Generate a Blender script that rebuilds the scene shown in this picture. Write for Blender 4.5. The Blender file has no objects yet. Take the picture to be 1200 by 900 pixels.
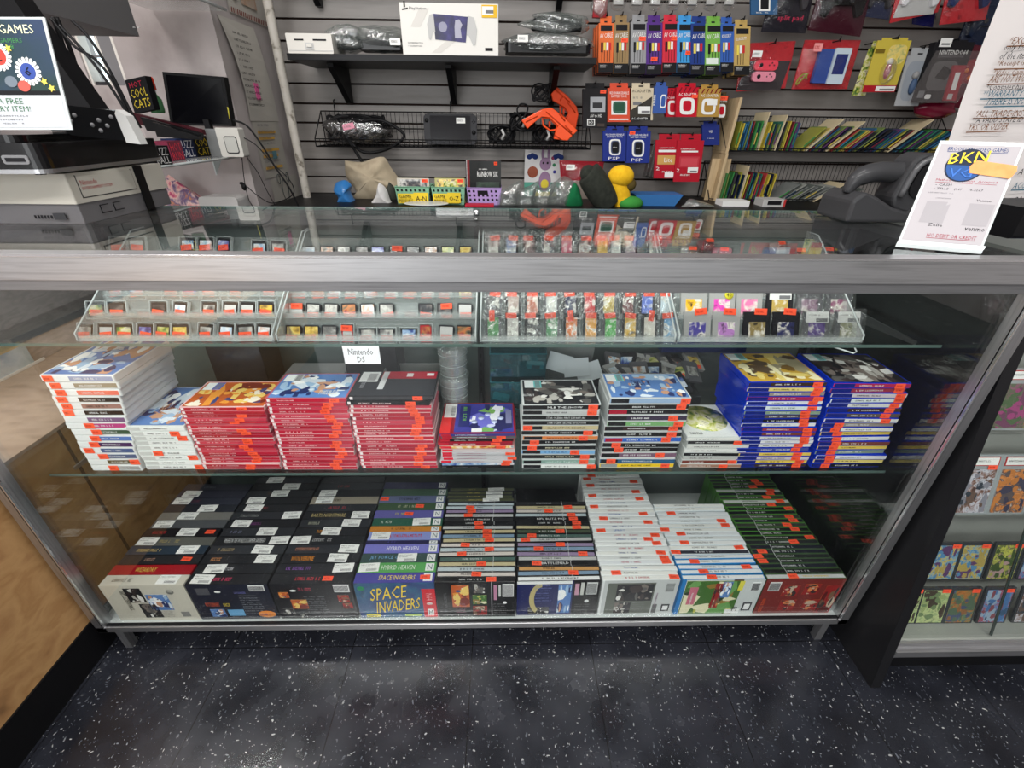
import bpy, math, random
from mathutils import Vector, Matrix
random.seed(7)
scn = bpy.context.scene
col = scn.collection
V = Vector
# ------------------------------------------------------------------ camera
CX, CY, CZ, PITCH, YAW, ROLL, FPX = 0.9932, -0.6812, 1.1625, 0.518, 0.0236, 0.0115, 530.2
FW = V((math.sin(YAW)*math.cos(PITCH), math.cos(YAW)*math.cos(PITCH), -math.sin(PITCH)))
_rt = V((math.cos(YAW), -math.sin(YAW), 0)); _up = _rt.cross(FW)
RT = _rt*math.cos(ROLL) + _up*math.sin(ROLL)
UP = -_rt*math.sin(ROLL) + _up*math.cos(ROLL)
CAM = V((CX, CY, CZ))
def at(u, v, X=None, Y=None, Z=None):
    """a point of the photograph at a known real depth, height or side"""
    d = FW + RT*((u-600)/FPX) - UP*((v-450)/FPX)
    t = (X-CX)/d.x if X is not None else (Y-CY)/d.y if Y is not None else (Z-CZ)/d.z
    return CAM + d*t
cd = bpy.data.cameras.new('camera'); cam = bpy.data.objects.new('camera', cd); col.objects.link(cam)
cd.sensor_width = 36; cd.lens = 36*FPX/1200; cd.clip_start = .01
m = Matrix((RT, UP, -FW)).transposed().to_4x4(); m.translation = CAM
cam.matrix_world = m
scn.camera = cam
scn.cycles.transparent_max_bounces = 48

# ------------------------------------------------------------------ materials
_mc = {}
def paint(rgb, rough=.5, metal=0, coat=0, name='paint', alpha=1, trans=0):
    """plain surface; rgb given as 0-255 display values"""
    k = (tuple(rgb), rough, metal, coat, alpha, trans)
    if k in _mc: return _mc[k]
    mt = bpy.data.materials.new(name); mt.use_nodes = True
    b = mt.node_tree.nodes['Principled BSDF']
    lin = [((c/255+.055)/1.055)**2.4 if c > 10 else c/255/12.92 for c in rgb]
    b.inputs['Base Color'].default_value = (*lin, 1)
    b.inputs['Roughness'].default_value = rough
    b.inputs['Metallic'].default_value = metal
    b.inputs['Coat Weight'].default_value = coat; b.inputs['Specular IOR Level'].default_value = .18 if not metal else .5
    b.inputs['Coat Roughness'].default_value = .05
    b.inputs['Alpha'].default_value = alpha
    b.inputs['Transmission Weight'].default_value = trans
    _mc[k] = mt
    return mt
def nodes(name):
    mt = bpy.data.materials.new(name); mt.use_nodes = True
    nt = mt.node_tree
    return mt, nt, nt.nodes['Principled BSDF'], nt.nodes['Material Output']
def lin(rgb): return (*[((c/255+.055)/1.055)**2.4 for c in rgb], 1)
def ramp(nt, cols, stops=None, const=False):
    r = nt.nodes.new('ShaderNodeValToRGB'); e = r.color_ramp.elements
    n = len(cols); stops = stops or [i/max(1, n-1) for i in range(n)]
    e[0].position = stops[0]; e[0].color = lin(cols[0])
    e[1].position = stops[-1]; e[1].color = lin(cols[-1])
    for i in range(1, n-1):
        x = e.new(stops[i]); x.color = lin(cols[i])
    if const: r.color_ramp.interpolation = 'CONSTANT'
    return r
def textured(name, cols, scale=8, stops=None, rough=.6, stretch=(1, 1, 1), detail=4, bump=0, metal=0, dist=0, coat=0, rnd=False, const=False):
    mt, nt, b, out = nodes(name); L = nt.links
    tc = nt.nodes.new('ShaderNodeTexCoord'); mp = nt.nodes.new('ShaderNodeMapping')
    mp.inputs['Scale'].default_value = stretch
    L.new(tc.outputs['Object'], mp.inputs['Vector'])
    no = nt.nodes.new('ShaderNodeTexNoise'); no.inputs['Scale'].default_value = scale
    no.inputs['Detail'].default_value = detail; no.inputs['Distortion'].default_value = dist
    if rnd:
        no.noise_dimensions = '4D'
        oi = nt.nodes.new('ShaderNodeObjectInfo'); mm = nt.nodes.new('ShaderNodeMath'); mm.operation = 'MULTIPLY'; mm.inputs[1].default_value = 40
        L.new(oi.outputs['Random'], mm.inputs[0]); L.new(mm.outputs[0], no.inputs['W'])
    L.new(mp.outputs[0], no.inputs['Vector'])
    r = ramp(nt, cols, stops or [.3+.4*i/(len(cols)-1) for i in range(len(cols))], const)
    L.new(no.outputs['Fac'], r.inputs[0]); L.new(r.outputs[0], b.inputs['Base Color'])
    b.inputs['Roughness'].default_value = rough; b.inputs['Metallic'].default_value = metal
    b.inputs['Coat Weight'].default_value = coat; b.inputs['Coat Roughness'].default_value = .06
    if bump:
        bp = nt.nodes.new('ShaderNodeBump'); bp.inputs['Strength'].default_value = bump; bp.inputs['Distance'].default_value = .002
        L.new(no.outputs['Fac'], bp.inputs['Height']); L.new(bp.outputs[0], b.inputs['Normal'])
    return mt
def pane(name, tint=(1, 1, 1), ior=1.5, rough=0, gain=1.0, bump=0, scale=30, opaque=0, body=(200, 210, 205), fmin=0):
    """thin clear sheet: see-through plus fresnel reflection"""
    mt, nt, b, out = nodes(name); L = nt.links; nt.nodes.remove(b)
    tr = nt.nodes.new('ShaderNodeBsdfTransparent'); tr.inputs[0].default_value = (*tint, 1)
    gl = nt.nodes.new('ShaderNodeBsdfGlossy'); gl.inputs['Roughness'].default_value = rough
    gl.inputs['Color'].default_value = (gain, gain, gain, 1)
    fr = nt.nodes.new('ShaderNodeFresnel'); fr.inputs['IOR'].default_value = ior
    ge = nt.nodes.new('ShaderNodeNewGeometry'); mr = nt.nodes.new('ShaderNodeMapRange'); mr.inputs['To Min'].default_value = ior; mr.inputs['To Max'].default_value = 1/ior
    L.new(ge.outputs['Backfacing'], mr.inputs['Value']); L.new(mr.outputs[0], fr.inputs['IOR'])
    mx = nt.nodes.new('ShaderNodeMixShader'); fac = fr.outputs[0]
    if fmin:
        ad = nt.nodes.new('ShaderNodeMath'); ad.operation = 'ADD'; ad.use_clamp = True; ad.inputs[1].default_value = fmin
        L.new(fac, ad.inputs[0]); fac = ad.outputs[0]
    L.new(fac, mx.inputs[0]); L.new(tr.outputs[0], mx.inputs[1]); L.new(gl.outputs[0], mx.inputs[2])
    last = mx
    if bump:
        no = nt.nodes.new('ShaderNodeTexNoise'); no.inputs['Scale'].default_value = scale; no.inputs['Detail'].default_value = 3
        no.inputs['Distortion'].default_value = 1.5
        tc = nt.nodes.new('ShaderNodeTexCoord'); L.new(tc.outputs['Object'], no.inputs['Vector'])
        bp = nt.nodes.new('ShaderNodeBump'); bp.inputs['Strength'].default_value = bump; bp.inputs['Distance'].default_value = .01
        L.new(no.outputs['Fac'], bp.inputs['Height']); L.new(bp.outputs[0], gl.inputs['Normal']); L.new(bp.outputs[0], fr.inputs['Normal'])
    if opaque:
        df = nt.nodes.new('ShaderNodeBsdfDiffuse'); df.inputs[0].default_value = lin(body)
        m2 = nt.nodes.new('ShaderNodeMixShader'); m2.inputs[0].default_value = opaque
        L.new(mx.outputs[0], m2.inputs[1]); L.new(df.outputs[0], m2.inputs[2]); last = m2
    L.new(last.outputs[0], out.inputs['Surface'])
    return mt
GLASS = pane('clear_glass', (.965, .98, .972))
EDGE = paint((84, 104, 99), .15, coat=.5, name='glass_edge')
ACRYL = pane('acrylic', (.95, .955, .955), ior=1.49, fmin=.04, opaque=.16, body=(225, 232, 230))
ACEDGE = paint((196, 203, 203), .1, name='acrylic_edge', coat=.5)
SIDEG = pane('side_glass', (.95, .97, .96), fmin=.03)
CLEARF = pane('clear_film', (.97, .97, .97), ior=1.45, rough=.08, bump=.6, scale=26, fmin=.01, gain=.7)
WRAP = pane('plastic_wrap', (.93, .93, .93), ior=1.5, rough=.12, bump=.9, scale=28, opaque=.04, fmin=.06)
WRAPX = pane('crinkled_bag', (.8, .8, .8), ior=1.6, rough=.1, bump=1, scale=22, opaque=.12, fmin=.1)
BLIST = pane('blister', (.95, .95, .95), ior=1.5, rough=.06, bump=.25, scale=10, fmin=.04)
SLEEVE = pane('clear_case', (.9, .91, .91), ior=1.45, rough=.05, opaque=.15, fmin=.04, body=(215, 218, 216))
ALU = textured('brushed_aluminium', [(168, 168, 170), (196, 196, 198), (182, 182, 184)], 6, rough=.34, stretch=(1, 30, 30), metal=.9, detail=5)
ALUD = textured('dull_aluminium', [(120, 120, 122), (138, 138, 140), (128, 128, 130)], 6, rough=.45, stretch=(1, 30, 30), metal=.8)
ALUV = textured('brushed_aluminium_upright', [(160, 160, 162), (190, 190, 192), (176, 176, 178)], 6, rough=.34, stretch=(30, 30, 1), metal=.9, detail=5)
BLACK = paint((16, 16, 18), .45, name='black')
BLACKP = paint((12, 12, 14), .25, name='black_gloss', coat=.3)
DGREY = paint((52, 52, 55), .5); GREY = paint((120, 120, 122), .5); LGREY = paint((190, 190, 188), .5)
WHITE = paint((235, 235, 232), .55); OFFW = paint((215, 212, 205), .6)
ORANGE = paint((255, 92, 60), .5, name='neon_orange_sticker')
STXT = paint((190, 40, 25), .6)
INK = paint((25, 25, 28), .6); INKG = paint((120, 120, 122), .6)

# ------------------------------------------------------------------ mesh builder
READ = set('''Nintendo|DS|SPACE|INVADERS|SPACE INVADERS|HYBRID HEAVEN|JET FORCE GEMINI|WOLVERINE|WHERE IN THE WORLD|IS CARMEN SANDIEGO|WHERE IN THE WORLD IS CARMEN SANDIEGO|WIZARDRY|BARTS NIGHTMARE
MLB THE SHOW|STAR OCEAN: FIRST DEPARTURE|STAR OCEAN: SECOND EVOLUTION|GLADIATOR BEGINS|untold legends|SPRAY|NFL BLITZ PRO|BATTLEFIELD|N|Fl|N64|M|40
PlayStation|AV CABLE|Rechargeable|RECHARGEABLE|BATTERY PACK|AC ADAPTER|PSP|Lite|2|HD|AV to HD|RAINBOW SIX|GAME|MANUALS|A-N|O-Z|Game|NINTENDO64|EXPANSION PAK|split pad
ENTERTAINMENT SYSTEM|YGAMES|GAMERS|26-28|6|A FREE|MYSTERY ITEM!|COOL|CATS|FUZZ|BALL|HOT|RUN
BROOKLYN VIDEO GAMES|BKN|VG|Method of Payments Accepted|- CASH|- ZELLE    (347) 314-3267|Zelle|venmo|Venmo|NO DEBIT OR CREDIT
*EXCHANGES|only for the same|of the item|*Receipt is REQUIRED|*Video Games CANNOT|ARE NOT WORKING|*Consoles have 30 DAYS|**WARRANTY DOES NOT|THERE IS NO RETURN|*ALL TRADE-INS are FINAL|**A VALID STATE ID IS REQUIRED|YRS. OR OLDER.
ACCEPTED|ACCOUNTS ACCEPTED|CASH|ZELLE|VENMO|PRE-OWNED|PSA'''.replace(chr(10), '|').split('|'))
_tc = {}
def glyphs(s):
    if s in _tc: return _tc[s]
    cu = bpy.data.curves.new('t', 'FONT'); cu.body = s; cu.size = 1; cu.resolution_u = 1
    o = bpy.data.objects.new('t', cu); col.objects.link(o); bpy.context.view_layer.update()
    me = o.to_mesh()
    vs = [(v.co.x, v.co.y) for v in me.vertices]; fs = [tuple(p.vertices) for p in me.polygons]
    o.to_mesh_clear(); bpy.data.objects.remove(o); bpy.data.curves.remove(cu)
    if not vs: vs = [(0, 0)]
    x0 = min(v[0] for v in vs); x1 = max(v[0] for v in vs); y0 = min(v[1] for v in vs); y1 = max(v[1] for v in vs)
    _tc[s] = (vs, fs, x0, x1, y0, y1)
    return _tc[s]
class MB:
    def __init__(self): self.v = []; self.f = []; self.mi = []; self.ms = []; self.sm = []
    def _m(self, mt):
        if mt not in self.ms: self.ms.append(mt)
        return self.ms.index(mt)
    def add(self, vs, fs, mt, smooth=False):
        n = len(self.v); k = self._m(mt)
        self.v += [tuple(x) for x in vs]
        for f in fs: self.f.append(tuple(i+n for i in f)); self.mi.append(k); self.sm.append(smooth)
        return self
    def box(self, x0, x1, y0, y1, z0, z1, mt, M=None):
        vs = [V((x, y, z)) for x in (x0, x1) for y in (y0, y1) for z in (z0, z1)]
        if M: vs = [M @ v for v in vs]
        return self.add(vs, [(0, 1, 3, 2), (4, 6, 7, 5), (0, 4, 5, 1), (2, 3, 7, 6), (0, 2, 6, 4), (1, 5, 7, 3)], mt)
    def rbox(self, x0, x1, y0, y1, z0, z1, mt, r=.003, M=None, ax='z', n=3, smooth=False):
        """box with its four edges along an axis rounded"""
        if ax == 'z': a0, a1, b0, b1, c0, c1 = x0, x1, y0, y1, z0, z1
        elif ax == 'y': a0, a1, b0, b1, c0, c1 = z0, z1, x0, x1, y0, y1
        else: a0, a1, b0, b1, c0, c1 = y0, y1, z0, z1, x0, x1
        r = min(r, (a1-a0)/2.01, (b1-b0)/2.01)
        p = []
        for cx, cy, s in ((a1-r, b1-r, 0), (a0+r, b1-r, 1), (a0+r, b0+r, 2), (a1-r, b0+r, 3)):
            for i in range(n+1):
                t = (s+i/n)*math.pi/2; p.append((cx+r*math.cos(t), cy+r*math.sin(t)))
        def mk(a, b, c):
            q = V((a, b, c)) if ax == 'z' else V((b, c, a)) if ax == 'y' else V((c, a, b))
            return M @ q if M else q
        k = len(p)
        vs = [mk(a, b, c0) for a, b in p]+[mk(a, b, c1) for a, b in p]
        fs = [(i, (i+1) % k, k+(i+1) % k, k+i) for i in range(k)]+[tuple(range(k-1, -1, -1)), tuple(range(k, 2*k))]
        return self.add(vs, fs, mt, smooth)
    def quad(self, a, b, c, d, mt): return self.add([a, b, c, d], [(0, 1, 2, 3)], mt)
    def tube(self, pts, r, mt, n=6, closed=False, taper=None):
        pts = [V(p) for p in pts]; N = len(pts); vs = []
        prev = None
        for i, p in enumerate(pts):
            a = pts[i-1] if (i or closed) else pts[0]; b = pts[(i+1) % N] if (i < N-1 or closed) else pts[-1]
            t = (b-a); t = t.normalized() if t.length > 1e-9 else V((0, 0, 1))
            if prev is None:
                prev = t.orthogonal().normalized()
            u = (prev - t*prev.dot(t)); u = u.normalized() if u.length > 1e-6 else t.orthogonal().normalized()
            prev = u; w = t.cross(u); rr = r if taper is None else r*taper[i]
            for j in range(n):
                th = 2*math.pi*j/n; vs.append(p+u*math.cos(th)*rr+w*math.sin(th)*rr)
        fs = []
        for i in range(N if closed else N-1):
            for j in range(n):
                fs.append((i*n+j, i*n+(j+1) % n, ((i+1) % N)*n+(j+1) % n, ((i+1) % N)*n+j))
        if not closed: fs += [tuple(range(n-1, -1, -1)), tuple((N-1)*n+j for j in range(n))]
        return self.add(vs, fs, mt, True)
    def lathe(self, prof, mt, n=20, o=(0, 0, 0), M=None, smooth=True):
        vs = []; o = V(o)
        for r, z in prof:
            for j in range(n):
                t = 2*math.pi*j/n; p = V((r*math.cos(t), r*math.sin(t), z))
                vs.append((M @ p if M else p)+o)
        k = len(prof)
        fs = [(i*n+j, i*n+(j+1) % n, (i+1)*n+(j+1) % n, (i+1)*n+j) for i in range(k-1) for j in range(n)]
        fs += [tuple(range(n-1, -1, -1)), tuple((k-1)*n+j for j in range(n))]
        return self.add(vs, fs, mt, smooth)
    def prism(self, poly, o, ux, uy, d, mt, smooth=False):
        """polygon (a,b) in the plane o+a*ux+b*uy, extruded by vector d"""
        o, ux, uy, d = V(o), V(ux), V(uy), V(d); k = len(poly)
        a = [o+ux*p[0]+uy*p[1] for p in poly]; vs = a+[p+d for p in a]
        fs = [(i, (i+1) % k, k+(i+1) % k, k+i) for i in range(k)]+[tuple(range(k-1, -1, -1)), tuple(range(k, 2*k))]
        return self.add(vs, fs, mt, smooth)
    def ball(self, c, r, mt, n=14, k=9, M=None):
        rx, ry, rz = r if hasattr(r, '__len__') else (r, r, r); c = V(c); vs = []
        for i in range(k+1):
            ph = math.pi*i/k
            for j in range(n):
                t = 2*math.pi*j/n; p = V((rx*math.sin(ph)*math.cos(t), ry*math.sin(ph)*math.sin(t), -rz*math.cos(ph)))
                vs.append((M @ p if M else p)+c)
        fs = [(i*n+j, i*n+(j+1) % n, (i+1)*n+(j+1) % n, (i+1)*n+j) for i in range(k) for j in range(n)]
        return self.add(vs, fs, mt, True)
    def text(self, s, o, ux, uy, w, h, mt, keep=False, align='c', shear=0):
        """text fitted into a w x h box whose lower left corner is o; lettering too small to read in the photo becomes letter-like marks"""
        if s not in READ:
            r = random.Random(s); o, ux, uy = V(o), V(ux), V(uy); n = max(3, min(16, int(len(s)*1.3))); w *= .8; o = o+uy*h*.16; h *= .68; cw = w/n
            for i in range(n):
                if i and r.random() < .12: continue
                x = i*cw; a = cw*.72; t_ = cw*.24; g = h*.2
                for (p0, p1, q0, q1) in [[(0, t_, 0, h), (0, a, 0, g)], [(0, t_, 0, h), (a-t_, a, 0, h), (0, a, h-g, h)], [(a/2-t_/2, a/2+t_/2, 0, h), (0, a, h-g, h)], [(0, t_, 0, h), (a-t_, a, 0, h), (0, a, h*.4, h*.4+g)], [(0, a, 0, g), (0, a, h-g, h), (0, t_, 0, h)]][r.randrange(5)]:
                    self.quad(*[o+ux*(x+e+shear*f)+uy*f for e, f in ((p0, q0), (p1, q0), (p1, q1), (p0, q1))], mt)
            return self
        vs, fs, x0, x1, y0, y1 = glyphs(s); o, ux, uy = V(o), V(ux), V(uy)
        W = max(1e-6, x1-x0); H = max(1e-6, y1-y0)
        sx, sy = w/W, h/H; dx = dy = 0
        if keep:
            k = min(sx, sy); dx = (w-W*k)/2 if align == 'c' else 0; dy = (h-H*k)/2; sx = sy = k
        return self.add([o+ux*((x-x0)*sx+dx+shear*(y-y0)*sy)+uy*((y-y0)*sy+dy) for x, y in vs], fs, mt)
    def blob(self, w, d, h, mt, seed=0, n=18, k=10, o=(0, 0, 0), amp=.18, flat=.0, e=2.6):
        """crumpled bag-like lump"""
        rnd = random.Random(seed); ph = [(rnd.uniform(1, 4), rnd.uniform(1, 4), rnd.uniform(0, 6), rnd.uniform(0, 6)) for _ in range(5)]
        vs = []; o = V(o)
        for i in range(k+1):
            a = math.pi*i/k-math.pi/2
            for j in range(n):
                t = 2*math.pi*j/n
                c, s = math.cos(t), math.sin(t)
                sq = (abs(c)**e+abs(s)**e)**(-1/e)
                q = 1+amp*sum(math.sin(p[0]*t*1.0+p[2]+p[1]*a*2) for p in ph)/3
                ca = abs(math.cos(a))**.6
                vs.append(o+V((w/2*c*sq*ca*q, d/2*s*sq*ca*q, h/2*(math.sin(a)*1.0)*(1+amp*.5*math.sin(3*t+ph[0][2])))))
        fs = [(i*n+j, i*n+(j+1) % n, (i+1)*n+(j+1) % n, (i+1)*n+j) for i in range(k) for j in range(n)]
        return self.add(vs, fs, mt, True)
    def mesh(self, name):
        me = bpy.data.meshes.new(name); me.from_pydata(self.v, [], self.f)
        for mt in self.ms: me.materials.append(mt)
        me.polygons.foreach_set('material_index', self.mi); me.polygons.foreach_set('use_smooth', self.sm)
        me.update(); return me
    def build(self, name, parent=None, loc=None, bevel=0):
        o = bpy.data.objects.new(name, self.mesh(name)); col.objects.link(o)
        if parent: o.parent = parent
        if loc is not None: o.location = loc
        if bevel:
            b = o.modifiers.new('bevel', 'BEVEL'); b.width = bevel; b.segments = 2; b.limit_method = 'ANGLE'
        return o
def tag(o, label, cat, group=None, kind=None):
    if label: o['label'] = label
    if cat: o['category'] = cat
    if group: o['group'] = group
    if kind: o['kind'] = kind
    return o
def thing(name, label, cat, loc=(0, 0, 0), rot=(0, 0, 0), group=None):
    o = bpy.data.objects.new(name, None); col.objects.link(o); o.location = loc; o.rotation_euler = rot; o.empty_display_size = .02
    return tag(o, label, cat, group)
def struct(name, mb, **k):
    o = mb.build(name, **k); o['kind'] = 'structure'; return o
ORD = ['', 'first', 'second', 'third', 'fourth', 'fifth', 'sixth', 'seventh', 'eighth', 'ninth', 'tenth', 'eleventh', 'twelfth', 'thirteenth', 'fourteenth', 'fifteenth', 'sixteenth', 'seventeenth', 'eighteenth', 'nineteenth', 'twentieth']
def nth(i):
    if i <= 20: return ORD[i]
    return {2: 'twenty', 3: 'thirty', 4: 'forty', 5: 'fifty', 6: 'sixty', 7: 'seventy'}[i//10]+'-'+ORD[i % 10] if i % 10 else {3: 'thirtieth', 4: 'fortieth', 5: 'fiftieth', 6: 'sixtieth', 7: 'seventieth'}[i//10]
R = math.radians
X1, Y1, Z1 = V((1, 0, 0)), V((0, 1, 0)), V((0, 0, 1))

def smooth(pts, n=6):
    pts = [V(p) for p in pts]; out_ = []
    for i in range(len(pts)-1):
        p0, p1, p2, p3 = pts[max(0, i-1)], pts[i], pts[i+1], pts[min(len(pts)-1, i+2)]
        for j in range(n):
            t = j/n; out_.append(.5*((2*p1)+(p2-p0)*t+(2*p0-5*p1+4*p2-p3)*t*t+(3*p1-p0-3*p2+p3)*t**3))
    out_.append(pts[-1]); return out_
# ================================================================== ROOM
XL, XR, YF, YB, ZC = -2.2, 4.4, -3.4, 1.76, 2.85
def vct():
    mt, nt, b, out = nodes('black_speckled_tile'); L = nt.links
    tc = nt.nodes.new('ShaderNodeTexCoord')
    def flecks(scale, stretch, rot, thr, seed):
        mp = nt.nodes.new('ShaderNodeMapping'); mp.inputs['Scale'].default_value = stretch; mp.inputs['Rotation'].default_value = (0, 0, rot); mp.inputs['Location'].default_value = (seed, seed*2, 0)
        nz = nt.nodes.new('ShaderNodeTexNoise'); nz.inputs['Scale'].default_value = 30; nz.inputs['Detail'].default_value = 2
        ad = nt.nodes.new('ShaderNodeVectorMath'); ad.operation = 'SCALE'; ad.inputs['Scale'].default_value = .02
        a2 = nt.nodes.new('ShaderNodeVectorMath'); a2.operation = 'ADD'
        L.new(tc.outputs['Object'], nz.inputs['Vector']); L.new(nz.outputs['Color'], ad.inputs[0]); L.new(ad.outputs[0], a2.inputs[0]); L.new(tc.outputs['Object'], a2.inputs[1])
        L.new(a2.outputs[0], mp.inputs['Vector'])
        vo = nt.nodes.new('ShaderNodeTexVoronoi'); vo.inputs['Scale'].default_value = scale; L.new(mp.outputs[0], vo.inputs['Vector'])
        # keep only some cells, and only near the cell centre
        sp = nt.nodes.new('ShaderNodeSeparateColor'); L.new(vo.outputs['Color'], sp.inputs[0])
        g = nt.nodes.new('ShaderNodeMath'); g.operation = 'GREATER_THAN'; g.inputs[1].default_value = thr; L.new(sp.outputs[0], g.inputs[0])
        ra = nt.nodes.new('ShaderNodeMath'); ra.operation = 'MULTIPLY'; ra.inputs[1].default_value = .34; L.new(sp.outputs[1], ra.inputs[0])
        l = nt.nodes.new('ShaderNodeMath'); l.operation = 'LESS_THAN'; L.new(vo.outputs['Distance'], l.inputs[0]); L.new(ra.outputs[0], l.inputs[1])
        mu = nt.nodes.new('ShaderNodeMath'); mu.operation = 'MULTIPLY'; L.new(g.outputs[0], mu.inputs[0]); L.new(l.outputs[0], mu.inputs[1])
        return mu.outputs[0], sp.outputs[2]
    f1, c1 = flecks(100, (1, 2.4, 1), .5, .70, 0)
    f2, c2 = flecks(120, (2.6, 1, 1), .3, .66, 3)
    f3, c3 = flecks(62, (2.6, 1, 1), -.8, .84, 7)
    mx = nt.nodes.new('ShaderNodeMath'); mx.operation = 'MAXIMUM'; L.new(f1, mx.inputs[0]); L.new(f2, mx.inputs[1])
    m3 = nt.nodes.new('ShaderNodeMath'); m3.operation = 'MAXIMUM'; L.new(mx.outputs[0], m3.inputs[0]); L.new(f3, m3.inputs[1])
    rc = ramp(nt, [(50, 52, 58), (84, 88, 95), (168, 168, 165)], [0, .65, 1]); L.new(c1, rc.inputs[0])
    nb = nt.nodes.new('ShaderNodeTexNoise'); nb.inputs['Scale'].default_value = 9; nb.inputs['Detail'].default_value = 5; L.new(tc.outputs['Object'], nb.inputs['Vector'])
    rb = ramp(nt, [(24, 25, 30), (36, 38, 45)], [.35, .7]); L.new(nb.outputs['Fac'], rb.inputs[0])
    mix = nt.nodes.new('ShaderNodeMix'); mix.data_type = 'RGBA'
    L.new(m3.outputs[0], mix.inputs['Factor']); L.new(rb.outputs[0], mix.inputs['A']); L.new(rc.outputs[0], mix.inputs['B'])
    br = nt.nodes.new('ShaderNodeTexBrick'); br.offset = 0; br.inputs['Scale'].default_value = 1
    br.inputs['Brick Width'].default_value = .305; br.inputs['Row Height'].default_value = .305; br.inputs['Mortar Size'].default_value = .0012
    L.new(tc.outputs['Object'], br.inputs['Vector'])
    m4 = nt.nodes.new('ShaderNodeMix'); m4.data_type = 'RGBA'; L.new(br.outputs['Fac'], m4.inputs['Factor']); L.new(mix.outputs['Result'], m4.inputs['A']); m4.inputs['B'].default_value = lin((12, 12, 14))
    L.new(m4.outputs['Result'], b.inputs['Base Color']); b.inputs['Roughness'].default_value = .38
    rr = ramp(nt, [(95, 95, 95), (150, 150, 150)], [.3, .7]); L.new(nb.outputs['Fac'], rr.inputs[0]); L.new(rr.outputs[0], b.inputs['Roughness'])
    return mt
struct('floor', MB().box(XL, XR, YF, YB+.2, -.05, 0, vct()))
struct('ceiling', MB().box(XL, XR, YF, YB+.2, ZC, ZC+.05, paint((205, 205, 200), .9)))
PLAS = textured('rough_plaster', [(150, 141, 139), (178, 170, 168), (190, 182, 181)], 5, rough=.8, bump=.4, detail=8)
SLATM = textured('grey_melamine', [(132, 127, 123), (146, 141, 137), (139, 134, 130)], 3, rough=.45, stretch=(1, 1, 8), detail=6)
SLATG = paint((46, 34, 30), .8)
# slat wall: boards with routed slots between
sl = MB(); s0 = 1.5478-.0762*20
sl.box(0.02, XR, YB+.012, YB+.03, 0, ZC, SLATG)
k = 0
while s0+k*.0762 < ZC-.08:
    a = s0+k*.0762
    sl.box(0.02, XR, YB, YB+.014, a+.0045, a+.0762-.0035, SLATM); k += 1
struct('wall_back', sl)
struct('wall_right', MB().box(XR, XR+.1, YF, YB+.2, 0, ZC, PLAS))
struct('wall_front', MB().box(XL, XR, YF-.1, YF, 0, ZC, paint((190, 188, 184), .9)))
# unseen windows added behind the customer for soft frontal fill light
for i_, (x_, w_) in enumerate(((-1.9, 2.2), (.7, 2.6))):
    wv = MB().box(x_, x_+w_, YF+.001, YF+.05, .55, .6, DGREY).box(x_, x_+w_, YF+.001, YF+.05, 2.35, 2.4, DGREY)
    for q_ in range(4): wv.box(x_+q_*(w_-.05)/3, x_+q_*(w_-.05)/3+.05, YF+.001, YF+.05, .55, 2.4, DGREY)
    wo_ = struct('window_%d' % (i_+2), wv)  # unseen frame, added to carry the fill lamp
    ld = bpy.data.lights.new('shop_window_daylight', 'AREA'); ld.shape = 'RECTANGLE'; ld.size = w_; ld.size_y = 1.75; ld.energy = (30, 9)[i_]*w_; ld.color = (.95, .98, 1)
    lo = bpy.data.objects.new('shop_window_daylight', ld); col.objects.link(lo); lo.location = (x_+w_/2, YF+.06, 1.475); lo.rotation_euler = (R(90), 0, 0); lo.parent = wo_
struct('wall_left', MB().box(XL-.1, XL, YF, YB+.2, 0, ZC, PLAS))
# pillar with the notices, the wall beside it with the window
struct('wall_pillar', MB().box(-.36, -.0, 1.3, YB+.1, 0, ZC, PLAS))
WY = 1.86
w0, w1 = at(92, 60, Y=WY), at(172, 60, Y=WY); wz1 = at(100, 12, Y=WY).z; wz0 = at(120, 100, Y=WY).z
wl = MB()
wl.box(XL, w0.x, WY, WY+.1, 0, ZC, PLAS).box(w1.x, -.3, WY, WY+.1, 0, ZC, PLAS).box(w0.x, w1.x, WY, WY+.1, 0, wz0, PLAS).box(w0.x, w1.x, WY, WY+.1, wz1, ZC, PLAS)
struct('wall_rear_left', wl)
mt, nt, b, out = nodes('daylight_outside')
b.inputs['Emission Color'].default_value = lin((214, 232, 240)); b.inputs['Emission Strength'].default_value = 3
wn = MB()
wn.box(w0.x, w1.x, WY+.02, WY+.06, wz0, wz0+.015, DGREY).box(w0.x, w1.x, WY+.02, WY+.06, wz1-.015, wz1, DGREY)
for a_, b_, m_ in ((0, .03, OFFW), (.27, .31, OFFW), (.31, .5, GREY), (.5, .55, OFFW), (.55, .63, BLACK), (.63, .82, GREY), (.82, .92, BLACK), (.92, 1, paint((90, 60, 60), .6))): wn.box(w0.x+(w1.x-w0.x)*a_, w0.x+(w1.x-w0.x)*b_, WY+.01, WY+.06, wz0, wz1, m_)
wn.box(w0.x+(w1.x-w0.x)*.03, w0.x+(w1.x-w0.x)*.27, WY+.03, WY+.05, wz0+(wz1-wz0)*.4, wz0+(wz1-wz0)*.43, GREY)
struct('window_1', wn)
g = MB().box(w0.x, w1.x, WY+.064, WY+.068, wz0, wz1, GLASS).build('window_pane'); g['kind'] = 'structure'
sk = MB().box(w0.x-.3, w1.x+.3, WY+.4, WY+.42, wz0-.3, wz1+.3, mt).build('sky_outside'); sk['kind'] = 'structure'
pp = MB().tube([at(313, -60, Y=1.6), at(313, 0, Y=1.6), at(363, 245, Y=1.6), at(363, 245, Y=1.6)+V((0, 0, -.8))], .018, textured('painted_pipe', [(120, 112, 100), (196, 190, 180), (205, 200, 192)], 30, [.3, .42, .7], rough=.6, bump=.3), n=14)
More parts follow.
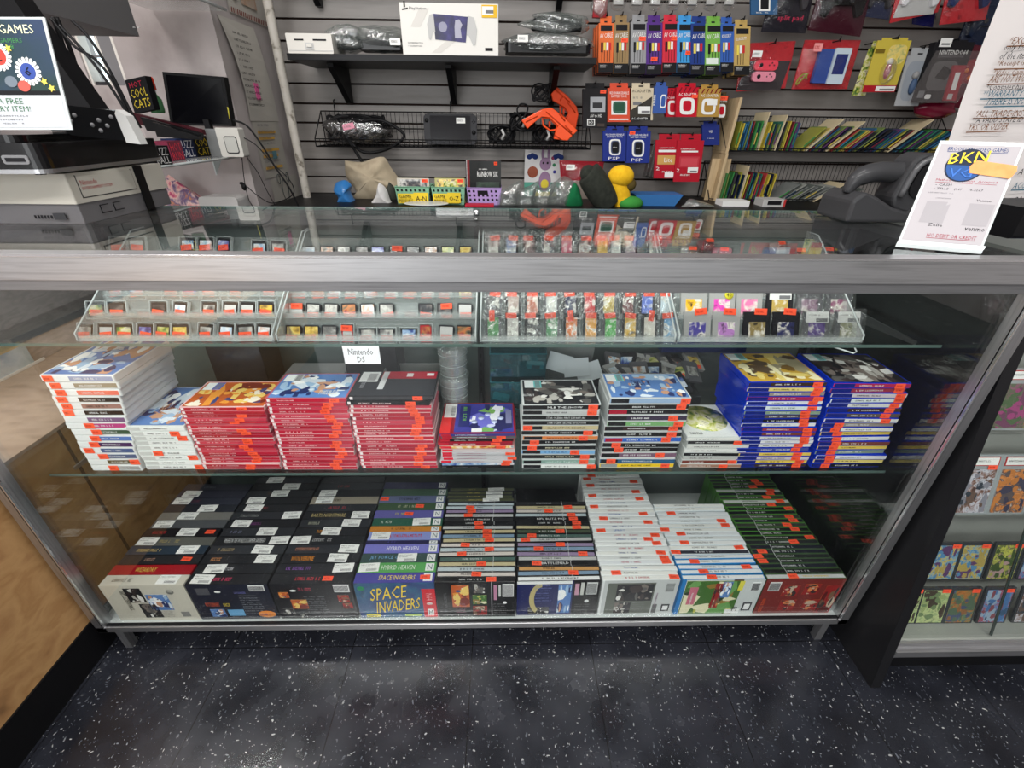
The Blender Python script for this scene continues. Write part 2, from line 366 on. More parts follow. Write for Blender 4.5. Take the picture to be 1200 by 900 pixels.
tag(pp.build('wall_pipe'), 'chipped white painted vertical pipe between the notices and the slatted wall', 'pipe')
# ================================================================== GLASS DISPLAY CASE
W, T, D, ZB = 1.865, .99, .475, .0715
SH, SU = .50, .80            # tops of the two glass shelves
case = thing('display_case', 'long aluminium framed glass display case full of games on the black floor', 'display case')
POL = paint((225, 226, 228), .2, metal=.9, name='polished_edge')
mb = MB().box(0, W, 0, .03, .954, T+.002, ALU).box(0, W, -.001, .0, T-.001, T+.003, POL).box(0, W, .004, .03, .937, .954, ALUD).box(0, W, .0034, .004, .9530, .9545, BLACK)
mb.build('front_top_rail', case, bevel=.0008)
MB().box(0, W, D-.03, D, .954, T-.006, ALUD).build('rear_top_rail', case)
for x in (0, W-.024): MB().box(x, x+.024, .03, D-.03, .96, T-.008, ALUD).build('side_top_rail', case)
for x, s in ((0, 1), (W-.024, -1)):
    mb = MB().box(x, x+.024, 0, .024, ZB, .954, ALUV)
    xi = x+.024 if s > 0 else x
    mb.box(xi-.0015, xi+.0015, -.003, .002, ZB+.018, .937, POL).box(xi-.0065, xi-.005, -.001, .001, ZB+.018, .937, BLACK)
    mb.build('corner_upright', case, bevel=.0008)
    MB().box(x, x+.024, D-.024, D, ZB, .954, ALUD).build('rear_upright', case)
mb = MB().box(0, W, 0, .025, ZB, ZB+.018, ALU).box(.024, W-.024, .004, .012, ZB+.018, ZB+.021, BLACK)
mb.build('front_bottom_rail', case, bevel=.0008)
MB().box(0.003, W-.003, .012, D, ZB, ZB+.0185, paint((196, 200, 200), .5)).build('bottom_deck', case)
MB().box(.06, W-.02, .045, D-.01, 0, ZB, BLACK).build('toe_kick', case)
for x in (.035, W-.055):
    MB().box(x, x+.018, .004, .022, 0, ZB, ALUV).build('foot', case)
MB().box(.024, W-.024, .013, .018, ZB+.02, .937, GLASS).build('front_glass', case)
mb = MB().box(.002, W-.002, .031, D, T-.006, T, GLASS).box(0.001, W-.001, D-.0005, D+.002, T-.007, T+.0005, EDGE)
mb.build('glass_top', case)
for x in (.006, W-.012): MB().box(x, x+.006, .024, D-.024, ZB+.019, .958, SIDEG).build('side_glass', case)
MB().box(.93, .936, .4, D, T-.02, T-.0065, BLACK).ball((.933, .42, T+.0), .006, POL, 10, 6).build('glass_clamp', case)
DOOR = paint((98, 108, 106), .25, coat=.4, name='smoked_door')
for i in range(2):
    MB().box(.024+i*.9, .024+i*.9+.92, D-.014-.008*i, D-.010-.008*i, ZB+.0185, .955, DOOR).build('sliding_door', case)
for z, y0 in ((SH, .088), (SU, .108)):
    for x0, x1 in ((.014, .9325), (.9345, W-.014)):
        mb = MB().box(x0, x1, y0+.001, D-.035, z-.006, z-.0001, GLASS).box(x0, x1, y0, y0+.001, z-.0062, z, EDGE)
        mb.build('glass_shelf', case)
for x in (.03, .925, W-.045):
    mb = MB().box(x, x+.016, D-.034, D-.024, ZB+.02, .954, DGREY)
    for k in range(34): mb.box(x+.006, x+.010, D-.0345, D-.0339, ZB+.04+k*.026, ZB+.053+k*.026, BLACK)
    mb.build('shelf_standard', case)
    for z, y0 in ((SH-.0065, .12), (SU-.0065, .14)):
        MB().prism([(y0, 0), (D-.034, 0), (D-.034, -.035), (y0, -.008)], (x+.006, 0, z), Y1, Z1, X1*.004, ALUD).build('shelf_bracket', case)
# handwritten card hanging off the upper shelf
p = at(401, 405, Y=.1075); q = at(447, 426, Y=.1075)
mb = MB().box(p.x, q.x, .1055, .1065, q.z, p.z, paint((245, 245, 250), .6))
w = q.x-p.x; h = p.z-q.z
mb.text('Nintendo', (p.x+w*.14, .1053, q.z+h*.52), X1, Z1, w*.68, h*.34, INK).text('DS', (p.x+w*.36, .1053, q.z+h*.1), X1, Z1, w*.2, h*.33, INK)
tag(mb.build('shelf_card'), 'white handwritten card reading Nintendo DS below the upper glass shelf', 'sign')

# ------------------------------------------------------------------ shared stickers
def sticker_mesh(w, h, mt, txt=None, tm=STXT):
    mb = MB().box(-w/2, w/2, -h/2, h/2, 0, .0003, mt)
    if txt: mb.text(txt, (-w*.38, -h*.25, .0005), X1, Y1, w*.76, h*.5, tm)
    return mb.mesh('sticker')
STK = sticker_mesh(.025, .0125, ORANGE, '$19.99')
STK2 = sticker_mesh(.025, .0125, ORANGE, '$34.99')
lm = MB().box(-.024, .024, -.012, .012, 0, .0003, paint((240, 240, 238), .5))
for j, s in enumerate(('PRE-OWNED', 'SNES GAME 29.99')): lm.text(s, (-.021, .005-.0052*j, .0005), X1, Y1, .034-.006*j, .0034, INKG)
for k in range(16): lm.box(-.006+k*.0016, -.0052+k*.0016, -.0095, -.0035, .0003, .0005, INKG)
LAB = lm.mesh('label')
tl = MB().box(-.018, .018, -.018, .018, 0, .0003, paint((120, 205, 205), .5)).box(-.018, .004, -.018, .018, .0003, .0005, paint((240, 245, 245), .5))
for k in range(12): tl.box(-.002, .012, -.014+k*.0022, -.0128+k*.0022, .0005, .0007, INKG)
TEAL = tl.mesh('label_teal')
WALLLAB = sticker_mesh(.04, .022, paint((238, 238, 234), .5), 'USED 24.99', INKG)
def put(name, mesh, parent, loc, rot=(0, 0, 0), sc=(1, 1, 1), label=None):
    o = bpy.data.objects.new(name, mesh); col.objects.link(o); o.parent = parent; o.location = loc; o.rotation_euler = rot; o.scale = sc
    if label: o['label'] = label
    return o
def art(name, cols, scale=42, dist=1.0, coat=.5, rough=.3, stops=None, const=False):
    return textured(name, cols, scale, rough=rough, detail=7, dist=dist, coat=coat, rnd=True, stops=stops, const=const)
A_WARM = art('cover_art_warm', [(60, 30, 25), (190, 60, 30), (235, 190, 90), (245, 235, 210), (90, 110, 160)])
A_COOL = art('cover_art_cool', [(20, 24, 60), (50, 80, 160), (160, 190, 220), (240, 240, 245), (120, 60, 120)])
A_DARK = art('cover_art_dark', [(12, 12, 16), (40, 40, 48), (110, 100, 95), (210, 205, 200)])
A_GREEN = art('cover_art_green', [(30, 50, 30), (80, 120, 50), (190, 190, 90), (230, 225, 190), (70, 60, 50)])
A_RED = art('cover_art_red', [(40, 10, 15), (150, 30, 35), (200, 120, 60), (110, 90, 60), (30, 30, 30)])
A_PURP = art('cover_art_purple', [(30, 30, 80), (70, 60, 150), (150, 160, 220), (230, 230, 240), (90, 150, 70)])
A_GREY = art('cover_art_grey', [(60, 60, 62), (130, 128, 125), (200, 198, 192), (90, 80, 75)])
A_SKY = art('cover_art_sky', [(120, 160, 200), (190, 215, 235), (235, 240, 245), (200, 150, 110), (70, 60, 70)])
A_GOLD = art('cover_art_gold', [(120, 90, 30), (210, 170, 60), (240, 215, 120), (140, 120, 90), (80, 60, 50)])
ARTS = [A_WARM, A_COOL, A_DARK, A_GREEN, A_RED, A_PURP, A_GREY, A_SKY, A_GOLD]
PALS = [[(190, 90, 40), (235, 200, 110), (120, 40, 30), (240, 230, 210), (60, 70, 120), (230, 150, 60)], [(90, 130, 190), (220, 230, 240), (40, 50, 100), (200, 150, 120), (160, 190, 220), (250, 250, 250)], [(30, 30, 34), (90, 88, 86), (180, 176, 170), (230, 228, 224), (60, 50, 50), (120, 110, 104)],
        [(70, 110, 50), (190, 190, 90), (230, 225, 190), (40, 60, 40), (150, 120, 60), (110, 160, 90)], [(150, 40, 40), (90, 30, 30), (210, 130, 80), (60, 50, 50), (190, 170, 150), (120, 90, 70)], [(60, 60, 150), (110, 110, 200), (200, 205, 235), (40, 40, 90), (120, 170, 90), (235, 235, 245)], [(200, 160, 60), (235, 210, 120), (120, 90, 40), (90, 70, 50), (245, 235, 190), (160, 150, 120)]]
def picture(mb, o, ux, uy, w, h, nn, pal, seed, n=30, base=None, bg=0):
    '''a printed illustration: layered flat shapes of several colours inside a w x h rectangle (lying on the surface, nn = outward step)'''
    r = random.Random(seed); o, ux, uy, nn = V(o), V(ux), V(uy), V(nn)
    mb.quad(o, o+ux*w, o+ux*w+uy*h, o+uy*h, base or c(*pal[bg]))
    for k in range(n):
        s = r.uniform(.08, .3)*(1.25 if k < 6 else .5); cx_, cy_ = r.uniform(.05, .95), r.uniform(.05, .95); m_ = r.randrange(5, 9); e = r.uniform(.5, 1.6); a0_ = r.uniform(0, 6)
        pts = []
        for i in range(m_):
            t = a0_+i*math.tau/m_; q = s*r.uniform(.55, 1.1)
            pts.append(o+ux*(w*min(.985, max(.015, cx_+q*math.cos(t)*e*min(1, h/w))))+uy*(h*min(.985, max(.015, cy_+q*math.sin(t)/e)))+nn*(.4+.12*k))
        mb.add(pts, [tuple(range(m_))], c(*pal[r.randrange(1, len(pal))]))
def c(*rgb, coat=.4, rough=.35): return paint(rgb, rough, coat=coat)
WT = c(235, 235, 235); BK = c(22, 22, 24)
TITLES = 'ODYSSEY|GOLDEN SUNSET|SUPER RACER|NIGHT HUNT|FIRE KNIGHTS|STORM RIDERS|DRAGON TALES|STAR VOYAGE|LAST KINGDOM|PARTY TIME|MONSTER FARM|SPEED CITY|OCEAN WORLD|LEGEND OF SAND|TENNIS ACES|DARK CASTLE|MAGIC ISLAND|SOCCER 18|BLADE MASTER|ROBOT WARS'.split('|')
rt = random.Random(11)

# ------------------------------------------------------------------ cases lying flat in stacks on the glass shelf
def case_flat(L, dp, t, shell, spine, title, tcol, logo, toplay, label, loc, rz, group, stick=None, edge=None, label2=None, box=False):
    """one game case lying flat: plastic shell > cover_insert, price_sticker; origin front left bottom"""
    mb = MB().rbox(0, L, 0, dp, 0, t, shell, r=.002, ax='y' if box else 'z')
    o = mb.build('game_case', loc=loc); o.rotation_euler = (0, 0, rz); tag(o, label, 'game case', group)
    ins = MB()
    e = .0006 if box else t*.12
    ins.box(.001, L-.001, -.0005, .0002, e, t-e, spine)
    if logo: ins.box(.003, .003+L*logo[1], -.0008, -.0005, e*1.3, t-e*1.3, logo[0])
    tx = L*(logo[1] if logo else 0)+.008
    if title:
        tw = min(L*.5, .006*len(title)); ins.text(title, (tx+L*(.06 if not logo or logo[1] < .1 else .03), -.0009, t*.3), X1, Z1, tw, t*.4, tcol)
    if toplay is not None: toplay(ins, L, dp, t)
    ins.build('cover_insert', o)
    if stick is not None:
        put('price_sticker', STK if rt.random() < .5 else STK2, o, (L*stick, -.0012, t*.5), (math.pi/2, 0, 0), (.8, min(1.05, t/.0125*.98), 1))
    return o
def top_art(mat, lab=None, strip=None, title=None, tcol=None, tpos=(.4, .2, .5, .4)):
    def f(mb, L, dp, t):
        pal = PALS[{'cover_art_warm': 0, 'cover_art_sky': 1, 'cover_art_dark': 2, 'cover_sports': 1, 'cover_art_gold': 6}.get(mat.name, 2)]
        picture(mb, (.004, .003, t+.0003), X1, Y1, L-.007, dp-.006, Z1*.00004, pal, len(mat.name)+int(L*1e5), 48)
        if strip: mb.box(.004, .004+L*strip[1], .003, dp-.003, t+.0004, t+.0006, strip[0])
        if title: mb.text(title, (L*tpos[0], dp*tpos[1], t+.0009), X1, Y1, L*tpos[2], dp*tpos[3], tcol)
        if lab:
            mb.box(.008, .045, dp-.036, dp-.006, t+.0005, t+.0008, c(240, 245, 245))
            mb.box(.028, .045, dp-.036, dp-.006, t+.0008, t+.001, lab)
            for k in range(9): mb.box(.031, .042, dp-.033+k*.0028, dp-.0315+k*.0028, t+.001, t+.0012, INKG)
    return f
def flat_stack(desc, group, x0, x1, n, ztop, specs, dp=.105, y0=.1, lean=0, jit=.003, twist=0, short='game case'):
    """specs(i) with i=0 at the top -> dict"""
    t = (ztop-SH)/n
    for i in range(n):
        s = specs(i); k = n-1-i
        dx = lean*(k/max(1, n-1))+rt.uniform(-jit, jit)
        lab = s.get('label') or '%s %s, %s the %s' % (s.get('cname', 'red'), short, 'topmost of' if i == 0 else 'lowest of' if i == n-1 else nth(i+1)+' from the top of', desc)
        case_flat(x1-x0+s.get('dl', 0), dp, t*.94, s['shell'], s['spine'], s.get('title'), s.get('tcol', WT), s.get('logo'), s.get('top') if i == 0 or s.get('force') else None,
                  lab, (x0+dx, y0+rt.uniform(0, .004), SH+k*t+.0002), twist+rt.uniform(-.012, .012), group, s.get('stick'), box=s.get('box', False))
PINKW = c(215, 205, 205)
REDS = c(188, 34, 58, coat=.5); REDS2 = c(172, 28, 50); REDC = c(214, 120, 130, coat=.6)
def rd(i, seed, base=.62):
    r = random.Random(seed*100+i)
    sp = [REDS, REDS2, REDS, c(200, 62, 82)][r.randrange(4)]
    return dict(cname=['crimson', 'dark red', 'red', 'bright red'][[REDS, REDS2].index(sp) if sp in (REDS, REDS2) else 3], shell=c(226, 190, 192) if r.random() < .5 else c(190, 90, 104), spine=sp, title=r.choice(TITLES), tcol=c(240, 210, 212),
                logo=(c(235, 225, 225), .035), stick=(base+.05*math.sin(i*.9+seed)+r.uniform(-.03, .03)) if r.random() < .88 else None)
def red1(i):
    s = rd(i, 1, .68); s['top'] = top_art(A_WARM, c(90, 110, 190), (c(190, 60, 60), .0)); return s
def red2(i):
    s = rd(i, 2, .78); s['top'] = top_art(A_SKY, c(200, 200, 200), None, 'FIGHTERS', c(235, 235, 230), (.62, .1, .3, .22)); return s
def red3(i):
    s = rd(i, 3, .8)
    if i == 1: s.update(spine=BK, shell=BK, title='NATIONAL LEAGUE TOP EDITION', cname='black spined')
    if i == 0:
        def tp(mb, L, dp, t):
            mb.box(.002, L-.002, .002, dp-.002, t, t+.0004, c(46, 46, 52)).box(.05, L-.004, dp*.68, dp-.002, t+.0004, t+.0007, c(176, 26, 48))
            mb.box(.006, .045, dp*.55, dp*.96, t+.0007, t+.001, c(235, 235, 235)).box(L*.3, L*.37, dp*.25, dp*.97, t+.0007, t+.001, c(210, 210, 212))
            for k in range(8): mb.box(.022, .04, dp*.6+k*.004, dp*.6+k*.004+.002, t+.001, t+.0012, INKG)
            mb.box(L*.6, L*.68, dp*.76, dp*.9, t+.0007, t+.001, c(235, 220, 222)).box(L*.85, L*.94, dp*.8, dp*.9, t+.0007, t+.001, c(235, 230, 230))
            mb.text('LABO KIT', (L*.14, dp*.3, t+.001), Y1, -X1, dp*.3, L*.07, c(160, 160, 165))
        s.update(spine=c(58, 58, 62), shell=BK, title=None, top=tp, cname='dark grey', dl=.004)
    return s
TL = 'tall red stack'
flat_stack('left red stack', 'red cases in the left red stack', .338, .508, 19, .662, red1, short='game case')
flat_stack('middle red stack', 'red cases in the middle red stack', .511, .673, 19, .684, red2, lean=.004)
flat_stack('right red stack', 'red cases in the right red stack', .679, .847, 19, .688, red3)
def wh1(i):
    r = random.Random(500+i)
    colr = [(150, 160, 190), (150, 140, 120), (235, 120, 100), (40, 40, 42), (160, 120, 110), (25, 25, 30), (120, 90, 130), (190, 60, 130), (40, 80, 60), (80, 120, 190), (60, 30, 90), (60, 90, 140), (70, 90, 130), (90, 80, 50), (160, 160, 160)][i % 15]
    nm = ['grey-blue', 'tan', 'coral', 'charcoal', 'brown', 'black', 'mauve', 'magenta', 'green', 'blue', 'purple', 'steel blue', 'slate', 'olive', 'grey'][i % 15]
    def tp(mb, L, dp, t): top_art(A_SKY)(mb, L, dp, t)
    return dict(cname='white', short='x', shell=c(228, 230, 230), spine=c(232, 234, 234), logo=None, title=None, top=tp, stick=[.1, .13, .15, .14, .16, .14, None, .38, .42, .35, .3, .16, .35, .9, .45][i % 15], strip=c(*colr), nm=nm, tt=r.choice(TITLES))
def white_strip_stack(desc, group, x0, x1, n, ztop, f, y0, dp, lean):
    t = (ztop-SH)/n
    for i in range(n):
        s = f(i); k = n-1-i
        def dec(mb, L, dpp, tt, s=s, i=i):
            mb.box(L*.38, L*.97, -.0009, -.0005, tt*.16, tt*.84, s['strip'])
            mb.text(s['tt'], (L*.45, -.0012, tt*.3), X1, Z1, L*.4, tt*.4, WT if i != 4 else BK)
            if i == 0: s['top'](mb, L, dpp, tt)
        case_flat(x1-x0+.034*k/(n-1), dp, t*.94, s['shell'], s['spine'], None, BK, None, dec, 'white case, %s strip, %s the %s' % (s['nm'], 'topmost of' if i == 0 else nth(i+1)+' from the top of', desc),
                  (x0+lean*k/(n-1)+rt.uniform(-.003, .003), y0, SH+k*t+.0002), rt.uniform(-.01, .01), group, s['stick'])
white_strip_stack('far left white stack', 'white cases in the far left stack', .098, .205, 15, .738, wh1, .1, .165, .004)
def wh2(i):
    def tp(mb, L, dp, t):
        top_art(art('cover_sports', [(70, 100, 150), (225, 225, 225), (200, 190, 185), (90, 140, 80)], 18), None)(mb, L, dp, t)
        mb.text('MADDEN', (L*.3, dp*.3, t+.001), (X1*.8+Y1*.5), (Y1*.9-X1*.3), L*.5, dp*.16, c(110, 40, 50))
    return dict(cname='white', shell=c(222, 226, 224), spine=c(234, 236, 234), logo=(c(200, 202, 200), .22), title=random.Random(i+60).choice(TITLES), tcol=c(90, 90, 95), top=tp, stick=[None, .78, .86, None, None, .35, .9, None, .95][i])
flat_stack('small white stack beside the red ones', 'white cases beside the left red stack', .214, .336, 9, .618, wh2, dp=.16, jit=.002)
# mixed stack: red topped set on light boxed games
def mix(i):
    r = random.Random(700+i)
    if i < 4:
        def tp(mb, L, dp, t):
            mb.box(.0, L, .0, dp, t, t+.0003, c(150, 22, 40)); picture(mb, (.03, .004, t+.0004), X1, Y1, L-.033, dp-.007, Z1*.00001, PALS[5], 5, 24); mb.box(0, .022, 0, dp*.55, t+.0006, t+.0009, c(225, 50, 50))
            mb.box(.004, .03, dp*.5, dp*.97, t+.0009, t+.0012, c(240, 240, 238))
            for k in range(8): mb.box(.018, .028, dp*.55+k*.005, dp*.55+k*.005+.0025, t+.0012, t+.0014, INKG)
            mb.box(.038, .062, dp*.2, dp*.9, t+.0006, t+.001, c(40, 44, 110)).box(L*.88, L*.96, dp*.3, dp*.75, t+.0006, t+.001, c(130, 130, 170)).box(L*.42, L*.56, dp*.04, dp*.14, t+.0006, t+.001, WT)
            mb.text('POWER', (.044, dp*.85, t+.0012), -Y1, X1, dp*.6, .012, c(120, 190, 90))
            for k in range(5): mb.ball((L*(.45+.09*k), dp*(.35+.12*(k % 3)), t+.001), (.008, .008, .0006), c(190, 200, 235), 8, 3)
        return dict(cname='dark red cased', shell=c(168, 24, 46), spine=[c(60, 60, 130), c(90, 90, 96), BK, c(150, 30, 50)][i], logo=(c(196, 30, 50), .13), title=['ADVENTURE GREEN VERSION', 'SHADOW RAIDERS', 'DARK LINES', 'RUBY WORLD'][i], tcol=WT, top=tp, stick=[None, .8, .78, .77][i], dl=0)
    if i < 6: return dict(cname='cream spined', shell=c(205, 150, 150), spine=[A_WARM, c(200, 190, 190)][i-4], logo=(c(226, 40, 60), .14), title=None, stick=[.82, None][i-4])
    if i < 10: return dict(cname='light grey boxed', box=True, shell=c(205, 203, 206), spine=c(196, 194, 198), logo=(c(222, 34, 60), .13), title='COLLECTION EDITION TWO WORLDS', tcol=c(150, 60, 90), stick=[.93, None, .95, .92][i-6])
    if i == 10: return dict(cname='multicoloured', shell=c(40, 60, 90), spine=A_COOL, title=None, stick=.88)
    return dict(cname='black boxed', box=True, shell=BK, spine=BK, logo=(c(70, 70, 74), .06), title='SILVER CROWN', tcol=c(120, 120, 125), stick=None)
flat_stack('mixed stack under the cups', 'games in the mixed stack right of the red stacks', .857, 1.018, 12, .596, mix, dp=.12, jit=.004)
PS = [('MLB THE SHOW', (22, 22, 24), (240, 240, 240), .9, 'black'), ('SURVIVORS', (190, 190, 190), (20, 20, 20), .9, 'grey striped'), ('STAR OCEAN: FIRST DEPARTURE', (20, 20, 22), (220, 220, 220), None, 'black'),
      ('STAR OCEAN: SECOND EVOLUTION', (20, 20, 22), (220, 220, 220), None, 'black'), ('GLADIATOR BEGINS', (196, 180, 140), (60, 40, 20), .07, 'beige'), ('INVASION: DEFENDERS OF THE CORE', (26, 26, 28), (240, 240, 240), .88, 'black'),
      ('Knights Resurrection', (220, 130, 70), (120, 30, 20), .8, 'orange'), ('STAR OCEAN SECOND EVOLUTION', (20, 20, 22), (220, 220, 220), .17, 'black'), ('Mana Khemia', (24, 24, 26), (235, 225, 190), .14, 'black'),
      ('valkyrie 7', (120, 170, 215), (20, 40, 90), .72, 'light blue'), ('My Outer Fables', (40, 40, 36), (240, 230, 200), .86, 'dark'), ('untold legends', (130, 160, 150), (220, 235, 225), .84, 'grey-green'), ('KANSAS FIVE', (225, 228, 225), (60, 60, 60), .95, 'white')]
def psp1(i):
    t_, sp, tc, st, cn = PS[i]
    return dict(cname=cn+' spined', shell=c(196, 200, 200), spine=c(*sp), logo=(c(28, 28, 30), .24), title=t_, tcol=c(*tc), stick=st, top=top_art(A_DARK, c(120, 205, 205), (c(30, 30, 32), .0), 'THE SHOW', WT, (.02, .3, .18, .12)))
flat_stack('left black stack', 'game cases in the left black stack', 1.036, 1.198, 13, .668, psp1, dp=.105, lean=-.004, jit=.002)
P2 = [('', (150, 175, 205), .93, 'light blue'), ('Final Kick', (30, 26, 24), .9, 'dark'), ('PAC & PAL PORT', (30, 28, 30), None, 'red banded'), ('THE SIMS', (60, 50, 70), .82, 'purple-grey'), ('BREAKDOWN', (120, 170, 110), .9, 'green'),
      ('DEAD HEAT', (60, 36, 36), .88, 'brown'), ('BLOOD LINES', (28, 26, 26), .87, 'black'), ('RIDE RACER RALLY', (50, 100, 190), .8, 'blue'), ('STAR OCEAN SECOND EVOLUTION', (22, 22, 24), .18, 'black'),
      ('ARMORED CORE', (24, 24, 26), .22, 'black'), ('Samurai Blood', (120, 90, 110), .78, 'mauve'), ('STREET CRASHERS', (40, 90, 130), .15, 'teal'), ('WIPEOUT TUNED UP', (240, 200, 40), .88, 'yellow')]
def psp2(i):
    t_, sp, st, cn = P2[i]
    return dict(cname=cn+' spined', shell=c(200, 203, 203), spine=c(*sp), logo=(c(170, 22, 50) if i in (2, 7) else c(150, 155, 155) if i == 12 else c(28, 28, 30), .22), title=t_ or None, tcol=WT if i != 12 else BK, stick=st,
                top=top_art(A_SKY, c(120, 205, 205), None, 'DAXTER', c(50, 60, 110), (.35, .45, .3, .3)))
flat_stack('right black stack', 'game cases in the right black stack', 1.208, 1.376, 13, .684, psp2, dp=.105, lean=.004, jit=.002)
def ds(i):
    r = random.Random(900+i); cl = [(225, 225, 220), (40, 40, 42), (214, 214, 210), (225, 225, 222), (30, 30, 32), (190, 190, 188), (120, 60, 50), (160, 120, 100)][i]
    nm = ['white', 'black', 'pale grey', 'off-white', 'jet black', 'grey', 'rust', 'tan'][i]
    def tp(mb, L, dp, t):
        mb.box(.002, L-.002, .002, dp-.002, t, t+.0004, c(228, 230, 224)); mb.lathe([(.052, 0), (.052, .0005)], A_GREEN, 28, (L*.46, dp*.56, t+.0004))
        mb.text('BRAINS', (L*.08, dp*.06, t+.001), X1, Y1, L*.3, dp*.08, INK)
    return dict(cname=nm+' spined', shell=c(205, 208, 205), spine=c(*cl), title=r.choice(TITLES), tcol=WT if sum(cl) < 400 else BK, logo=None, stick=[None, .8, None, None, None, None, .82, .7][i], top=tp)
flat_stack('short stack beside blue ones', 'cases in the short stack left of the blue ones', 1.392, 1.53, 8, .585, ds, dp=.13)
BLU = c(10, 52, 190, coat=.7, rough=.2); BLL = c(16, 34, 120)
def blue(seed):
    cl = [((226, 196, 90), 'gold'), ((200, 190, 196), 'pale pink'), ((230, 200, 90), 'yellow'), ((60, 44, 36), 'brown'), ((226, 206, 120), 'sand'), ((150, 140, 130), 'taupe'), ((170, 40, 80), 'magenta'), ((224, 226, 230), 'white'),
          ((214, 224, 224), 'frost'), ((130, 150, 130), 'sage'), ((90, 80, 70), 'umber'), ((24, 24, 26), 'black'), ((228, 228, 226), 'ivory'), ((150, 50, 70), 'wine'), ((120, 60, 50), 'rust'), ((210, 210, 208), 'pale grey'), ((226, 226, 230), 'chalk'), ((222, 222, 220), 'bone'), ((70, 80, 150), 'indigo')]
    def f(i):
        r = random.Random(seed*50+i); q, nm = cl[(i*(1 if seed == 1 else 7)+seed*3) % 19]
        return dict(cname='blue case with %s spine,' % nm, shell=BLU, spine=c(*q), logo=(BLL, .26), title=r.choice(TITLES), tcol=BK if sum(q) > 420 else WT, stick=.86+.04*math.sin(i*.7)+r.uniform(-.03, .03) if not (seed == 2 and i > 7) else .22+r.uniform(-.04, .04),
                    top=top_art([A_GOLD, A_DARK][seed-1], c(120, 205, 205)))
    return f
flat_stack('left blue stack', 'blue cases in the left blue stack', 1.502, 1.662, 19, .718, blue(1), dp=.135, lean=-.016, short='', jit=.004) if 0 else None
def blue_stack(desc, group, xb, xt, n, ztop, f, wd):
    t = (ztop-SH)/n
    for i in range(n):
        s = f(i); k = n-1-i; u = k/(n-1)
        case_flat(wd, .135, t*.94, s['shell'], s['spine'], s['title'], s['tcol'], s['logo'], s['top'] if i == 0 else None, '%s %s the %s' % (s['cname'], 'topmost of' if i == 0 else nth(i+1)+' from the top of', desc),
                  (xb+(xt-xb)*u+rt.uniform(-.003, .003), .1+rt.uniform(0, .003), SH+k*t+.0002), rt.uniform(-.02, .02), group, s['stick'])
blue_stack('left blue stack', 'blue cases in the left blue stack', 1.515, 1.487, 20, .72, blue(1), .162)
blue_stack('right blue stack', 'blue cases in the right blue stack', 1.69, 1.66, 18, .72, blue(2), .158)

# ------------------------------------------------------------------ boxes and cases standing spine up on the deck
ZD = ZB+.0190
def upright(name, cat, Wd, t, H, shell, spine, title, tcol, label, loc, group, lab=None, stick=None, inset=.001, tilt=0, patch=None, line=None, tw=None, rz=0, front=None, tx=None):
    mb = MB().rbox(0, Wd, 0, t, 0, H, shell, r=.0015, ax='x' if inset > .001 else 'y', n=2)
    o = mb.build(name, loc=loc); o.rotation_euler = (tilt, 0, rz); tag(o, label, cat, group)
    ins = MB().box(inset, Wd-inset, inset, t-inset, H-.0002, H+.0004, spine)
    if title:
        L = tw or min(Wd*.55, .0062*len(title)); X0 = tx if tx is not None else Wd*.3
        ins.text(title, (min(X0, Wd*.97-L), t*.26, H+.0008), X1, Y1, L, t*.46, tcol)
    if patch: ins.box(Wd*.86, Wd*.97, t*.12, t*.88, H+.0004, H+.0007, WT).text('N', (Wd*.885, t*.25, H+.001), X1, Y1, Wd*.06, t*.5, c(90, 110, 120))
    if line is not None: ins.box(Wd*line, Wd*line+.0012, 0, t, H+.0003, H+.0008, c(205, 205, 205))
    if front: front(ins, Wd, H)
    ins.build('cover_insert' if inset > .001 else 'printed_art', o)
    if lab is not None: put('price_label', LAB, o, (Wd*lab, t*.52, H+.0006), (0, 0, rt.uniform(-.05, .05)), (1, min(1.05, t/.026), 1), 'white price label')
    if stick is not None: put('price_sticker', STK, o, (Wd*stick, t*.5, H+.0012), (0, 0, rt.uniform(-.08, .08)), (.95, min(1, t/.0135), 1), 'neon orange price sticker')
    return o
colx = [at(u, 690, Z=.222).x for u in (108, 212, 311, 410, 508, 606, 708, 803, 905, 1003)]
colx[0] += .004
# front faces -------------------------------------------------------
def F(ins, a, b, z0, z1, W_, H_, mt, layer=1):
    ins.box(W_*a, W_*b, -.0004*layer-.0002, 0, H_*z0, H_*z1, mt)
    if 'cover_art' in mt.name: picture(ins, (W_*a, -.0004*layer-.0003, H_*z0), X1, Z1, W_*(b-a), H_*(z1-z0), Y1*-.00002, PALS[{'cover_art_warm': 0, 'cover_art_cool': 1, 'cover_art_dark': 2, 'cover_art_green': 3, 'cover_art_red': 4, 'cover_art_sky': 1}.get(mt.name, 2)], int(a*100+z0*37), 14)
def lines(ins, W_, H_, a, b, z0, z1, n, mt, seed=0):
    r = random.Random(seed)
    for k in range(n):
        z = z1-(z1-z0)*(k+.5)/n
        ins.text('the quick adventure begins in a land'[r.randrange(6):20+r.randrange(14)], (W_*a, -.0016, H_*z), X1, Z1, W_*(b-a)*r.uniform(.8, 1), H_*(z1-z0)/n*.6, mt)
def barcode(ins, W_, H_, a, b, z0, z1):
    F(ins, a, b, z0, z1, W_, H_, WT, 3); n = 14
    for k in range(n): F(ins, a+(b-a)*(k+.5)/(n+1), a+(b-a)*(k+1)/(n+1), z0+.02, z1-.02, W_, H_, INK, 4)
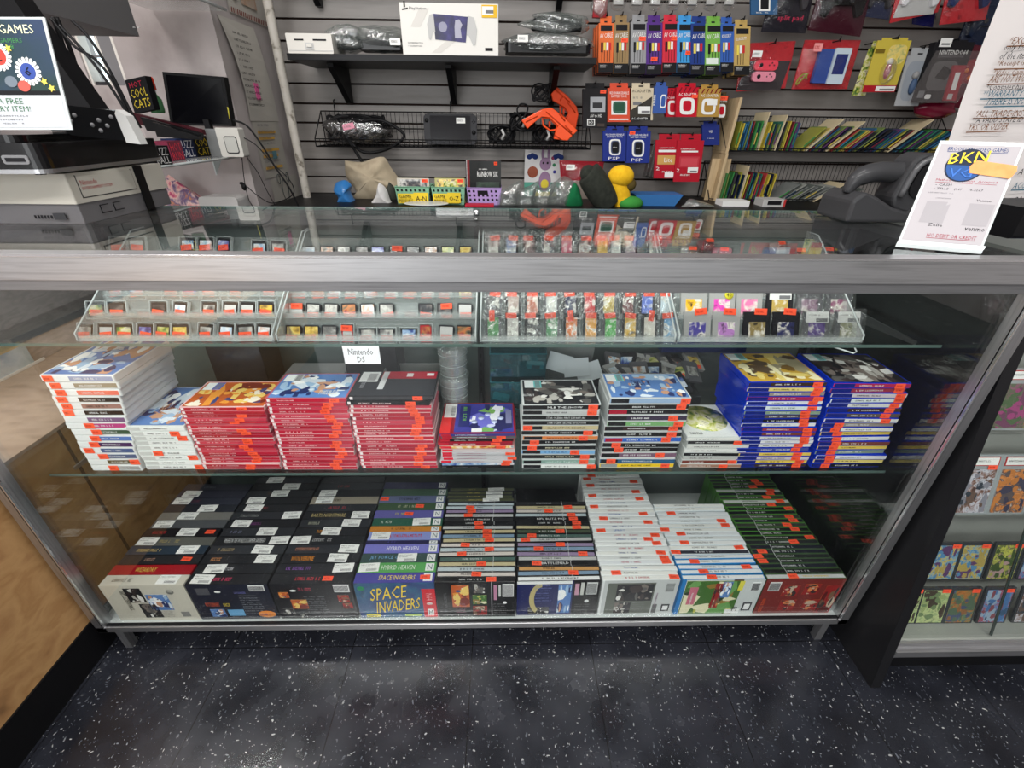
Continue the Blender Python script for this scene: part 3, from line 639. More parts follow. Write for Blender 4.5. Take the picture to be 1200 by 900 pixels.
def f1(i, W_, H_):
    F(i, 0, 1, 0, 1, W_, H_, c(205, 200, 188), 1)
    for a, b, z0, z1, m_ in ((.26, .46, .52, .92, A_DARK), (.34, .56, .08, .48, A_DARK), (.48, .74, .3, .74, A_COOL)): F(i, a, b, z0, z1, W_, H_, m_, 2)
    i.lathe([(.009, 0), (.009, .0006)], c(150, 148, 140), 16, (W_*.8, -.0008, H_*.82), M=Matrix.Rotation(math.pi/2, 3, 'X')); i.box(W_*.8, W_*.9, -.0012, 0, H_*.1, H_*.24, c(130, 130, 128))
    i.text('SUPER CARTRIDGE', (W_*.19, -.0012, H_*.85), -Z1, X1, H_*.7, W_*.08, c(90, 86, 80)); lines(i, W_, H_, .56, .76, .06, .26, 4, INKG, 1)
def f2(i, W_, H_):
    F(i, 0, 1, 0, 1, W_, H_, c(26, 30, 46), 1)
    i.text('GAUNTLET', (W_*.14, -.0012, H_*.36), X1, Z1, W_*.22, H_*.16, c(205, 90, 60)); F(i, .16, .34, .08, .3, W_, H_, A_COOL, 2); F(i, .38, .58, .1, .28, W_, H_, c(110, 170, 215), 2)
    i.text('TURBO', (W_*.36, -.0012, H_*.36), X1, Z1, W_*.16, H_*.14, c(200, 180, 70)); F(i, .1, .26, .72, .9, W_, H_, c(80, 80, 86), 2)
    i.ball((W_*.36, -.001, H_*.8), (.008, .0006, .004), WT, 10, 4); barcode(i, W_, H_, .76, .95, .82, .97); lines(i, W_, H_, .6, .93, .2, .7, 8, c(150, 152, 160), 2)
    i.text('FOR THE SYSTEM', (W_*.56, -.0012, H_*.74), X1, Z1, W_*.18, H_*.07, c(120, 120, 190))
    i.ball((W_*.86, -.001, H_*.14), (.022, .0008, .013), c(230, 140, 60), 16, 6); i.text('BURGER', (W_*.78, -.0022, H_*.1), X1, Z1, W_*.16, H_*.08, c(40, 60, 130))
def f3(i, W_, H_):
    F(i, 0, 1, 0, 1, W_, H_, c(22, 22, 28), 1)
    for k, (a, z, s, m_) in enumerate(((.08, .62, .12, A_WARM), (.2, .3, .2, A_WARM), (.06, .12, .14, A_GREY), (.8, .5, .14, A_RED), (.84, .3, .12, A_RED), (.26, .02, .08, A_GREY))): F(i, a, a+s, z, z+s*1.3, W_, H_, m_, 2)
    i.text('OUT 1998', (W_*.34, -.0012, H_*.8), X1, Z1, W_*.2, H_*.12, c(200, 70, 90)); barcode(i, W_, H_, .78, .97, .78, .98); lines(i, W_, H_, .38, .74, .1, .66, 9, c(110, 112, 118), 3)
    i.ball((W_*.27, -.001, H_*.82), (.008, .0006, .004), WT, 10, 4)
def f4(i, W_, H_):
    F(i, 0, 1, 0, 1, W_, H_, art('starfield', [(14, 20, 60), (20, 60, 120), (24, 90, 130), (12, 18, 50)], 14), 1)
    F(i, .83, 1, 0, .82, W_, H_, c(206, 22, 40), 2)
    for (txt, x, z, w_, h_, sh) in (('SPACE', .17, .5, .46, .34, .12), ('INVADERS', .22, .14, .56, .32, .12)):
        i.text(txt, (W_*x+.001, -.0012, H_*z-.001), X1+Z1*.16, Z1, W_*w_, H_*h_, c(30, 40, 110), shear=sh); i.text(txt, (W_*x, -.0018, H_*z), X1+Z1*.16, Z1, W_*w_, H_*h_, c(240, 208, 50), shear=sh)
    i.ball((W_*.08, -.0012, H_*.86), (.009, .0008, .008), c(20, 130, 80), 14, 6); F(i, .08, .26, .02, .1, W_, H_, c(225, 210, 70), 3); i.text('ACTIVISION', (W_*.09, -.0018, H_*.035), X1, Z1, W_*.16, H_*.05, INK)
    i.text('N64', (W_*.88, -.0016, H_*.7), -Z1, X1, H_*.2, W_*.08, c(235, 160, 165)); F(i, .88, .96, .06, .24, W_, H_, WT, 3); i.text('M', (W_*.895, -.002, H_*.09), X1, Z1, W_*.05, H_*.12, BK)
    i.ball((W_*.915, -.0012, H_*.4), (.008, .0008, .005), c(220, 200, 200), 12, 5); F(i, .58, .8, .03, .09, W_, H_, c(170, 190, 90), 3)
def f5(i, W_, H_):
    F(i, 0, 1, 0, 1, W_, H_, c(16, 16, 20), 1); F(i, .2, .42, .3, .92, W_, H_, A_WARM, 2)
    for k in range(3): F(i, .46, .64, .06+.32*k, .32+.32*k, W_, H_, [A_RED, A_GREEN, A_DARK][k], 2)
    F(i, .7, .708, .04, 1, W_, H_, c(190, 190, 195), 3); barcode(i, W_, H_, .84, .98, .6, .95); F(i, .73, .77, .5, .92, W_, H_, c(190, 130, 160), 2); F(i, .79, .82, .6, .92, W_, H_, c(200, 200, 200), 2)
    i.text('CHAOS LEGENDS', (W_*.14, -.0014, H_*.16), Z1, -X1, H_*.7, W_*.05, c(90, 90, 96)); lines(i, W_, H_, .24, .42, .1, .4, 5, c(170, 120, 140), 5); lines(i, W_, H_, .72, .96, .08, .4, 5, INKG, 6)
    i.ball((W_*.87, -.001, H_*.42), (.005, .0006, .005), WT, 10, 4)
def f6(i, W_, H_):
    F(i, 0, .68, 0, 1, W_, H_, c(30, 36, 90), 1); F(i, .68, 1, 0, 1, W_, H_, c(18, 18, 20), 1); F(i, 0, .66, .93, 1.0, W_, H_, WT, 3)
    F(i, .5, .66, .08, .9, W_, H_, A_COOL, 2)
    i.prism([(math.cos(a)*.03, math.sin(a)*.06) for a in [R(90+k*9) for k in range(18)]]+[(math.cos(a)*.018, math.sin(a)*.045) for a in [R(90+(17-k)*9) for k in range(18)]], (W_*.3, -.0012, H_*.5), X1, Z1, V((0, .0004, 0)), c(190, 175, 120))
    lines(i, W_, H_, .22, .48, .4, .9, 7, c(120, 130, 190), 7); F(i, .14, .4, .06, .26, W_, H_, A_GREY, 2); barcode(i, W_, H_, .84, .97, .62, .95); F(i, .7, .75, .6, .92, W_, H_, c(200, 150, 170), 2)
    F(i, .77, .81, .6, .95, W_, H_, c(210, 210, 205), 2); i.ball((W_*.86, -.001, H_*.42), (.006, .0006, .006), WT, 10, 4); lines(i, W_, H_, .72, .95, .06, .34, 5, INKG, 8); F(i, 0, 1, .0, .02, W_, H_, c(190, 190, 190), 4)
def f7(i, W_, H_):
    F(i, .03, 1, 0, 1, W_, H_, c(196, 198, 198), 1); F(i, .08, .7, .04, .93, W_, H_, c(96, 100, 92), 2); F(i, .2, .68, .42, .9, W_, H_, A_DARK, 3); F(i, .2, .42, .06, .38, W_, H_, A_GREY, 3)
    lines(i, W_, H_, .44, .66, .08, .38, 5, INKG, 9); F(i, .84, .95, .1, .3, W_, H_, c(60, 60, 62), 3); F(i, .86, .93, .14, .26, W_, H_, WT, 4)
    for k in range(8): F(i, .84, .95, .68+.03*k, .685+.03*k, W_, H_, INK, 3)
    i.text('monster clash', (W_*.76, -.0016, H_*.25), Z1, -X1, H_*.5, W_*.03, c(120, 60, 110)); F(i, .72, .78, .04, .3, W_, H_, c(100, 100, 100), 3)
def f8(i, W_, H_):
    F(i, 0, .05, 0, 1, W_, H_, c(30, 120, 190), 3); F(i, .05, 1, 0, 1, W_, H_, c(202, 206, 206), 1); F(i, .06, .74, .02, .97, W_, H_, A_GREEN, 2); F(i, .12, .22, .3, .8, W_, H_, c(200, 110, 130), 3); F(i, .5, .62, .5, .95, W_, H_, A_SKY, 3)
    F(i, .42, .52, .2, .9, W_, H_, A_RED, 3); i.text('fun for all', (W_*.18, -.002, H_*.3), Z1, -X1, H_*.45, W_*.03, WT)
    F(i, .62, .74, 0, 1, W_, H_, c(120, 90, 60), 2); F(i, .7, .76, .7, .96, W_, H_, c(220, 210, 80), 3); barcode(i, W_, H_, .86, .96, .68, .92); F(i, .84, .95, .1, .34, W_, H_, c(70, 70, 74), 3); F(i, .86, .93, .14, .3, W_, H_, WT, 4)
    F(i, .64, .82, .02, .14, W_, H_, WT, 3); i.text('Fl', (W_*.72, -.0022, H_*.1), X1, Z1, W_*.06, H_*.12, BK)
def f9(i, W_, H_):
    F(i, 0, 1, 0, 1, W_, H_, c(120, 44, 40), 1)
    for a, z in ((.26, .52), (.52, .56), (.3, .1), (.6, .1)): F(i, a, a+.2, z, z+.3, W_, H_, A_RED, 2)
    F(i, .8, 1, 0, .8, W_, H_, A_RED, 2); barcode(i, W_, H_, .06, .2, .68, .92); i.text('DOOM RISING', (W_*.1, -.0014, H_*.06), Z1, -X1, H_*.5, W_*.06, c(220, 90, 50))
K = c(36, 37, 41, coat=.7); K2 = c(48, 50, 55, coat=.7)
CN = ['farthest left', 'second', 'third', 'fourth', 'fifth', 'sixth', 'seventh', 'eighth', 'far right']
def posname(k, i, n):
    cn = 'leftmost' if k == 0 else 'rightmost' if k == 8 else nth(k+1)
    return ('front' if i == 0 else nth(i+1)+' from the front')+' of the %s bottom column' % (cn)
def box_column(k, rows, front):
    x0, x1 = colx[k]+.002, colx[k+1]-.002; t = .0288; y = .02
    for i, r_ in enumerate(rows):
        body, sp, title, tc, lab, st, cn = r_[:7]
        tt = r_[7] if len(r_) > 7 else t
        upright('boxed_game', 'boxed game', x1-x0, tt*.97, .131, c(*body), sp if not isinstance(sp, tuple) else c(*sp), title, c(*tc), '%s box, %s' % (cn, posname(k, i, len(rows))), (x0+rt.uniform(-.002, .002), y, ZD), 'boxed games standing in the bottom column %s' % nth(k+1),
                lab, st, patch=(k == 3), front=front if i == 0 else None, rz=rt.uniform(-.006, .006), tx=(.12*(x1-x0) if lab and lab > .5 else None))
        y += tt
kk = (24, 25, 28); wh = (225, 225, 225)
box_column(0, [((205, 200, 188), (205, 200, 188), 'GUN SQUAD', (90, 86, 80), .78, None, 'cream'), ((150, 24, 34), (160, 24, 34), 'WIZARDRY', (220, 190, 90), None, None, 'red'), (kk, (40, 40, 44), 'TECMO', (190, 150, 130), None, .82, 'black'),
               (kk, (44, 56, 70), 'SUPER TENNIS', (210, 180, 110), .76, None, 'slate'), ((90, 90, 86), (98, 98, 94), 'STAR FORCE', (190, 170, 110), .14, None, 'grey'), (kk, (32, 30, 34), 'RUNNERS', (190, 40, 50), .58, .88, 'black red lettered'),
               ((70, 72, 76), (84, 86, 90), None, wh, .16, None, 'dark grey'), ((110, 110, 110), (120, 118, 114), 'KIRK', (160, 60, 70), .4, None, 'mid grey'), (kk, (44, 46, 54), None, wh, .6, None, 'charcoal'),
               ((46, 48, 60), (52, 54, 66), 'LEGENDS', (120, 60, 80), .16, None, 'slate blue'), ((50, 52, 64), (58, 58, 72), None, wh, .2, None, 'dull blue'), (kk, (60, 60, 70), 'OUTPOST', (110, 110, 120), None, None, 'plain dark')], f1)
box_column(1, [(kk, K, 'GUILE DECK', (220, 70, 110), .18, None, 'black pink lettered'), (kk, K, 'RUSHING', (200, 200, 205), .25, None, 'black white lettered'), (kk, K, 'GLORY', (220, 150, 90), .82, None, 'black copper lettered'), (kk, K2, 'INFINITY', (170, 150, 110), .7, None, 'charcoal'),
               (kk, K, 'WHERE IN THE WORLD IS CARMEN SANDIEGO', (230, 230, 230), .86, None, 'black two line'), (kk, K2, 'ZODIAC', (120, 120, 150), .62, None, 'dull black'), (kk, K, 'SPRITES', (120, 60, 120), .2, None, 'black purple lettered'),
               (kk, K2, 'PERFECT 10', (150, 150, 150), .85, None, 'black grey lettered'), (kk, K, 'CHRONO', (150, 60, 60), .24, None, 'black rust lettered'), (kk, K, None, wh, .2, None, 'plain black'), (kk, K2, 'SHADOWRUN', (90, 70, 60), .5, None, 'brown lettered'), (kk, K, None, wh, .6, None, 'matt black'), (kk, K2, None, wh, .3, None, 'dusty black')], f2)
box_column(2, [(kk, K, 'Cal Streaker', (205, 60, 70), None, .7, 'black red lettered'), (kk, K, 'SUPER METALS', (150, 90, 190), .84, None, 'black violet lettered'), (kk, K, 'WOLVERINE', (240, 150, 40), .72, None, 'black orange lettered'), (kk, K2, 'AERO FIGHTER', (200, 130, 100), .82, None, 'charcoal'),
               (kk, K, 'TERRANIGMA', (190, 190, 190), .14, None, 'black grey lettered'), (kk, K, 'DOUBLE DRAGON', (230, 150, 40), .5, None, 'black amber lettered'), (kk, K2, 'ROBOTS', (170, 170, 150), .72, None, 'dull black'), (kk, K, 'BARTS NIGHTMARE', (200, 180, 120), .82, None, 'black yellow lettered'),
               (kk, K2, 'SUPER DUNK', (170, 60, 70), None, None, 'black pink lettered'), ((150, 142, 128), (150, 142, 128), 'KARATE', (70, 60, 50), .2, None, 'tan'), (kk, K, None, wh, .2, None, 'plain black'), (kk, K2, 'GRADIUS', (150, 50, 50), None, None, 'dusty black'), (kk, K, None, wh, None, None, 'matt black')], f3)
box_column(3, [((60, 60, 140), (70, 66, 150), 'SPACE INVADERS', (235, 210, 80), None, .88, 'blue'), ((90, 160, 90), (86, 160, 86), 'HYBRID HEAVEN', (225, 235, 220), .14, None, 'green'), ((50, 70, 70), (56, 76, 76), 'JET FORCE GEMINI', (120, 170, 210), .6, None, 'dark teal'),
               ((110, 110, 190), (120, 118, 196), 'HYBRID HEAVEN', (235, 235, 245), None, None, 'lilac'), ((40, 40, 70), (44, 42, 80), 'WARP', (90, 90, 170), None, None, 'navy', .012), ((130, 140, 200), (140, 150, 210), 'SUPER ROBOT SPIRITS', (210, 50, 60), .17, None, 'pale blue'), ((190, 120, 50), (200, 130, 50), 'GOLDEN FIST', (60, 30, 20), None, None, 'orange', .02),
               ((40, 90, 70), (40, 90, 72), 'TRAILS', (200, 210, 200), .7, None, 'deep green'), ((90, 90, 150), (96, 92, 160), 'MARINES', (200, 190, 80), None, .5, 'violet'), ((60, 80, 60), (60, 84, 60), 'BODY SNATCH', (180, 180, 150), None, .62, 'moss green'), ((90, 100, 130), (96, 104, 140), 'STUNT RIDERS', (40, 40, 60), None, .08, 'grey-blue'),
               ((60, 80, 60), (70, 96, 80), None, wh, None, None, 'sea green'), ((50, 50, 70), (60, 60, 90), None, wh, None, None, 'dusk blue')], f4)
def dvd_column(k, n, shell, fn, front, t=.0146, H=.132, y=.02, line=None, pull=0, cols=None, name='game_case'):
    x0, x1 = colx[k]+.002, colx[k+1]-.002
    for i in range(n):
        s = fn(i)
        sh = s.get('shell', shell)
        upright(name, 'game case', x1-x0, t*.95, H, sh, s['spine'], s.get('title'), s.get('tcol', WT), '%s spined case, %s' % (s['cn'], posname(k, i, n)), (x0+rt.uniform(-.003, .003)+pull*i, y, ZD), 'cases standing in the bottom column %s' % nth(k+1),
                s.get('lab'), s.get('stick'), inset=.0022, line=line, front=front if i == 0 else None, rz=rt.uniform(-.012, .012), tx=s.get('tx'), tw=s.get('tw'))
        y += t
PP_ = 1
def gen(seed, pal, sp, shells=None):
    def f(i):
        r = random.Random(seed*77+i); q, cn = pal[r.randrange(len(pal))]; g_ = sum(q)/3; q = tuple(int(z*.62+g_*.38) for z in q)
        return dict(spine=c(*q), cn=cn, title=r.choice(TITLES), tcol=c(30, 30, 34) if sum(q) > 420 else c(225, 225, 225), stick=sp(i, r))
    return f
PP = [((190, 190, 190), 'silver'), ((30, 30, 34), 'black'), ((70, 90, 60), 'olive'), ((110, 150, 190), 'light blue'), ((150, 120, 170), 'violet'), ((210, 190, 130), 'sand'), ((44, 44, 48), 'charcoal'), ((180, 200, 210), 'ice blue'), ((90, 60, 60), 'brown'), ((214, 200, 190), 'cream'), ((70, 110, 100), 'teal')]
sp5 = {0: .7, 1: .5, 3: .55, 5: .3, 6: .66, 7: .33, 8: .64, 9: .62, 10: .6, 11: .52, 12: .48, 14: .34, 15: .38, 16: .36}
def g5(i):
    s = gen(5, PP, lambda i, r: sp5.get(i))(i)
    if i in (18, 19, 20, 21): s = dict(spine=c(80, 84, 60), cn='dark green titled', title=['RULE OF ROSE', 'SUIKODEN', 'HAUNTING', 'SAGA'][i-18], tcol=c(190, 170, 90), lab=.72 if i > 18 else .65, shell=K2)
    return s
dvd_column(4, 22, BK, g5, f5, line=.7)
sp6 = {0: None, 1: .68, 3: .24, 5: .84, 6: .28, 7: .56, 8: .12, 9: .2, 10: .58, 11: .82, 12: .82, 13: .8, 14: .78, 15: .46, 16: .74}
def g6(i):
    s = gen(6, PP, lambda i, r: sp6.get(i))(i)
    if i == 0: s.update(spine=WT, cn='white striped', title='Rez New World Special', tcol=BK)
    if i == 2: s.update(spine=c(200, 150, 90), cn='orange-brown', title='STIGMA', tcol=BK)
    if i in (3,): s.update(spine=c(24, 24, 26), cn='black', title='BATTLEFIELD', tcol=WT)
    if i == 13: s.update(spine=c(20, 20, 22), cn='jet black', title='NFL BLITZ PRO', tcol=WT)
    return s
dvd_column(5, 18, BK, g6, f6, line=.66)
PW = [((232, 234, 234), 'white'), ((222, 226, 226), 'pale grey'), ((236, 236, 230), 'off-white'), ((226, 230, 236), 'cool white')]
tc7 = [(190, 40, 60), (60, 60, 66), (40, 90, 170), (190, 90, 110), (90, 90, 90), (30, 60, 140)]
def g7(i):
    s = gen(7, PW, lambda i, r: [.93, .2, None, .9, .9, .88, None, .86, .75, .88, .12, None, .86, .2, .82, None, .1, None, .86, .12, .84, None, .14, .86, .1, .2][i])(i)
    s['tcol'] = c(*tc7[i % 6]); s['shell'] = c(226, 228, 228)
    if i == 10: s.update(title='SPRAY', tcol=c(30, 100, 180))
    return s
dvd_column(6, 26, WT, g7, f7)
def g8(i):
    s = gen(8, PW, lambda i, r: [.36, .28, .84, .24, None, .06, .9, .2, None, .22, .04, .88, .86, None, .2, None, None][i])(i)
    s['tcol'] = c(90, 92, 96); s['shell'] = c(40, 130, 195) if i < 5 else c(215, 222, 226)
    if i == 5: s.update(spine=c(50, 50, 60), cn='dark spined', tcol=WT)
    return s
dvd_column(7, 17, WT, g8, f8, t=.0148)
PX = [((26, 28, 30), 'black'), ((40, 42, 44), 'charcoal'), ((32, 34, 50), 'midnight'), ((200, 202, 200), 'silver'), ((60, 66, 56), 'dark olive'), ((34, 30, 30), 'soot')]
def g9(i):
    s = gen(9, PX, lambda i, r: [.34, None, None, .06, .05, .14, None, .66, .9, None, .8, .72, .85, .84, None, .9, .7, .86, .72, .8, .85, .62, .74, .72, None, None][i])(i)
    s['shell'] = c(70, 120, 50) if i > 8 else c(60, 84, 52)
    if i == 0: s.update(title='HEATING HIDALGO', tcol=c(220, 190, 60), cn='black gold lettered', tx=.09, tw=.08)
    return s
dvd_column(8, 26, c(60, 84, 52), g9, f9, line=.28, t=.0148)
o = MB().rbox(0, .19, 0, .12, 0, .045, BK, r=.002).build('black_box', loc=at(601, 591, Z=ZD+.05)+V((0, .02, -.0))); o.location.z = ZD+.06
o.location = (colx[5]+.01, .31, ZD); tag(o, 'plain black flat box lying behind the sixth bottom column', 'box')
# ================================================================== CARTRIDGE TRAYS on the upper shelf
TRX = [(.189, .558, 'first'), (.563, .943, 'second'), (.949, 1.328, 'third'), (1.333, 1.697, 'fourth')]
def prof(s=0): return [(.117, 0), (.117, .016), (.345, .158), (.385, .158), (.385, 0)]
for x0, x1, nm in TRX:
    t_ = thing('cartridge_tray', 'clear acrylic stepped tray of cartridges, %s' % {'first': 'leftmost of the four', 'second': 'second from the left', 'third': 'third from the left', 'fourth': 'rightmost of the four'}[nm], 'display tray', (x0, 0, SU+.0004), group='acrylic trays on the upper shelf')
    w = x1-x0
    for a in (0, w-.003): 
        mb = MB().prism(prof(), (a, 0, 0), Y1, Z1, X1*.003, ACRYL)
        mb.tube([(a+.0015, .117, .001), (a+.0015, .117, .016), (a+.0015, .345, .158), (a+.0015, .385, .158)], .0016, ACEDGE, 5)
        mb.build('side_panel', t_)
    for k in range(5):
        y = .118+k*.046; z = .001+k*.0285
        mb = MB().box(.003, w-.003, y, y+.044, z, z+.002, ACRYL).box(.003, w-.003, y, y+.002, z+.002, z+.009, ACRYL).box(.003, w-.003, y, y+.0014, z-.0004, z+.0014, ACEDGE)
        mb.box(.003, w-.003, y+.043, y+.045, z, z+.03, ACRYL)
        mb.build('step', t_)
CARTG = paint((92, 92, 96), .5); CARTD = paint((34, 34, 38), .45); CARTL = paint((168, 168, 166), .5)
LABS = [A_SKY, A_COOL, A_GREY, A_GREEN, A_GREY, A_DARK, A_GOLD, A_PURP, A_RED, A_GREY, A_SKY, LGREY]
rc = random.Random(5)
TILT = R(62)
def cart(P, w, h, body, lab, label, group, stick=(0, -.3), wrap=None, sleeve=None, tilt=TILT, rz=0, name='game_cartridge', lw=.84, lh=.62, lo=.02, sticksc=.8, d=.006, cut=True, extra=None):
    """loose cartridge leaning on its step: body > label_art, price_sticker, clear sleeve"""
    mb = MB()
    pts = [(-w/2, -h/2), (w/2, -h/2), (w/2, h/2-(.004 if cut else 0)), (w/2-(.004 if cut else .001), h/2), (-w/2, h/2)]
    mb.prism(pts, (0, 0, 0), X1, Y1, Z1*-d, body)
    for k in (-1, 1): mb.box(k*w*.47-.0008, k*w*.47+.0008, -h*.35, h*.35, 0, .0006, body)
    o = mb.build(name, loc=P); o.rotation_euler = (tilt, 0, rz); tag(o, label, 'game cartridge', group)
    a = MB().box(-w*lw/2, w*lw/2, -h*lh/2+h*lo, h*lh/2+h*lo, 0, .0005, lab)
    if extra: extra(a, w, h)
    a.build('label_art', o)
    if stick: put('price_sticker', STK, o, (w*stick[0], h*stick[1], .0016), (0, 0, rc.uniform(-.15, .15)+(stick[2] if len(stick) > 2 else 0)), (sticksc,)*3)
    if sleeve:
        s_ = MB().box(-w*.62, w*.62, -h*.62, h*.62, -d-.0005, -d, SLEEVE)
        for (p, q, r_, s2) in ((-.62, .62, -.62, -.59), (-.62, .62, .59, .62), (-.62, -.59, -.62, .62), (.59, .62, -.62, .62)): s_.box(w*p, w*q, h*r_, h*s2, -d, .001, ACEDGE)
        s_.build('clear_case', o)
    if wrap:
        n = 5; vs = []; fs = []
        for i in range(n+1):
            for j in range(n+1): vs.append((w*.6*(2*i/n-1), h*.6*(2*j/n-1), .0022+rc.uniform(0, .0016)))
        for i in range(n):
            for j in range(n): fs.append((i*(n+1)+j, (i+1)*(n+1)+j, (i+1)*(n+1)+j+1, i*(n+1)+j+1))
        MB().add(vs, fs, WRAP).build('plastic_bag', o)
    return o
rows_nm = {0: 'bottom row', 1: 'second row', 2: 'third row', 4: 'top row', 3: 'fourth row'}
YR = {0: .150, 1: .196, 2: .242, 3: .288, 4: .325}
# leftmost tray: clear-cased cartridges
T1 = {0: ([100, 124, 145, 170, 191, 211, 241, 265, 288, 309], 389), 1: ([112, 137, 186, 211, 245, 270, 290, 312], 363), 2: ([135, 159, 200, 222, 246, 276, 314], 341), 4: ([138, 160, 220, 241, 262, 304, 326], 291)}
for r_, (us, v) in T1.items():
    for i, u in enumerate(us):
        v2 = v+(-4 if r_ == 4 and i < 5 else 0); P = at(u, v2, Y=YR[r_])
        cart(P, .029, .029, CARTD, rc.choice(LABS), 'clear cased square cartridge, %s from left, %s of the leftmost tray' % (nth(i+1), rows_nm[r_]), 'clear cased cartridges in the leftmost tray', (rc.uniform(-.1, .1), -.2), sleeve=True, rz=rc.uniform(-.25, .15), sticksc=.92)
T2 = {0: ([344, 365, 386, 407, 431, 453, 479, 499, 523, 544], 391), 1: ([347, 367, 388, 409, 431, 453, 499, 521, 545], 365), 2: ([351, 372, 392, 412, 433, 459, 481, 502, 523, 545], 342), 4: ([362, 383, 403, 424, 443, 464, 484, 505, 525, 546], 297)}
for r_, (us, v) in T2.items():
    for i, u in enumerate(us):
        nar = r_ == 0 and i in (3, 7); emp = r_ == 0 and i in (4, 5, 6)
        P = at(u, v+(2 if emp else 0), Y=YR[r_])
        cart(P, (.021 if nar else .031)*(.98 if r_ else 1), .026 if emp else .033, CARTD if not nar else paint((190, 40, 50), .4), rc.choice(LABS), '%s cartridge, %s from left in the %s of the second tray' % ('narrow red' if nar else 'small black', nth(i+1), rows_nm[r_]), 'small cartridges in the second tray', (rc.uniform(-.15, .15), .32 if (i+r_*3) % 7 == 3 else -.24), rz=rc.uniform(-.12, .1), lw=.82, lh=.8, sleeve=(nar or emp), sticksc=.9)
# third tray: long cartridges standing in bags, two rows visible in full
GC = [((60, 150, 70), 'green'), ((200, 196, 190), 'pale grey'), ((60, 60, 62), 'dark grey'), ((70, 150, 90), 'leaf green'), ((240, 130, 40), 'orange'), ((240, 170, 50), 'amber'), ((60, 180, 60), 'bright green'), ((235, 190, 60), 'yellow'), ((225, 220, 205), 'cream'), ((110, 170, 215), 'sky blue')]
GC1 = [((90, 90, 90), 'grey'), ((190, 170, 160), 'beige'), ((190, 110, 80), 'copper'), ((200, 205, 200), 'silver'), ((30, 40, 80), 'navy'), ((200, 40, 40), 'red'), ((190, 170, 90), 'gold'), ((110, 60, 60), 'maroon'), ((90, 120, 210), 'blue'), ((200, 220, 230), 'ice blue')]
def longcart(u, v, Y, i, r_, q, cn, sty=.42, h=.056, v_only=False):
    P = at(u, v, Y=Y)
    mat = art('cartridge_label_'+cn.replace(' ', '_'), [tuple(int(x*.35) for x in q), q, q, (235, 235, 225), tuple(int(x*.6) for x in q)], 60)
    cart(P, .031, h, CARTD if i % 3 else CARTG, mat, 'bagged cartridge with %s label, %s from left in %s of third tray' % (cn, nth(i+1), rows_nm[r_]), 'bagged long cartridges in the third tray', (rc.uniform(-.15, .15), sty, (math.pi/2 if (i in (0, 4, 8) and r_ == 0) else 0)), wrap=True, lw=.7, lh=.78, lo=-.03, tilt=R(68), sticksc=.85, cut=False, rz=rc.uniform(-.05, .05))
for i in range(10):
    longcart(578+22.9*i, 384, .150, i, 0, *GC[i])
    longcart(579+22.4*i, 358, .196, i, 1, *GC1[i])
    longcart(580+22*i, 338, .242, i, 2, *[((226, 190, 60), 'lemon'), ((210, 190, 150), 'sand'), ((90, 90, 90), 'ash grey'), ((60, 120, 200), 'azure'), ((80, 80, 80), 'slate'), ((200, 170, 60), 'mustard'), ((90, 120, 200), 'cobalt'), ((90, 60, 60), 'brown'), ((110, 100, 160), 'lavender'), ((240, 200, 40), 'vivid yellow')][i])
for i, u in enumerate([578, 599, 621, 643, 664, 684, 706, 722, 739, 767]):
    longcart(u, 290, .335, i, 4, *[((200, 196, 190), 'white'), ((100, 130, 180), 'denim'), ((120, 90, 90), 'dusky'), ((70, 80, 90), 'storm grey'), ((200, 60, 100), 'pink'), ((120, 110, 110), 'stone'), ((230, 190, 80), 'honey'), ((200, 210, 210), 'frosted'), ((170, 150, 160), 'mauve grey'), ((170, 180, 170), 'sage')][i], sty=.36)
# rightmost tray: square grey cartridges
G0 = [((70, 60, 150), CARTL, 'indigo'), ((190, 130, 200), CARTL, 'pink and purple'), ((150, 130, 80), CARTD, 'gold patterned'), ((40, 44, 90), CARTD, 'dark blue'), ((90, 60, 140), CARTG, 'violet'), ((150, 150, 120), CARTG, 'faded khaki')]
G1 = [((250, 190, 40), CARTL, 'bright yellow'), ((235, 80, 190), CARTL, 'hot pink'), ((245, 130, 180), CARTL, 'light pink'), ((200, 170, 90), CARTD, 'tan'), ((150, 120, 140), CARTG, 'mauve'), ((150, 60, 110), CARTG, 'plum')]
for r_, G, v, us in ((0, G0, 383, [817, 851, 887, 921, 957, 994]), (1, G1, 356, [813, 846, 878, 914, 949, 983])):
    for i, u in enumerate(us):
        q, bd, cn = G[i]; P = at(u, v, Y=YR[r_]+.004)
        mat = art('square_label_'+cn.replace(' ', '_'), [tuple(int(x*.3) for x in q), q, q, (240, 235, 225), tuple(int(x*.55) for x in q)], 45, const=False)
        ex = (lambda a, w, h: a.lathe([(.009, 0), (.009, .001)], paint((235, 225, 60), .5), 18, (w*.25, h*.3, .001)).text('40', (w*.14, h*.24, .0024), X1, Y1, w*.2, h*.12, INK)) if (r_ == 1 and i == 1) else (lambda a, w, h: a.box(-w*.42, w*.42, h*.14, h*.5, .0006, .001, WHITE).text('USED GAME', (-w*.38, h*.36, .0014), X1, Y1, w*.6, h*.06, INKG).box(-w*.05, w*.38, h*.16, h*.28, .001, .0012, INKG)) if (r_ == 0 and i > 3) or (r_ == 1 and i == 3) else None
        cart(P, .054, .060, bd, mat, 'square cartridge with %s label, %s from left in %s of rightmost tray' % (cn, nth(i+1), rows_nm[r_]), 'square cartridges in the rightmost tray', None if (r_ == 1 and i in (1, 3)) or (r_ == 0 and i > 3) else (.1, .5), wrap=(i > 3), lw=.62, lh=.5, lo=-.09, tilt=R(66), sticksc=1, extra=ex)
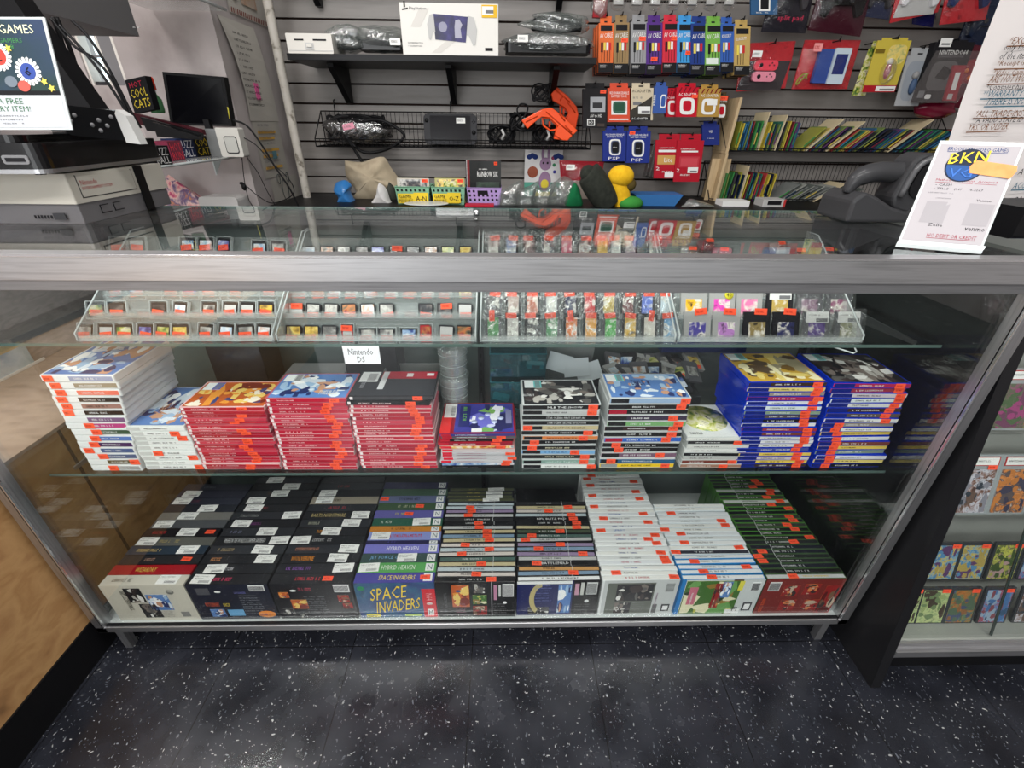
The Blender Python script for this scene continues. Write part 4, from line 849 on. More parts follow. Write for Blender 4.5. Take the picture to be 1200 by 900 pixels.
for i, (u, v, nm) in enumerate(((808, 296, 'first'), (828, 287, 'second'), (845, 297, 'third'), (912, 290, 'fourth'), (934, 298, 'fifth'), (967, 297, 'rightmost'))):
    P = at(u, v, Y=.33)
    o = MB().rbox(-.019, .019, -.012, .012, -.006, 0, [CARTL, paint((120, 50, 60), .4), CARTG][i % 3], r=.004, ax='z').build('bagged_cartridge', loc=P); o.rotation_euler = (R(45), 0, rc.uniform(-.3, .3))
    tag(o, 'clear bagged accessory lying on top of the rightmost tray, %s from left' % nm, 'bagged accessory', 'bagged accessories on the rightmost tray')
    MB().blob(.05, .036, .014, WRAP, seed=i, n=12, k=6).build('plastic_bag', o); put('price_sticker', STK, o, (.005, .006, .0085), (0, 0, 0), (.7,)*3)
# clear hook clip under the tray corner
tag(MB().tube([at(972, 405, Y=.12), at(1000, 414, Y=.11), at(1004, 412, Y=.11), at(1000, 404, Y=.115)], .0016, ACEDGE, 6).build('shelf_clip'), 'small clear plastic clip below the right end of the upper shelf', 'clip')

# ================================================================== THINGS BEHIND THE STACKS on the middle shelf
p = at(481, 430, Y=.3); bz = SH
GB = paint((150, 152, 150), .5)
def basket(name, label, loc, w, d, h, mt, holes=6, rowsn=1, slot=(.004, .02), rz=0, cat='basket', grip=False):
    t_ = thing(name, label, cat, loc, (0, 0, rz))
    mb = MB(); th = .002
    bot = [(x*w/2*.9, y*d/2*.9) for x, y in ((-1, -1), (1, -1), (1, 1), (-1, 1))]; top = [(x*w/2, y*d/2) for x, y in ((-1, -1), (1, -1), (1, 1), (-1, 1))]
    for i in range(4):
        j = (i+1) % 4
        a, b_, c_, d_ = V((*bot[i], 0)), V((*bot[j], 0)), V((*top[j], h)), V((*top[i], h))
        n_ = (b_-a).cross(d_-a).normalized()*-th
        mb.add([a, b_, c_, d_, a+n_, b_+n_, c_+n_, d_+n_], [(0, 1, 2, 3), (4, 7, 6, 5), (0, 4, 5, 1), (1, 5, 6, 2), (2, 6, 7, 3), (3, 7, 4, 0)], mt)
        L = (c_-d_).length; ux = (b_-a).normalized(); uy = (d_-a).normalized(); hh = (d_-a).length
        for r_ in range(rowsn):
            for k in range(holes):
                if grip and i == 0 and abs((k+.5)/holes-.5) < .2 and r_ == rowsn-1: continue
                s0 = (a-n_*.12)+ux*(((b_-a).length)*(k+.5)/holes-slot[0]/2)+uy*(hh*(.25+.5*(r_)/max(1, rowsn-1) if rowsn > 1 else .2))
                mb.add([s0, s0+ux*slot[0], s0+ux*slot[0]+uy*slot[1], s0+uy*slot[1]], [(0, 1, 2, 3)], INK)
        if grip and i == 0:
            s0 = (a-n_*.15)+ux*((b_-a).length*.33)+uy*hh*.62
            mb.prism([(.0, 0), (w*.3, 0), (w*.3, h*.24), (0, h*.24)], s0, ux, uy, n_*-.2, INK)
    mb.box(bot[0][0], bot[1][0], bot[0][1], bot[2][1], 0, th, mt)
    mb.build('basket_body', t_)
    rim = MB(); rr = .0022
    cs = []
    for i, (x, y) in enumerate(top):
        cs.append((x, y, h))
    rim.tube(cs, rr, mt, 6, closed=True).build('rim', t_)
    return t_
b0 = basket('storage_basket', 'grey slotted plastic basket behind the right red stack', (p.x, .30, SH+.0005), .14, .11, .13, GB, 7, 1, (.006, .05))
cb = MB().rbox(-.012, .012, -.01, .01, 0, .03, CARTG, r=.003).build('game_cartridge', loc=(p.x-.03, .28, SH+.003)); tag(cb, 'grey cartridge inside the grey slotted basket', 'game cartridge'); put('price_sticker', STK, cb, (.005, -.0105, .02), (math.pi/2, 0, 0), (.8,)*3)
for i, (u, v0, v1) in enumerate(((530, 418, 437), (531, 436, 500))):
    a = at(u, v0, Y=.24); x = a.x
    zt = [.735, .66][i]; z0 = [.60, SH+.0005][i]
    mb = MB().lathe([(.026, 0), (.027, .004), (.034, zt-z0-.01), (.036, zt-z0), (.034, zt-z0-.002), (.031, zt-z0-.012), (.025, .006), (.001, .006)], BLIST, 24)
    for k in range(5): mb.tube([(math.cos(t*math.pi/8)*(.027+.0016*k), math.sin(t*math.pi/8)*(.027+.0016*k), (zt-z0)*(.1+.19*k)) for t in range(16)], .0007, ACEDGE, 4, closed=True)
    mb.ms[0] = ACRYL; o = mb.build('plastic_cup', loc=(x, [.25, .25][i], z0)); tag(o, ['upper clear ribbed plastic cup of the stacked pair behind the mixed stack', 'lower clear ribbed plastic cup of the stacked pair behind the mixed stack'][i], 'cup')
TEALM = pane('teal_plastic', (.45, .72, .76), fmin=.04, opaque=.25, body=(50, 110, 120)); TE = paint((50, 110, 120), .3)
for k in range(3):
    z = SH+.0005+.075*k; a = at(606, 440, Y=.3)
    t_ = thing('storage_bin', 'teal see-through plastic drawer of oddments, %s of three' % ['lowest', 'middle', 'topmost'][k], 'storage bin', (a.x, .31, z))
    MB().box(-.065, .065, -.06, .1, 0, .002, TEALM).box(-.065, .065, -.06, -.058, 0, .06, TEALM).box(-.065, -.063, -.058, .1, 0, .07, TEALM).box(.063, .065, -.058, .1, 0, .07, TEALM).build('tray_body', t_)
    MB().tube([(-.065, -.06, .06), (.065, -.06, .06), (.065, .1, .07), (-.065, .1, .07)], .002, TE, 5, closed=True).build('rim', t_)
    for j in range(5):
        o = MB().rbox(-.02, .02, -.008, .008, 0, .012, [CARTG, WHITE, INK, CARTL, CARTD][(j+k) % 5], r=.003).build('small_cartridge', loc=(a.x-.04+.02*j, .27+.03*(j % 2), z+.003+.013*(j % 3))); o.rotation_euler = (R(10*(j % 3)), R(8), rc.uniform(-1, 1))
        tag(o, '%s loose piece in the %s teal drawer behind the shelf middle' % (nth(j+1), ['lowest', 'middle', 'topmost'][k]), 'loose cartridge', 'loose pieces in the teal drawers')
        if (j+k) % 3 == 0: put('price_sticker', STK, o, (0, -.0086, .006), (math.pi/2, 0, 0), (.8,)*3)
# slanted clear card holder with blank sleeves
a = at(672, 425, Y=.27)
t_ = thing('card_holder', 'clear acrylic holder with blank sleeves behind the black stacks', 'holder', (a.x, .3, SH))
MB().prism([(-.04, .0), (.04, 0), (.066, .24), (-.066, .24)], (0, .03, 0), X1, Z1, V((0, .002, 0)), SLEEVE).build('back_plate', t_)
MB().box(-.05, .05, -.06, .03, 0, .002, ACRYL).build('base', t_)
for k, (x, z, r_) in enumerate(((-.03, .17, .3), (.01, .16, -.1), (.04, .15, -.35))):
    o = MB().box(-.03, .03, 0, .001, -.022, .022, paint((205, 212, 216), .3)).build('blank_sleeve', loc=(a.x+x, .285-.004*k, SH+z)); o.rotation_euler = (R(-25), r_, 0)
    tag(o, 'blank white card sleeve resting in the clear holder, %s' % ['left', 'middle', 'right'][k], 'card sleeve', 'blank sleeves in the clear holder')
# heap of cartridges behind the right half
for i in range(30):
    u = 722+(i % 10)*15+rc.uniform(-3, 3); v = [424, 436, 450][i//10]
    zz = .60-.03*(i//10); a = at(u, v, Z=zz+.03); y = min(.42, max(.24, a.y))
    if a.x > 1.5: continue
    o = MB().rbox(-.022, .022, -.03, .03, -.004, .004, [CARTG, CARTD, CARTL, CARTG][i % 4], r=.003).build('loose_cartridge', loc=(at(u, v, Y=.26+.05*(2-i//10)).x, .26+.055*(2-i//10), at(u, v, Y=.26+.055*(2-i//10)).z)); o.rotation_euler = (R(rc.uniform(5, 35)), R(rc.uniform(-15, 15)), rc.uniform(-.5, .5))
    tag(o, 'grey cartridge, %s from left in %s row of the heap behind black stacks' % (nth(i % 10+1), ['rear', 'middle', 'front'][i//10]), 'game cartridge', 'loose cartridges heaped behind the black stacks')
    MB().box(-.015, .015, -.014, .014, .004, .0045, LABS[i % 12]).build('label_art', o)
    if i % 3 != 1: put('price_sticker', STK, o, (0, -.02, .005), (0, 0, rc.uniform(-.3, .3)))
hp = MB()
for k in range(3): hp.rbox(1.24-.02*k, 1.50, .24+.055*k, .29+.055*k+.01, SH, .545+.025*k, paint((60, 64, 66), .5), r=.004, ax='x')
tag(hp.build('riser_block'), 'dark stepped riser carrying the heap of loose cartridges', 'riser')
o = MB().rbox(0, .22, 0, .06, 0, .03, paint((24, 40, 90), .4), r=.004, ax='x').build('navy_box', loc=(at(775, 410, Y=.38).x, .375, at(775, 413, Y=.38).z)); tag(o, 'long navy blue box above the heaped cartridges at the shelf back', 'box')
# sheaf of pale cases at the rear left, dark boxes behind the left red stacks
for k in range(7):
    o = MB().rbox(0, .15, 0, .1, 0, .016, c(*[(150, 156, 154), (190, 40, 60), (60, 60, 62), (170, 176, 174), (120, 126, 124), (60, 90, 90), (150, 150, 150)][k]), r=.002).build('game_case', loc=(.42+.004*k, .29, SH+.0005+.0165*k))
    tag(o, 'case at the shelf back behind left red stack, %s from bottom' % nth(k+1), 'game case', 'cases at the rear behind the red stacks')
for k in range(2):
    o = MB().rbox(0, .13, 0, .09, 0, .2, [K2, paint((40, 40, 44), .5)][k], r=.002).build('dark_carton', loc=(.27+.33*k, .33, SH+.0005)); tag(o, ['dark carton standing at the shelf back behind the left red stack', 'dark carton standing at the shelf back behind the middle red stack'][k], 'carton')
# ================================================================== ON TOP OF THE CASE, LEFT
# light/dark grey console with its front turned to the right
NL, ND, NH = .215, .24, .088
a0 = V((.192, .24, T+.0005))
t_ = thing('game_console', 'boxy two-tone grey console on the glass top under the black console', 'game console', a0, (0, 0, R(90)))
LG = paint((176, 172, 162), .5); DG = paint((96, 94, 96), .5)
# local: +x runs away from the customer, +y to the left; front face at y=0
mb = MB().rbox(0, ND+.03, 0, NL+.12, .036, NH, LG, r=.003, ax='z').rbox(.004, ND+.026, .003, NL+.117, 0, .036, DG, r=.002)
mb.build('console_body', t_)
mb = MB().box(.022, .165, -.0012, 0, .046, .082, LG).box(.02, .167, -.0006, 0, .044, .0455, DGREY).box(.02, .0215, -.0006, 0, .044, .084, DGREY).box(.165, .1665, -.0006, 0, .044, .084, DGREY)
mb.text('Nintendo', (.026, -.0016, .066), X1, Z1, .04, .009, paint((150, 30, 40), .5)).text('ENTERTAINMENT SYSTEM', (.026, -.0016, .058), X1, Z1, .075, .005, paint((150, 30, 40), .5))
mb.build('front_flap', t_)
MB().box(.175, .2, -.002, .0, 0, NH+.001, BLACK).build('black_band', t_, )
mb = MB()
for x in (.05, .085): mb.box(x, x+.026, -.001, 0, .012, .0135, INK).box(x, x+.0015, -.001, 0, .012, .028, INK).box(x, x+.022, -.001, 0, .0265, .028, INK)
mb.build('controller_port', t_)
mb = MB()
for k in range(6): mb.box(-.0012, 0, .085-.006*k, .088-.006*k, .01, .016, INK)
mb.box(-.0012, 0, .03, .052, .008, .02, DGREY).build('side_vent', t_)
# black console on top
p = V((-.03, .2, T+NH+.0015))
t_ = thing('game_console', 'glossy black console with silver lower edge lying on the grey console', 'game console', p, (0, 0, R(6)))
SV = paint((150, 150, 152), .3, metal=.8)
MB().rbox(-.1, .235, -.03, .34, .008, .05, BLACKP, r=.02, ax='z', n=5).rbox(-.1, .2, -.015, .32, .05, .062, BLACKP, r=.02, ax='z', n=5).build('console_body', t_)
MB().rbox(-.102, .236, -.032, .34, 0.003, .010, SV, r=.02, ax='z', n=5).build('silver_trim', t_)
for x in (-.06, .2): MB().lathe([(.008, 0), (.008, .004)], BLACK, 12, (x, .0, -.0006)).build('rubber_foot', t_)
MB().rbox(.175, .215, -.0325, -.029, .018, .032, GREY, r=.004, ax='y').box(.18, .21, -.0332, -.0325, .022, .028, INK).build('card_port', t_)
MB().box(.0, .06, -.0325, -.029, .02, .03, BLACK).build('disc_slot', t_)
# poster in a holder standing on the black console
pz = T+NH+.064
bl, br = at(-26, 152, Y=.2), at(85, 152, Y=.2); tr = at(52, 20, Y=.235); tl_ = at(-58, 14, Y=.235)
pz = max(bl.z, pz)
ux = (br-bl).normalized(); uy = (tr-br); Wp = (br-bl).length; Hp = uy.length; uy = uy.normalized()
nn = ux.cross(uy).normalized()*-1   # towards the customer? made sure below
if nn.y > 0: nn = -nn
def P2D(x, y, l=0): return bl+ux*(x*Wp)+uy*(y*Hp)+nn*(.0004*l)
def pq(mb, x0, x1, y0, y1, l, mt): return mb.quad(P2D(x0, y0, l), P2D(x1, y0, l), P2D(x1, y1, l), P2D(x0, y1, l), mt)
t_ = thing('event_poster', 'dark blue flyer with two daisies in a clear stand on the black console', 'poster', (0, 0, 0))
mb = MB()
mb.prism([(0, 0), (Wp, 0), (Wp, Hp), (0, Hp)], bl, ux, uy, nn*-.002, ACEDGE)
mb.build('clear_holder', t_)
mb = MB(); pq(mb, .02, .97, .33, .98, 1, textured('flyer_blue', [(30, 36, 60), (44, 60, 90), (36, 60, 56)], 6, rough=.3, coat=.3)); pq(mb, .02, .97, .02, .33, 1, paint((186, 189, 194), .6)); pq(mb, .02, .97, .32, .36, 2, INK)
mb.text('YGAMES', P2D(.44, .86, 2), ux, uy, Wp*.42, Hp*.075, paint((235, 235, 190), .5)).text('GAMERS', P2D(.48, .78, 2), ux, uy, Wp*.24, Hp*.04, paint((70, 130, 80), .5)).text('26-28', P2D(.42, .725, 2), ux, uy, Wp*.2, Hp*.04, paint((70, 130, 80), .5))
def daisy(x, y, r, cc, s):
    for k in range(18):
        t = k*math.tau/18; ce = P2D(x, y, 2)+ux*(math.cos(t)*r*1.05)+uy*(math.sin(t)*r*1.05)
        e1 = ux*math.cos(t)+uy*math.sin(t); e2 = -ux*math.sin(t)+uy*math.cos(t)
        mb.prism([(-.35*r, -.13*r), (.3*r, -.17*r), (.42*r, 0), (.3*r, .17*r), (-.35*r, .13*r)], ce, e1, e2, nn*.0002, WHITE)
    mb.prism([(math.cos(k*math.tau/20)*r*.85, math.sin(k*math.tau/20)*r*.85) for k in range(20)], P2D(x, y, 3), ux, uy, nn*.0003, cc)
    mb.text(s, P2D(x, y, 5)-ux*r*.35-uy*r*.45, ux, uy, r*.7, r*.9, INK)
daisy(.44, .66, .014, paint((205, 70, 60), .5), '2'); daisy(.7, .53, .014, paint((60, 80, 150), .5), '6')
for k, (x, y) in enumerate(((.28, .42), (.5, .44), (.62, .4))): mb.prism([(math.cos(j*math.tau/14)*.010, math.sin(j*math.tau/14)*.008) for j in range(14)], P2D(x, y, 3), ux, uy, nn*.0002, paint([(150, 140, 170), (110, 120, 130), (190, 90, 80)][k], .5))
for x, y in ((.56, .73), (.9, .38), (.84, .44)): mb.prism([(math.cos(j*math.tau/10)*(.006 if j % 2 else .003), math.sin(j*math.tau/10)*(.006 if j % 2 else .003)) for j in range(10)], P2D(x, y, 3), ux, uy, nn*.0002, paint((220, 200, 90), .5))
mb.text('A FREE', P2D(.3, .24, 2), ux, uy, Wp*.26, Hp*.05, paint((70, 110, 80), .5)).text('MYSTERY ITEM!', P2D(.06, .17, 2), ux, uy, Wp*.56, Hp*.05, paint((70, 110, 80), .5))
for k in range(3): mb.text('for the best adventure %d' % k, P2D(.1, .12-.035*k, 2), ux, uy, Wp*(.6-.04*k), Hp*.016, INKG)
mb.build('flyer_print', t_)
# handheld controller propped behind the poster
a, b_ = at(80, 128, Y=.33), at(160, 163, Y=.36)
t_ = thing('gamepad', 'black gamepad with white grip propped behind the flyer', 'gamepad', (0, 0, 0))
mb = MB(); w_ = .16; o_ = at(78, 158, Y=.33); u_ = (at(152, 162, Y=.36)-o_).normalized()
mb.prism([(0, 0), (.1, -.005), (.11, -.01), (.095, .04), (.08, .048), (0, .052)], o_, u_, V((0, .25, .97)), V((0, .02, 0)), BLACKP); mb.build('controller_body', t_)
MB().prism([(.095, -.008), (.118, -.01), (.102, .04), (.088, .05), (.085, .042)], o_+V((0, -.001, 0)), u_, V((0, .25, .97)), V((0, .022, 0)), LGREY).build('white_grip', t_)
for x, y in ((.045, .02), (.057, .029), (.057, .011), (.069, .02), (.02, .035), (.078, .036), (.012, .025)): MB().ball(o_+u_*x+V((0, .25, .97))*y+V((0, -.001, 0)), (.004, .003, .004), GREY, 10, 6).build('button', t_)
# black cable bundle behind
mb = MB(); rr_ = random.Random(3)
for i, pts in enumerate((((70, 30), (98, 60), (125, 95), (150, 135), (162, 165)), ((60, 22), (88, 55), (112, 70), (135, 100), (158, 150)), ((84, 24), (105, 45), (130, 85), (152, 128), (165, 150)), ((62, 20), (76, 60), (86, 100), (92, 122), (84, 135)), ((66, 20), (84, 62), (96, 104), (104, 130)))):
    mb.tube(smooth([at(u, v, Y=.5+.02*i) for u, v in pts]), .0045 if i > 2 else .003, BLACK, 7)
tag(mb.build('cable_bundle'), 'black power cables hanging behind the flyer at the upper left', 'cable')
# dark rack behind the poster
mb = MB(); q1 = at(95, 135, Y=.46)
mb.prism([(0, 0), (.12, 0), (.02, .26), (-.12, .26)], V((at(66, 165, Y=.46).x, .46, T+NH+.064)), X1, Z1, V((0, .05, 0)), BLACK)
for k in range(4): mb.box(q1.x-.06-.03*k, q1.x-.05-.03*k, .455, .46, q1.z+.06+.05*k, q1.z+.08+.05*k, LGREY)
tag(mb.build('monitor_stand'), 'black slanting stand behind the daisy flyer', 'stand')
# big grey box above at the upper left corner: underside seen
zc_ = at(113, 0, Y=.55).z
mb = MB().rbox(-1.3, at(165, 43, Y=.95).x, .55, .95, at(165, 43, Y=.95).z, at(165, 43, Y=.95).z+.35, paint((98, 97, 98), .5), r=.008, ax='z')
for k in (0, 1): mb.lathe([(.003, 0), (.003, .001)], WHITE, 8, (at(155-5*k, 10, Y=.8).x, .8, at(165, 43, Y=.95).z-.001))
tag(mb.build('grey_cabinet'), 'big plain grey cabinet hanging in the upper left corner', 'cabinet')
# rooms' merchandise on the left ledge: black display boxes
BX = [('FUZZ', 'BALL', (184, 172, 203, 194), (16, 16, 20), (225, 225, 225), 'black box with white puffy letters on the left acrylic shelf'), ('HOT', 'RUN', (203, 166, 218, 189), (120, 30, 60), (240, 60, 80), 'red lettered box on the left acrylic shelf'),
      ('FUZZ', 'BALL', (213, 163, 232, 186), (24, 40, 80), (225, 225, 230), 'dark blue box with white letters on the left acrylic shelf'), ('COOL', 'CATS', (232, 160, 252, 184), (14, 14, 16), (230, 200, 50), 'small black box with yellow letters beside the white device')]
shz = 1.053
AS = thing('acrylic_shelf', 'clear acrylic shelf on the left side holding boxes and a monitor', 'shelf')
pA, pB, pC, pD = V((-.33, .78, shz)), V((-.20, 1.02, shz)), V((-.02, 1.70, shz)), V((-.37, 1.29, shz))
pB = at(180, 195, Z=shz); pC = at(301, 180, Z=shz); pC = pB+(pC-pB)*min(1, (1.29-pB.y)/(pC.y-pB.y)) if pC.y > 1.29 else pC
pC2 = V((pC.x, pC.y, shz))
MB().add([pA, pB, pC2, V((-.37, 1.29, shz)), pA-Z1*.006, pB-Z1*.006, pC2-Z1*.006, V((-.37, 1.29, shz-.006))], [(0, 1, 2, 3), (7, 6, 5, 4), (0, 4, 5, 1), (1, 5, 6, 2), (2, 6, 7, 3), (3, 7, 4, 0)], ACRYL).build('shelf_sheet', AS)
MB().tube([pB-Z1*.003, pC2-Z1*.003], .0042, ACEDGE, 6).build('shelf_edge', AS)
MB().prism([(0, 0), (.02, 0), (.02, -.05)], (pB.x-.05, 1.2, shz-.006), Y1*-3, Z1, X1*.004, ACEDGE).build('bracket', AS)
for s1, s2, (u0, v0, u1, v1), bg, tcx, lab in BX:
    k = (u0+u1)/2; f = (k-180)/121; base = pB+(pC2-pB)*max(0, min(1, f*1.35))
    f0 = at(u0, v1, Z=shz+.001); f1 = at(u1, v1-2, Z=shz+.001); hh = at(u0, v0, Y=f0.y).z-shz
    ux_ = (f1-f0); L = ux_.length; ux_.normalize(); n_ = V((ux_.y, -ux_.x, 0))
    if n_.x < 0: n_ = -n_
    L = min(L, .13); 
    mb = MB().prism([(0, 0), (L, 0), (L, hh), (0, hh)], f0, ux_, Z1, n_*-.05, paint(bg, .4)); o = mb.build('product_box'); tag(o, lab, 'product box')
    a = MB().text(s1, f0+n_*.001+ux_*L*.08+Z1*hh*.5, ux_, Z1, L*.8, hh*.4, paint(tcx, .5)).text(s2, f0+n_*.001+ux_*L*.08+Z1*hh*.06, ux_, Z1, L*.8, hh*.38, paint(tcx, .5)); a.build('box_lettering', o)
# upright COOL CATS pack
f0 = at(158, 133, Y=1.1); f1 = at(181, 128, Y=1.1); ft = at(146, 94, Y=1.1)
ux_ = (f1-f0).normalized(); L = (f1-f0).length; Hh = (ft-f0).length; uy_ = (ft-f0).normalized()
mb = MB().prism([(0, 0), (L, 0), (L, Hh), (0, Hh)], f0, ux_, uy_, V((0, .03, 0)), INK); o = mb.build('product_box'); tag(o, 'tall black pack with yellow letters leaning left of the red capped bottle', 'product box')
a = MB().text('HOT', f0+ux_*L*.15+uy_*Hh*.74-Y1*.001, ux_, uy_, L*.6, Hh*.16, paint((190, 40, 70), .5)).text('COOL', f0+ux_*L*.1+uy_*Hh*.44-Y1*.001, ux_, uy_, L*.8, Hh*.26, paint((225, 200, 60), .5)).text('CATS', f0+ux_*L*.1+uy_*Hh*.12-Y1*.001, ux_, uy_, L*.8, Hh*.26, paint((225, 200, 60), .5)); a.build('box_lettering', o)
# stack of dark open trays in front of it
for k in range(3):
    Yt = 1.16-.03*k
    q = [at(u, v, Y=Yt) for u, v in ((150+14*k, 131+6*k), (236-2*k, 152+4*k), (238-2*k, 158+3*k), (160+12*k, 146+7*k))]
    o = MB().add(q+[p_+V((0, .02, 0)) for p_ in q], [(0, 1, 2, 3), (7, 6, 5, 4), (0, 4, 5, 1), (1, 5, 6, 2), (2, 6, 7, 3), (3, 7, 4, 0)], [paint((70, 20, 30), .5), BLACK, BLACK][k]).build('open_tray')
    tag(o, ['slanting dark red tray, rearmost of three left of the monitor', 'slanting black tray, middle of three left of the monitor', 'slanting black tray, front of three left of the monitor'][k], 'tray')
# bottle
a = at(187, 136, Y=1.15)
t_ = thing('spray_bottle', 'green and clear bottle with a red cap beside the black monitor', 'bottle', (a.x, 1.15, at(184, 90, Y=1.15).z-.104))
MB().lathe([(.02, 0), (.022, .01), (.022, .04), (.012, .055), (.012, .06)], paint((70, 120, 80), .25, coat=.5), 16).build('bottle_body', t_)
MB().lathe([(.013, .06), (.013, .068)], WHITE, 14).build('neck_ring', t_); MB().lathe([(.0165, .068), (.0165, .1), (.014, .104)], paint((230, 60, 30), .4), 14).build('cap', t_)
# black monitor
p0, p1, p2_, p3_ = at(200, 147, Y=1.17), at(272, 148, Y=1.24), at(262, 90, Y=1.24), at(190, 84, Y=1.17)
t_ = thing('monitor', 'small black monitor turned sideways above the acrylic shelf', 'monitor')
dd = V((.0, .03, 0)); mb = MB().add([p0, p1, p2_, p3_, p0+dd, p1+dd, p2_+dd, p3_+dd], [(0, 1, 2, 3), (7, 6, 5, 4), (0, 4, 5, 1), (1, 5, 6, 2), (2, 6, 7, 3), (3, 7, 4, 0)], BLACK); mb.build('monitor_housing', t_)
cc_ = (p0+p1+p2_+p3_)/4; mb = MB().add([cc_+(q-cc_)*.9-Y1*.0012 for q in (p0, p1, p2_, p3_)], [(0, 1, 2, 3)], paint((8, 8, 12), .15)); mb.build('screen', t_)
MB().box(cc_.x-.0, cc_.x+.02, 1.2, 1.22, shz, p0.z+.02, BLACK).build('monitor_stand', t_)
MB().tube([p1+(p2_-p1)*.15-Y1*.002+X1*-.003, p1+(p2_-p1)*.4-Y1*.002-X1*.003], .002, paint((190, 180, 60), .4), 5).build('status_light', t_)
# white device
YD = 1.19; a = at(247, 180, Y=YD); b_ = at(285, 177, Y=YD); hz = at(262, 150, Y=YD).z-shz
t_ = thing('card_device', 'small white and grey device at the right end of the acrylic shelf', 'device', (a.x, YD, shz+.001))
L = b_.x-a.x; MB().rbox(0, L*.35, 0, .04, 0, hz*.96, paint((120, 122, 122), .4), r=.003, ax='y').build('grey_side', t_); MB().rbox(L*.33, L, -.002, .04, 0, hz, paint((205, 203, 196), .4), r=.006, ax='y').build('device_body', t_)
MB().rbox(L*.52, L*.9, -.0035, -.002, hz*.12, hz*.72, DGREY, r=.008, ax='y').rbox(L*.54, L*.88, -.0042, -.0035, hz*.16, hz*.68, paint((190, 190, 184), .5), r=.006, ax='y').build('round_window', t_)
# cables down the wall from the monitor
for k, (pts, r_, lab) in enumerate((([(273, 141), (290, 148), (308, 172), (322, 195), (340, 222), (352, 247)], .0035, 'thick black cable curving down from the monitor past the notices'),
                                    ([(283, 160), (300, 170), (318, 190), (340, 212), (343, 228), (320, 238), (303, 230), (290, 219)], .0018, 'thin black looped cable hanging below the white device'),
                                    ([(284, 168), (290, 185), (302, 202), (312, 222), (322, 240)], .0015, 'thinnest black cable running down the pillar'),
                                    ([(283, 178), (285, 200), (287, 215), (292, 235), (300, 246)], .0015, 'short black cord with plug below the acrylic shelf'))):
    o = MB().tube(smooth([at(u, v, Y=1.22) for u, v in pts]), r_, BLACK, 6).build('cable'); tag(o, lab, 'cable')
    if k == 3:
        q = at(286, 219, Y=1.22); MB().ball(q, (.010, .008, .014), BLACK, 10, 6).ball(q+V((-.006, 0, .012)), (.009, .007, .006), BLACK, 8, 5).build('plug', o)
# crumpled pyramid candy pack and grey tray on the glass top behind
a = at(220, 246, Y=.62)
CB = 1.205; a = V((at(220, 244, Y=CB).x, CB, at(600, 243, Y=1.35).z+.001)); wq = at(247, 246, Y=CB).x-at(195, 246, Y=CB).x; hq = at(207, 205, Y=CB).z-a.z
PK = art('pack_print', [(120, 40, 80), (200, 70, 110), (230, 190, 180), (90, 70, 120), (215, 130, 60)], 22)
o = MB().add([(-wq/2, -.04, 0), (wq/2, -.03, 0), (wq/2, .06, 0), (-wq/2, .06, 0), (-wq*.5, -.03, hq*.6), (-wq*.22, .01, hq), (wq*.22, -.01, hq*.55), (wq*.5, 0, hq*.1)], [(0, 1, 7, 6, 5, 4), (0, 4, 5, 3), (5, 6, 2, 3), (6, 7, 2), (7, 1, 2), (3, 2, 1, 0)], PK).build('candy_bag', loc=a); tag(o, 'pointed pink and purple printed pouch behind the grey console', 'pouch')
# back counter of the clerk
BZ = at(600, 243, Y=1.35).z
bc = MB().rbox(-.30, 3.2, 1.16, 1.28, BZ-.03, BZ, BLACK, r=.003, ax='x').rbox(0.02, 3.2, 1.28, 1.755, BZ-.03, BZ, BLACK, r=.003, ax='x')
bc2 = thing('back_counter', 'low black counter along the slatted wall behind the display case', 'counter'); bc.build('counter_top', bc2)
MB().box(-.28, 3.2, 1.2, 1.25, 0, BZ-.03, DGREY).build('counter_front', bc2)
tag(MB().rbox(at(243, 245, Y=1.22).x, at(287, 245, Y=1.22).x, 1.18, 1.27, BZ, at(265, 229, Y=1.22).z, paint((200, 198, 196), .35), r=.015, ax='y').build('white_box', ), 'white rounded plastic box below the acrylic shelf', 'box')
# ================================================================== PAPERS ON THE PILLAR (faces the aisle, x = 0)
def paper_x(name, label, y0, y1, z0, z1, body, deco, slant=0, curl=.0):
    mb = MB(); n = 6
    for i in range(n):
        a, b_ = i/n, (i+1)/n
        mb.quad((.003+curl*math.sin(a*3), y0+slant*(a), z1+(z0-z1)*a), (.003+curl*math.sin(b_*3), y0+slant*b_, z1+(z0-z1)*b_), (.003+curl*.4*math.sin(b_*3), y1+slant*b_, z1+(z0-z1)*b_), (.003+curl*.4*math.sin(a*3), y1+slant*a, z1+(z0-z1)*a), body)
    o = mb.build(name); tag(o, label, 'notice')
    d = MB(); deco(d); d.build('print', o)
    return o
PAP = paint((196, 192, 184), .7); PAP2 = paint((176, 172, 164), .7)
def rows_y(d, y0, y1, z1, n, dz, mt, h=.5, slant=0, x=.012):
    r = random.Random(n)
    for k in range(n): d.text('line of notice %d' % k, (x, y0, z1-dz*k), Y1, Z1, (y1-y0)*r.uniform(.6, 1), dz*h, mt)
def Yp(u, v): return at(u, v, X=.003)
A = Yp(268, 12); Bq = Yp(322, 36)
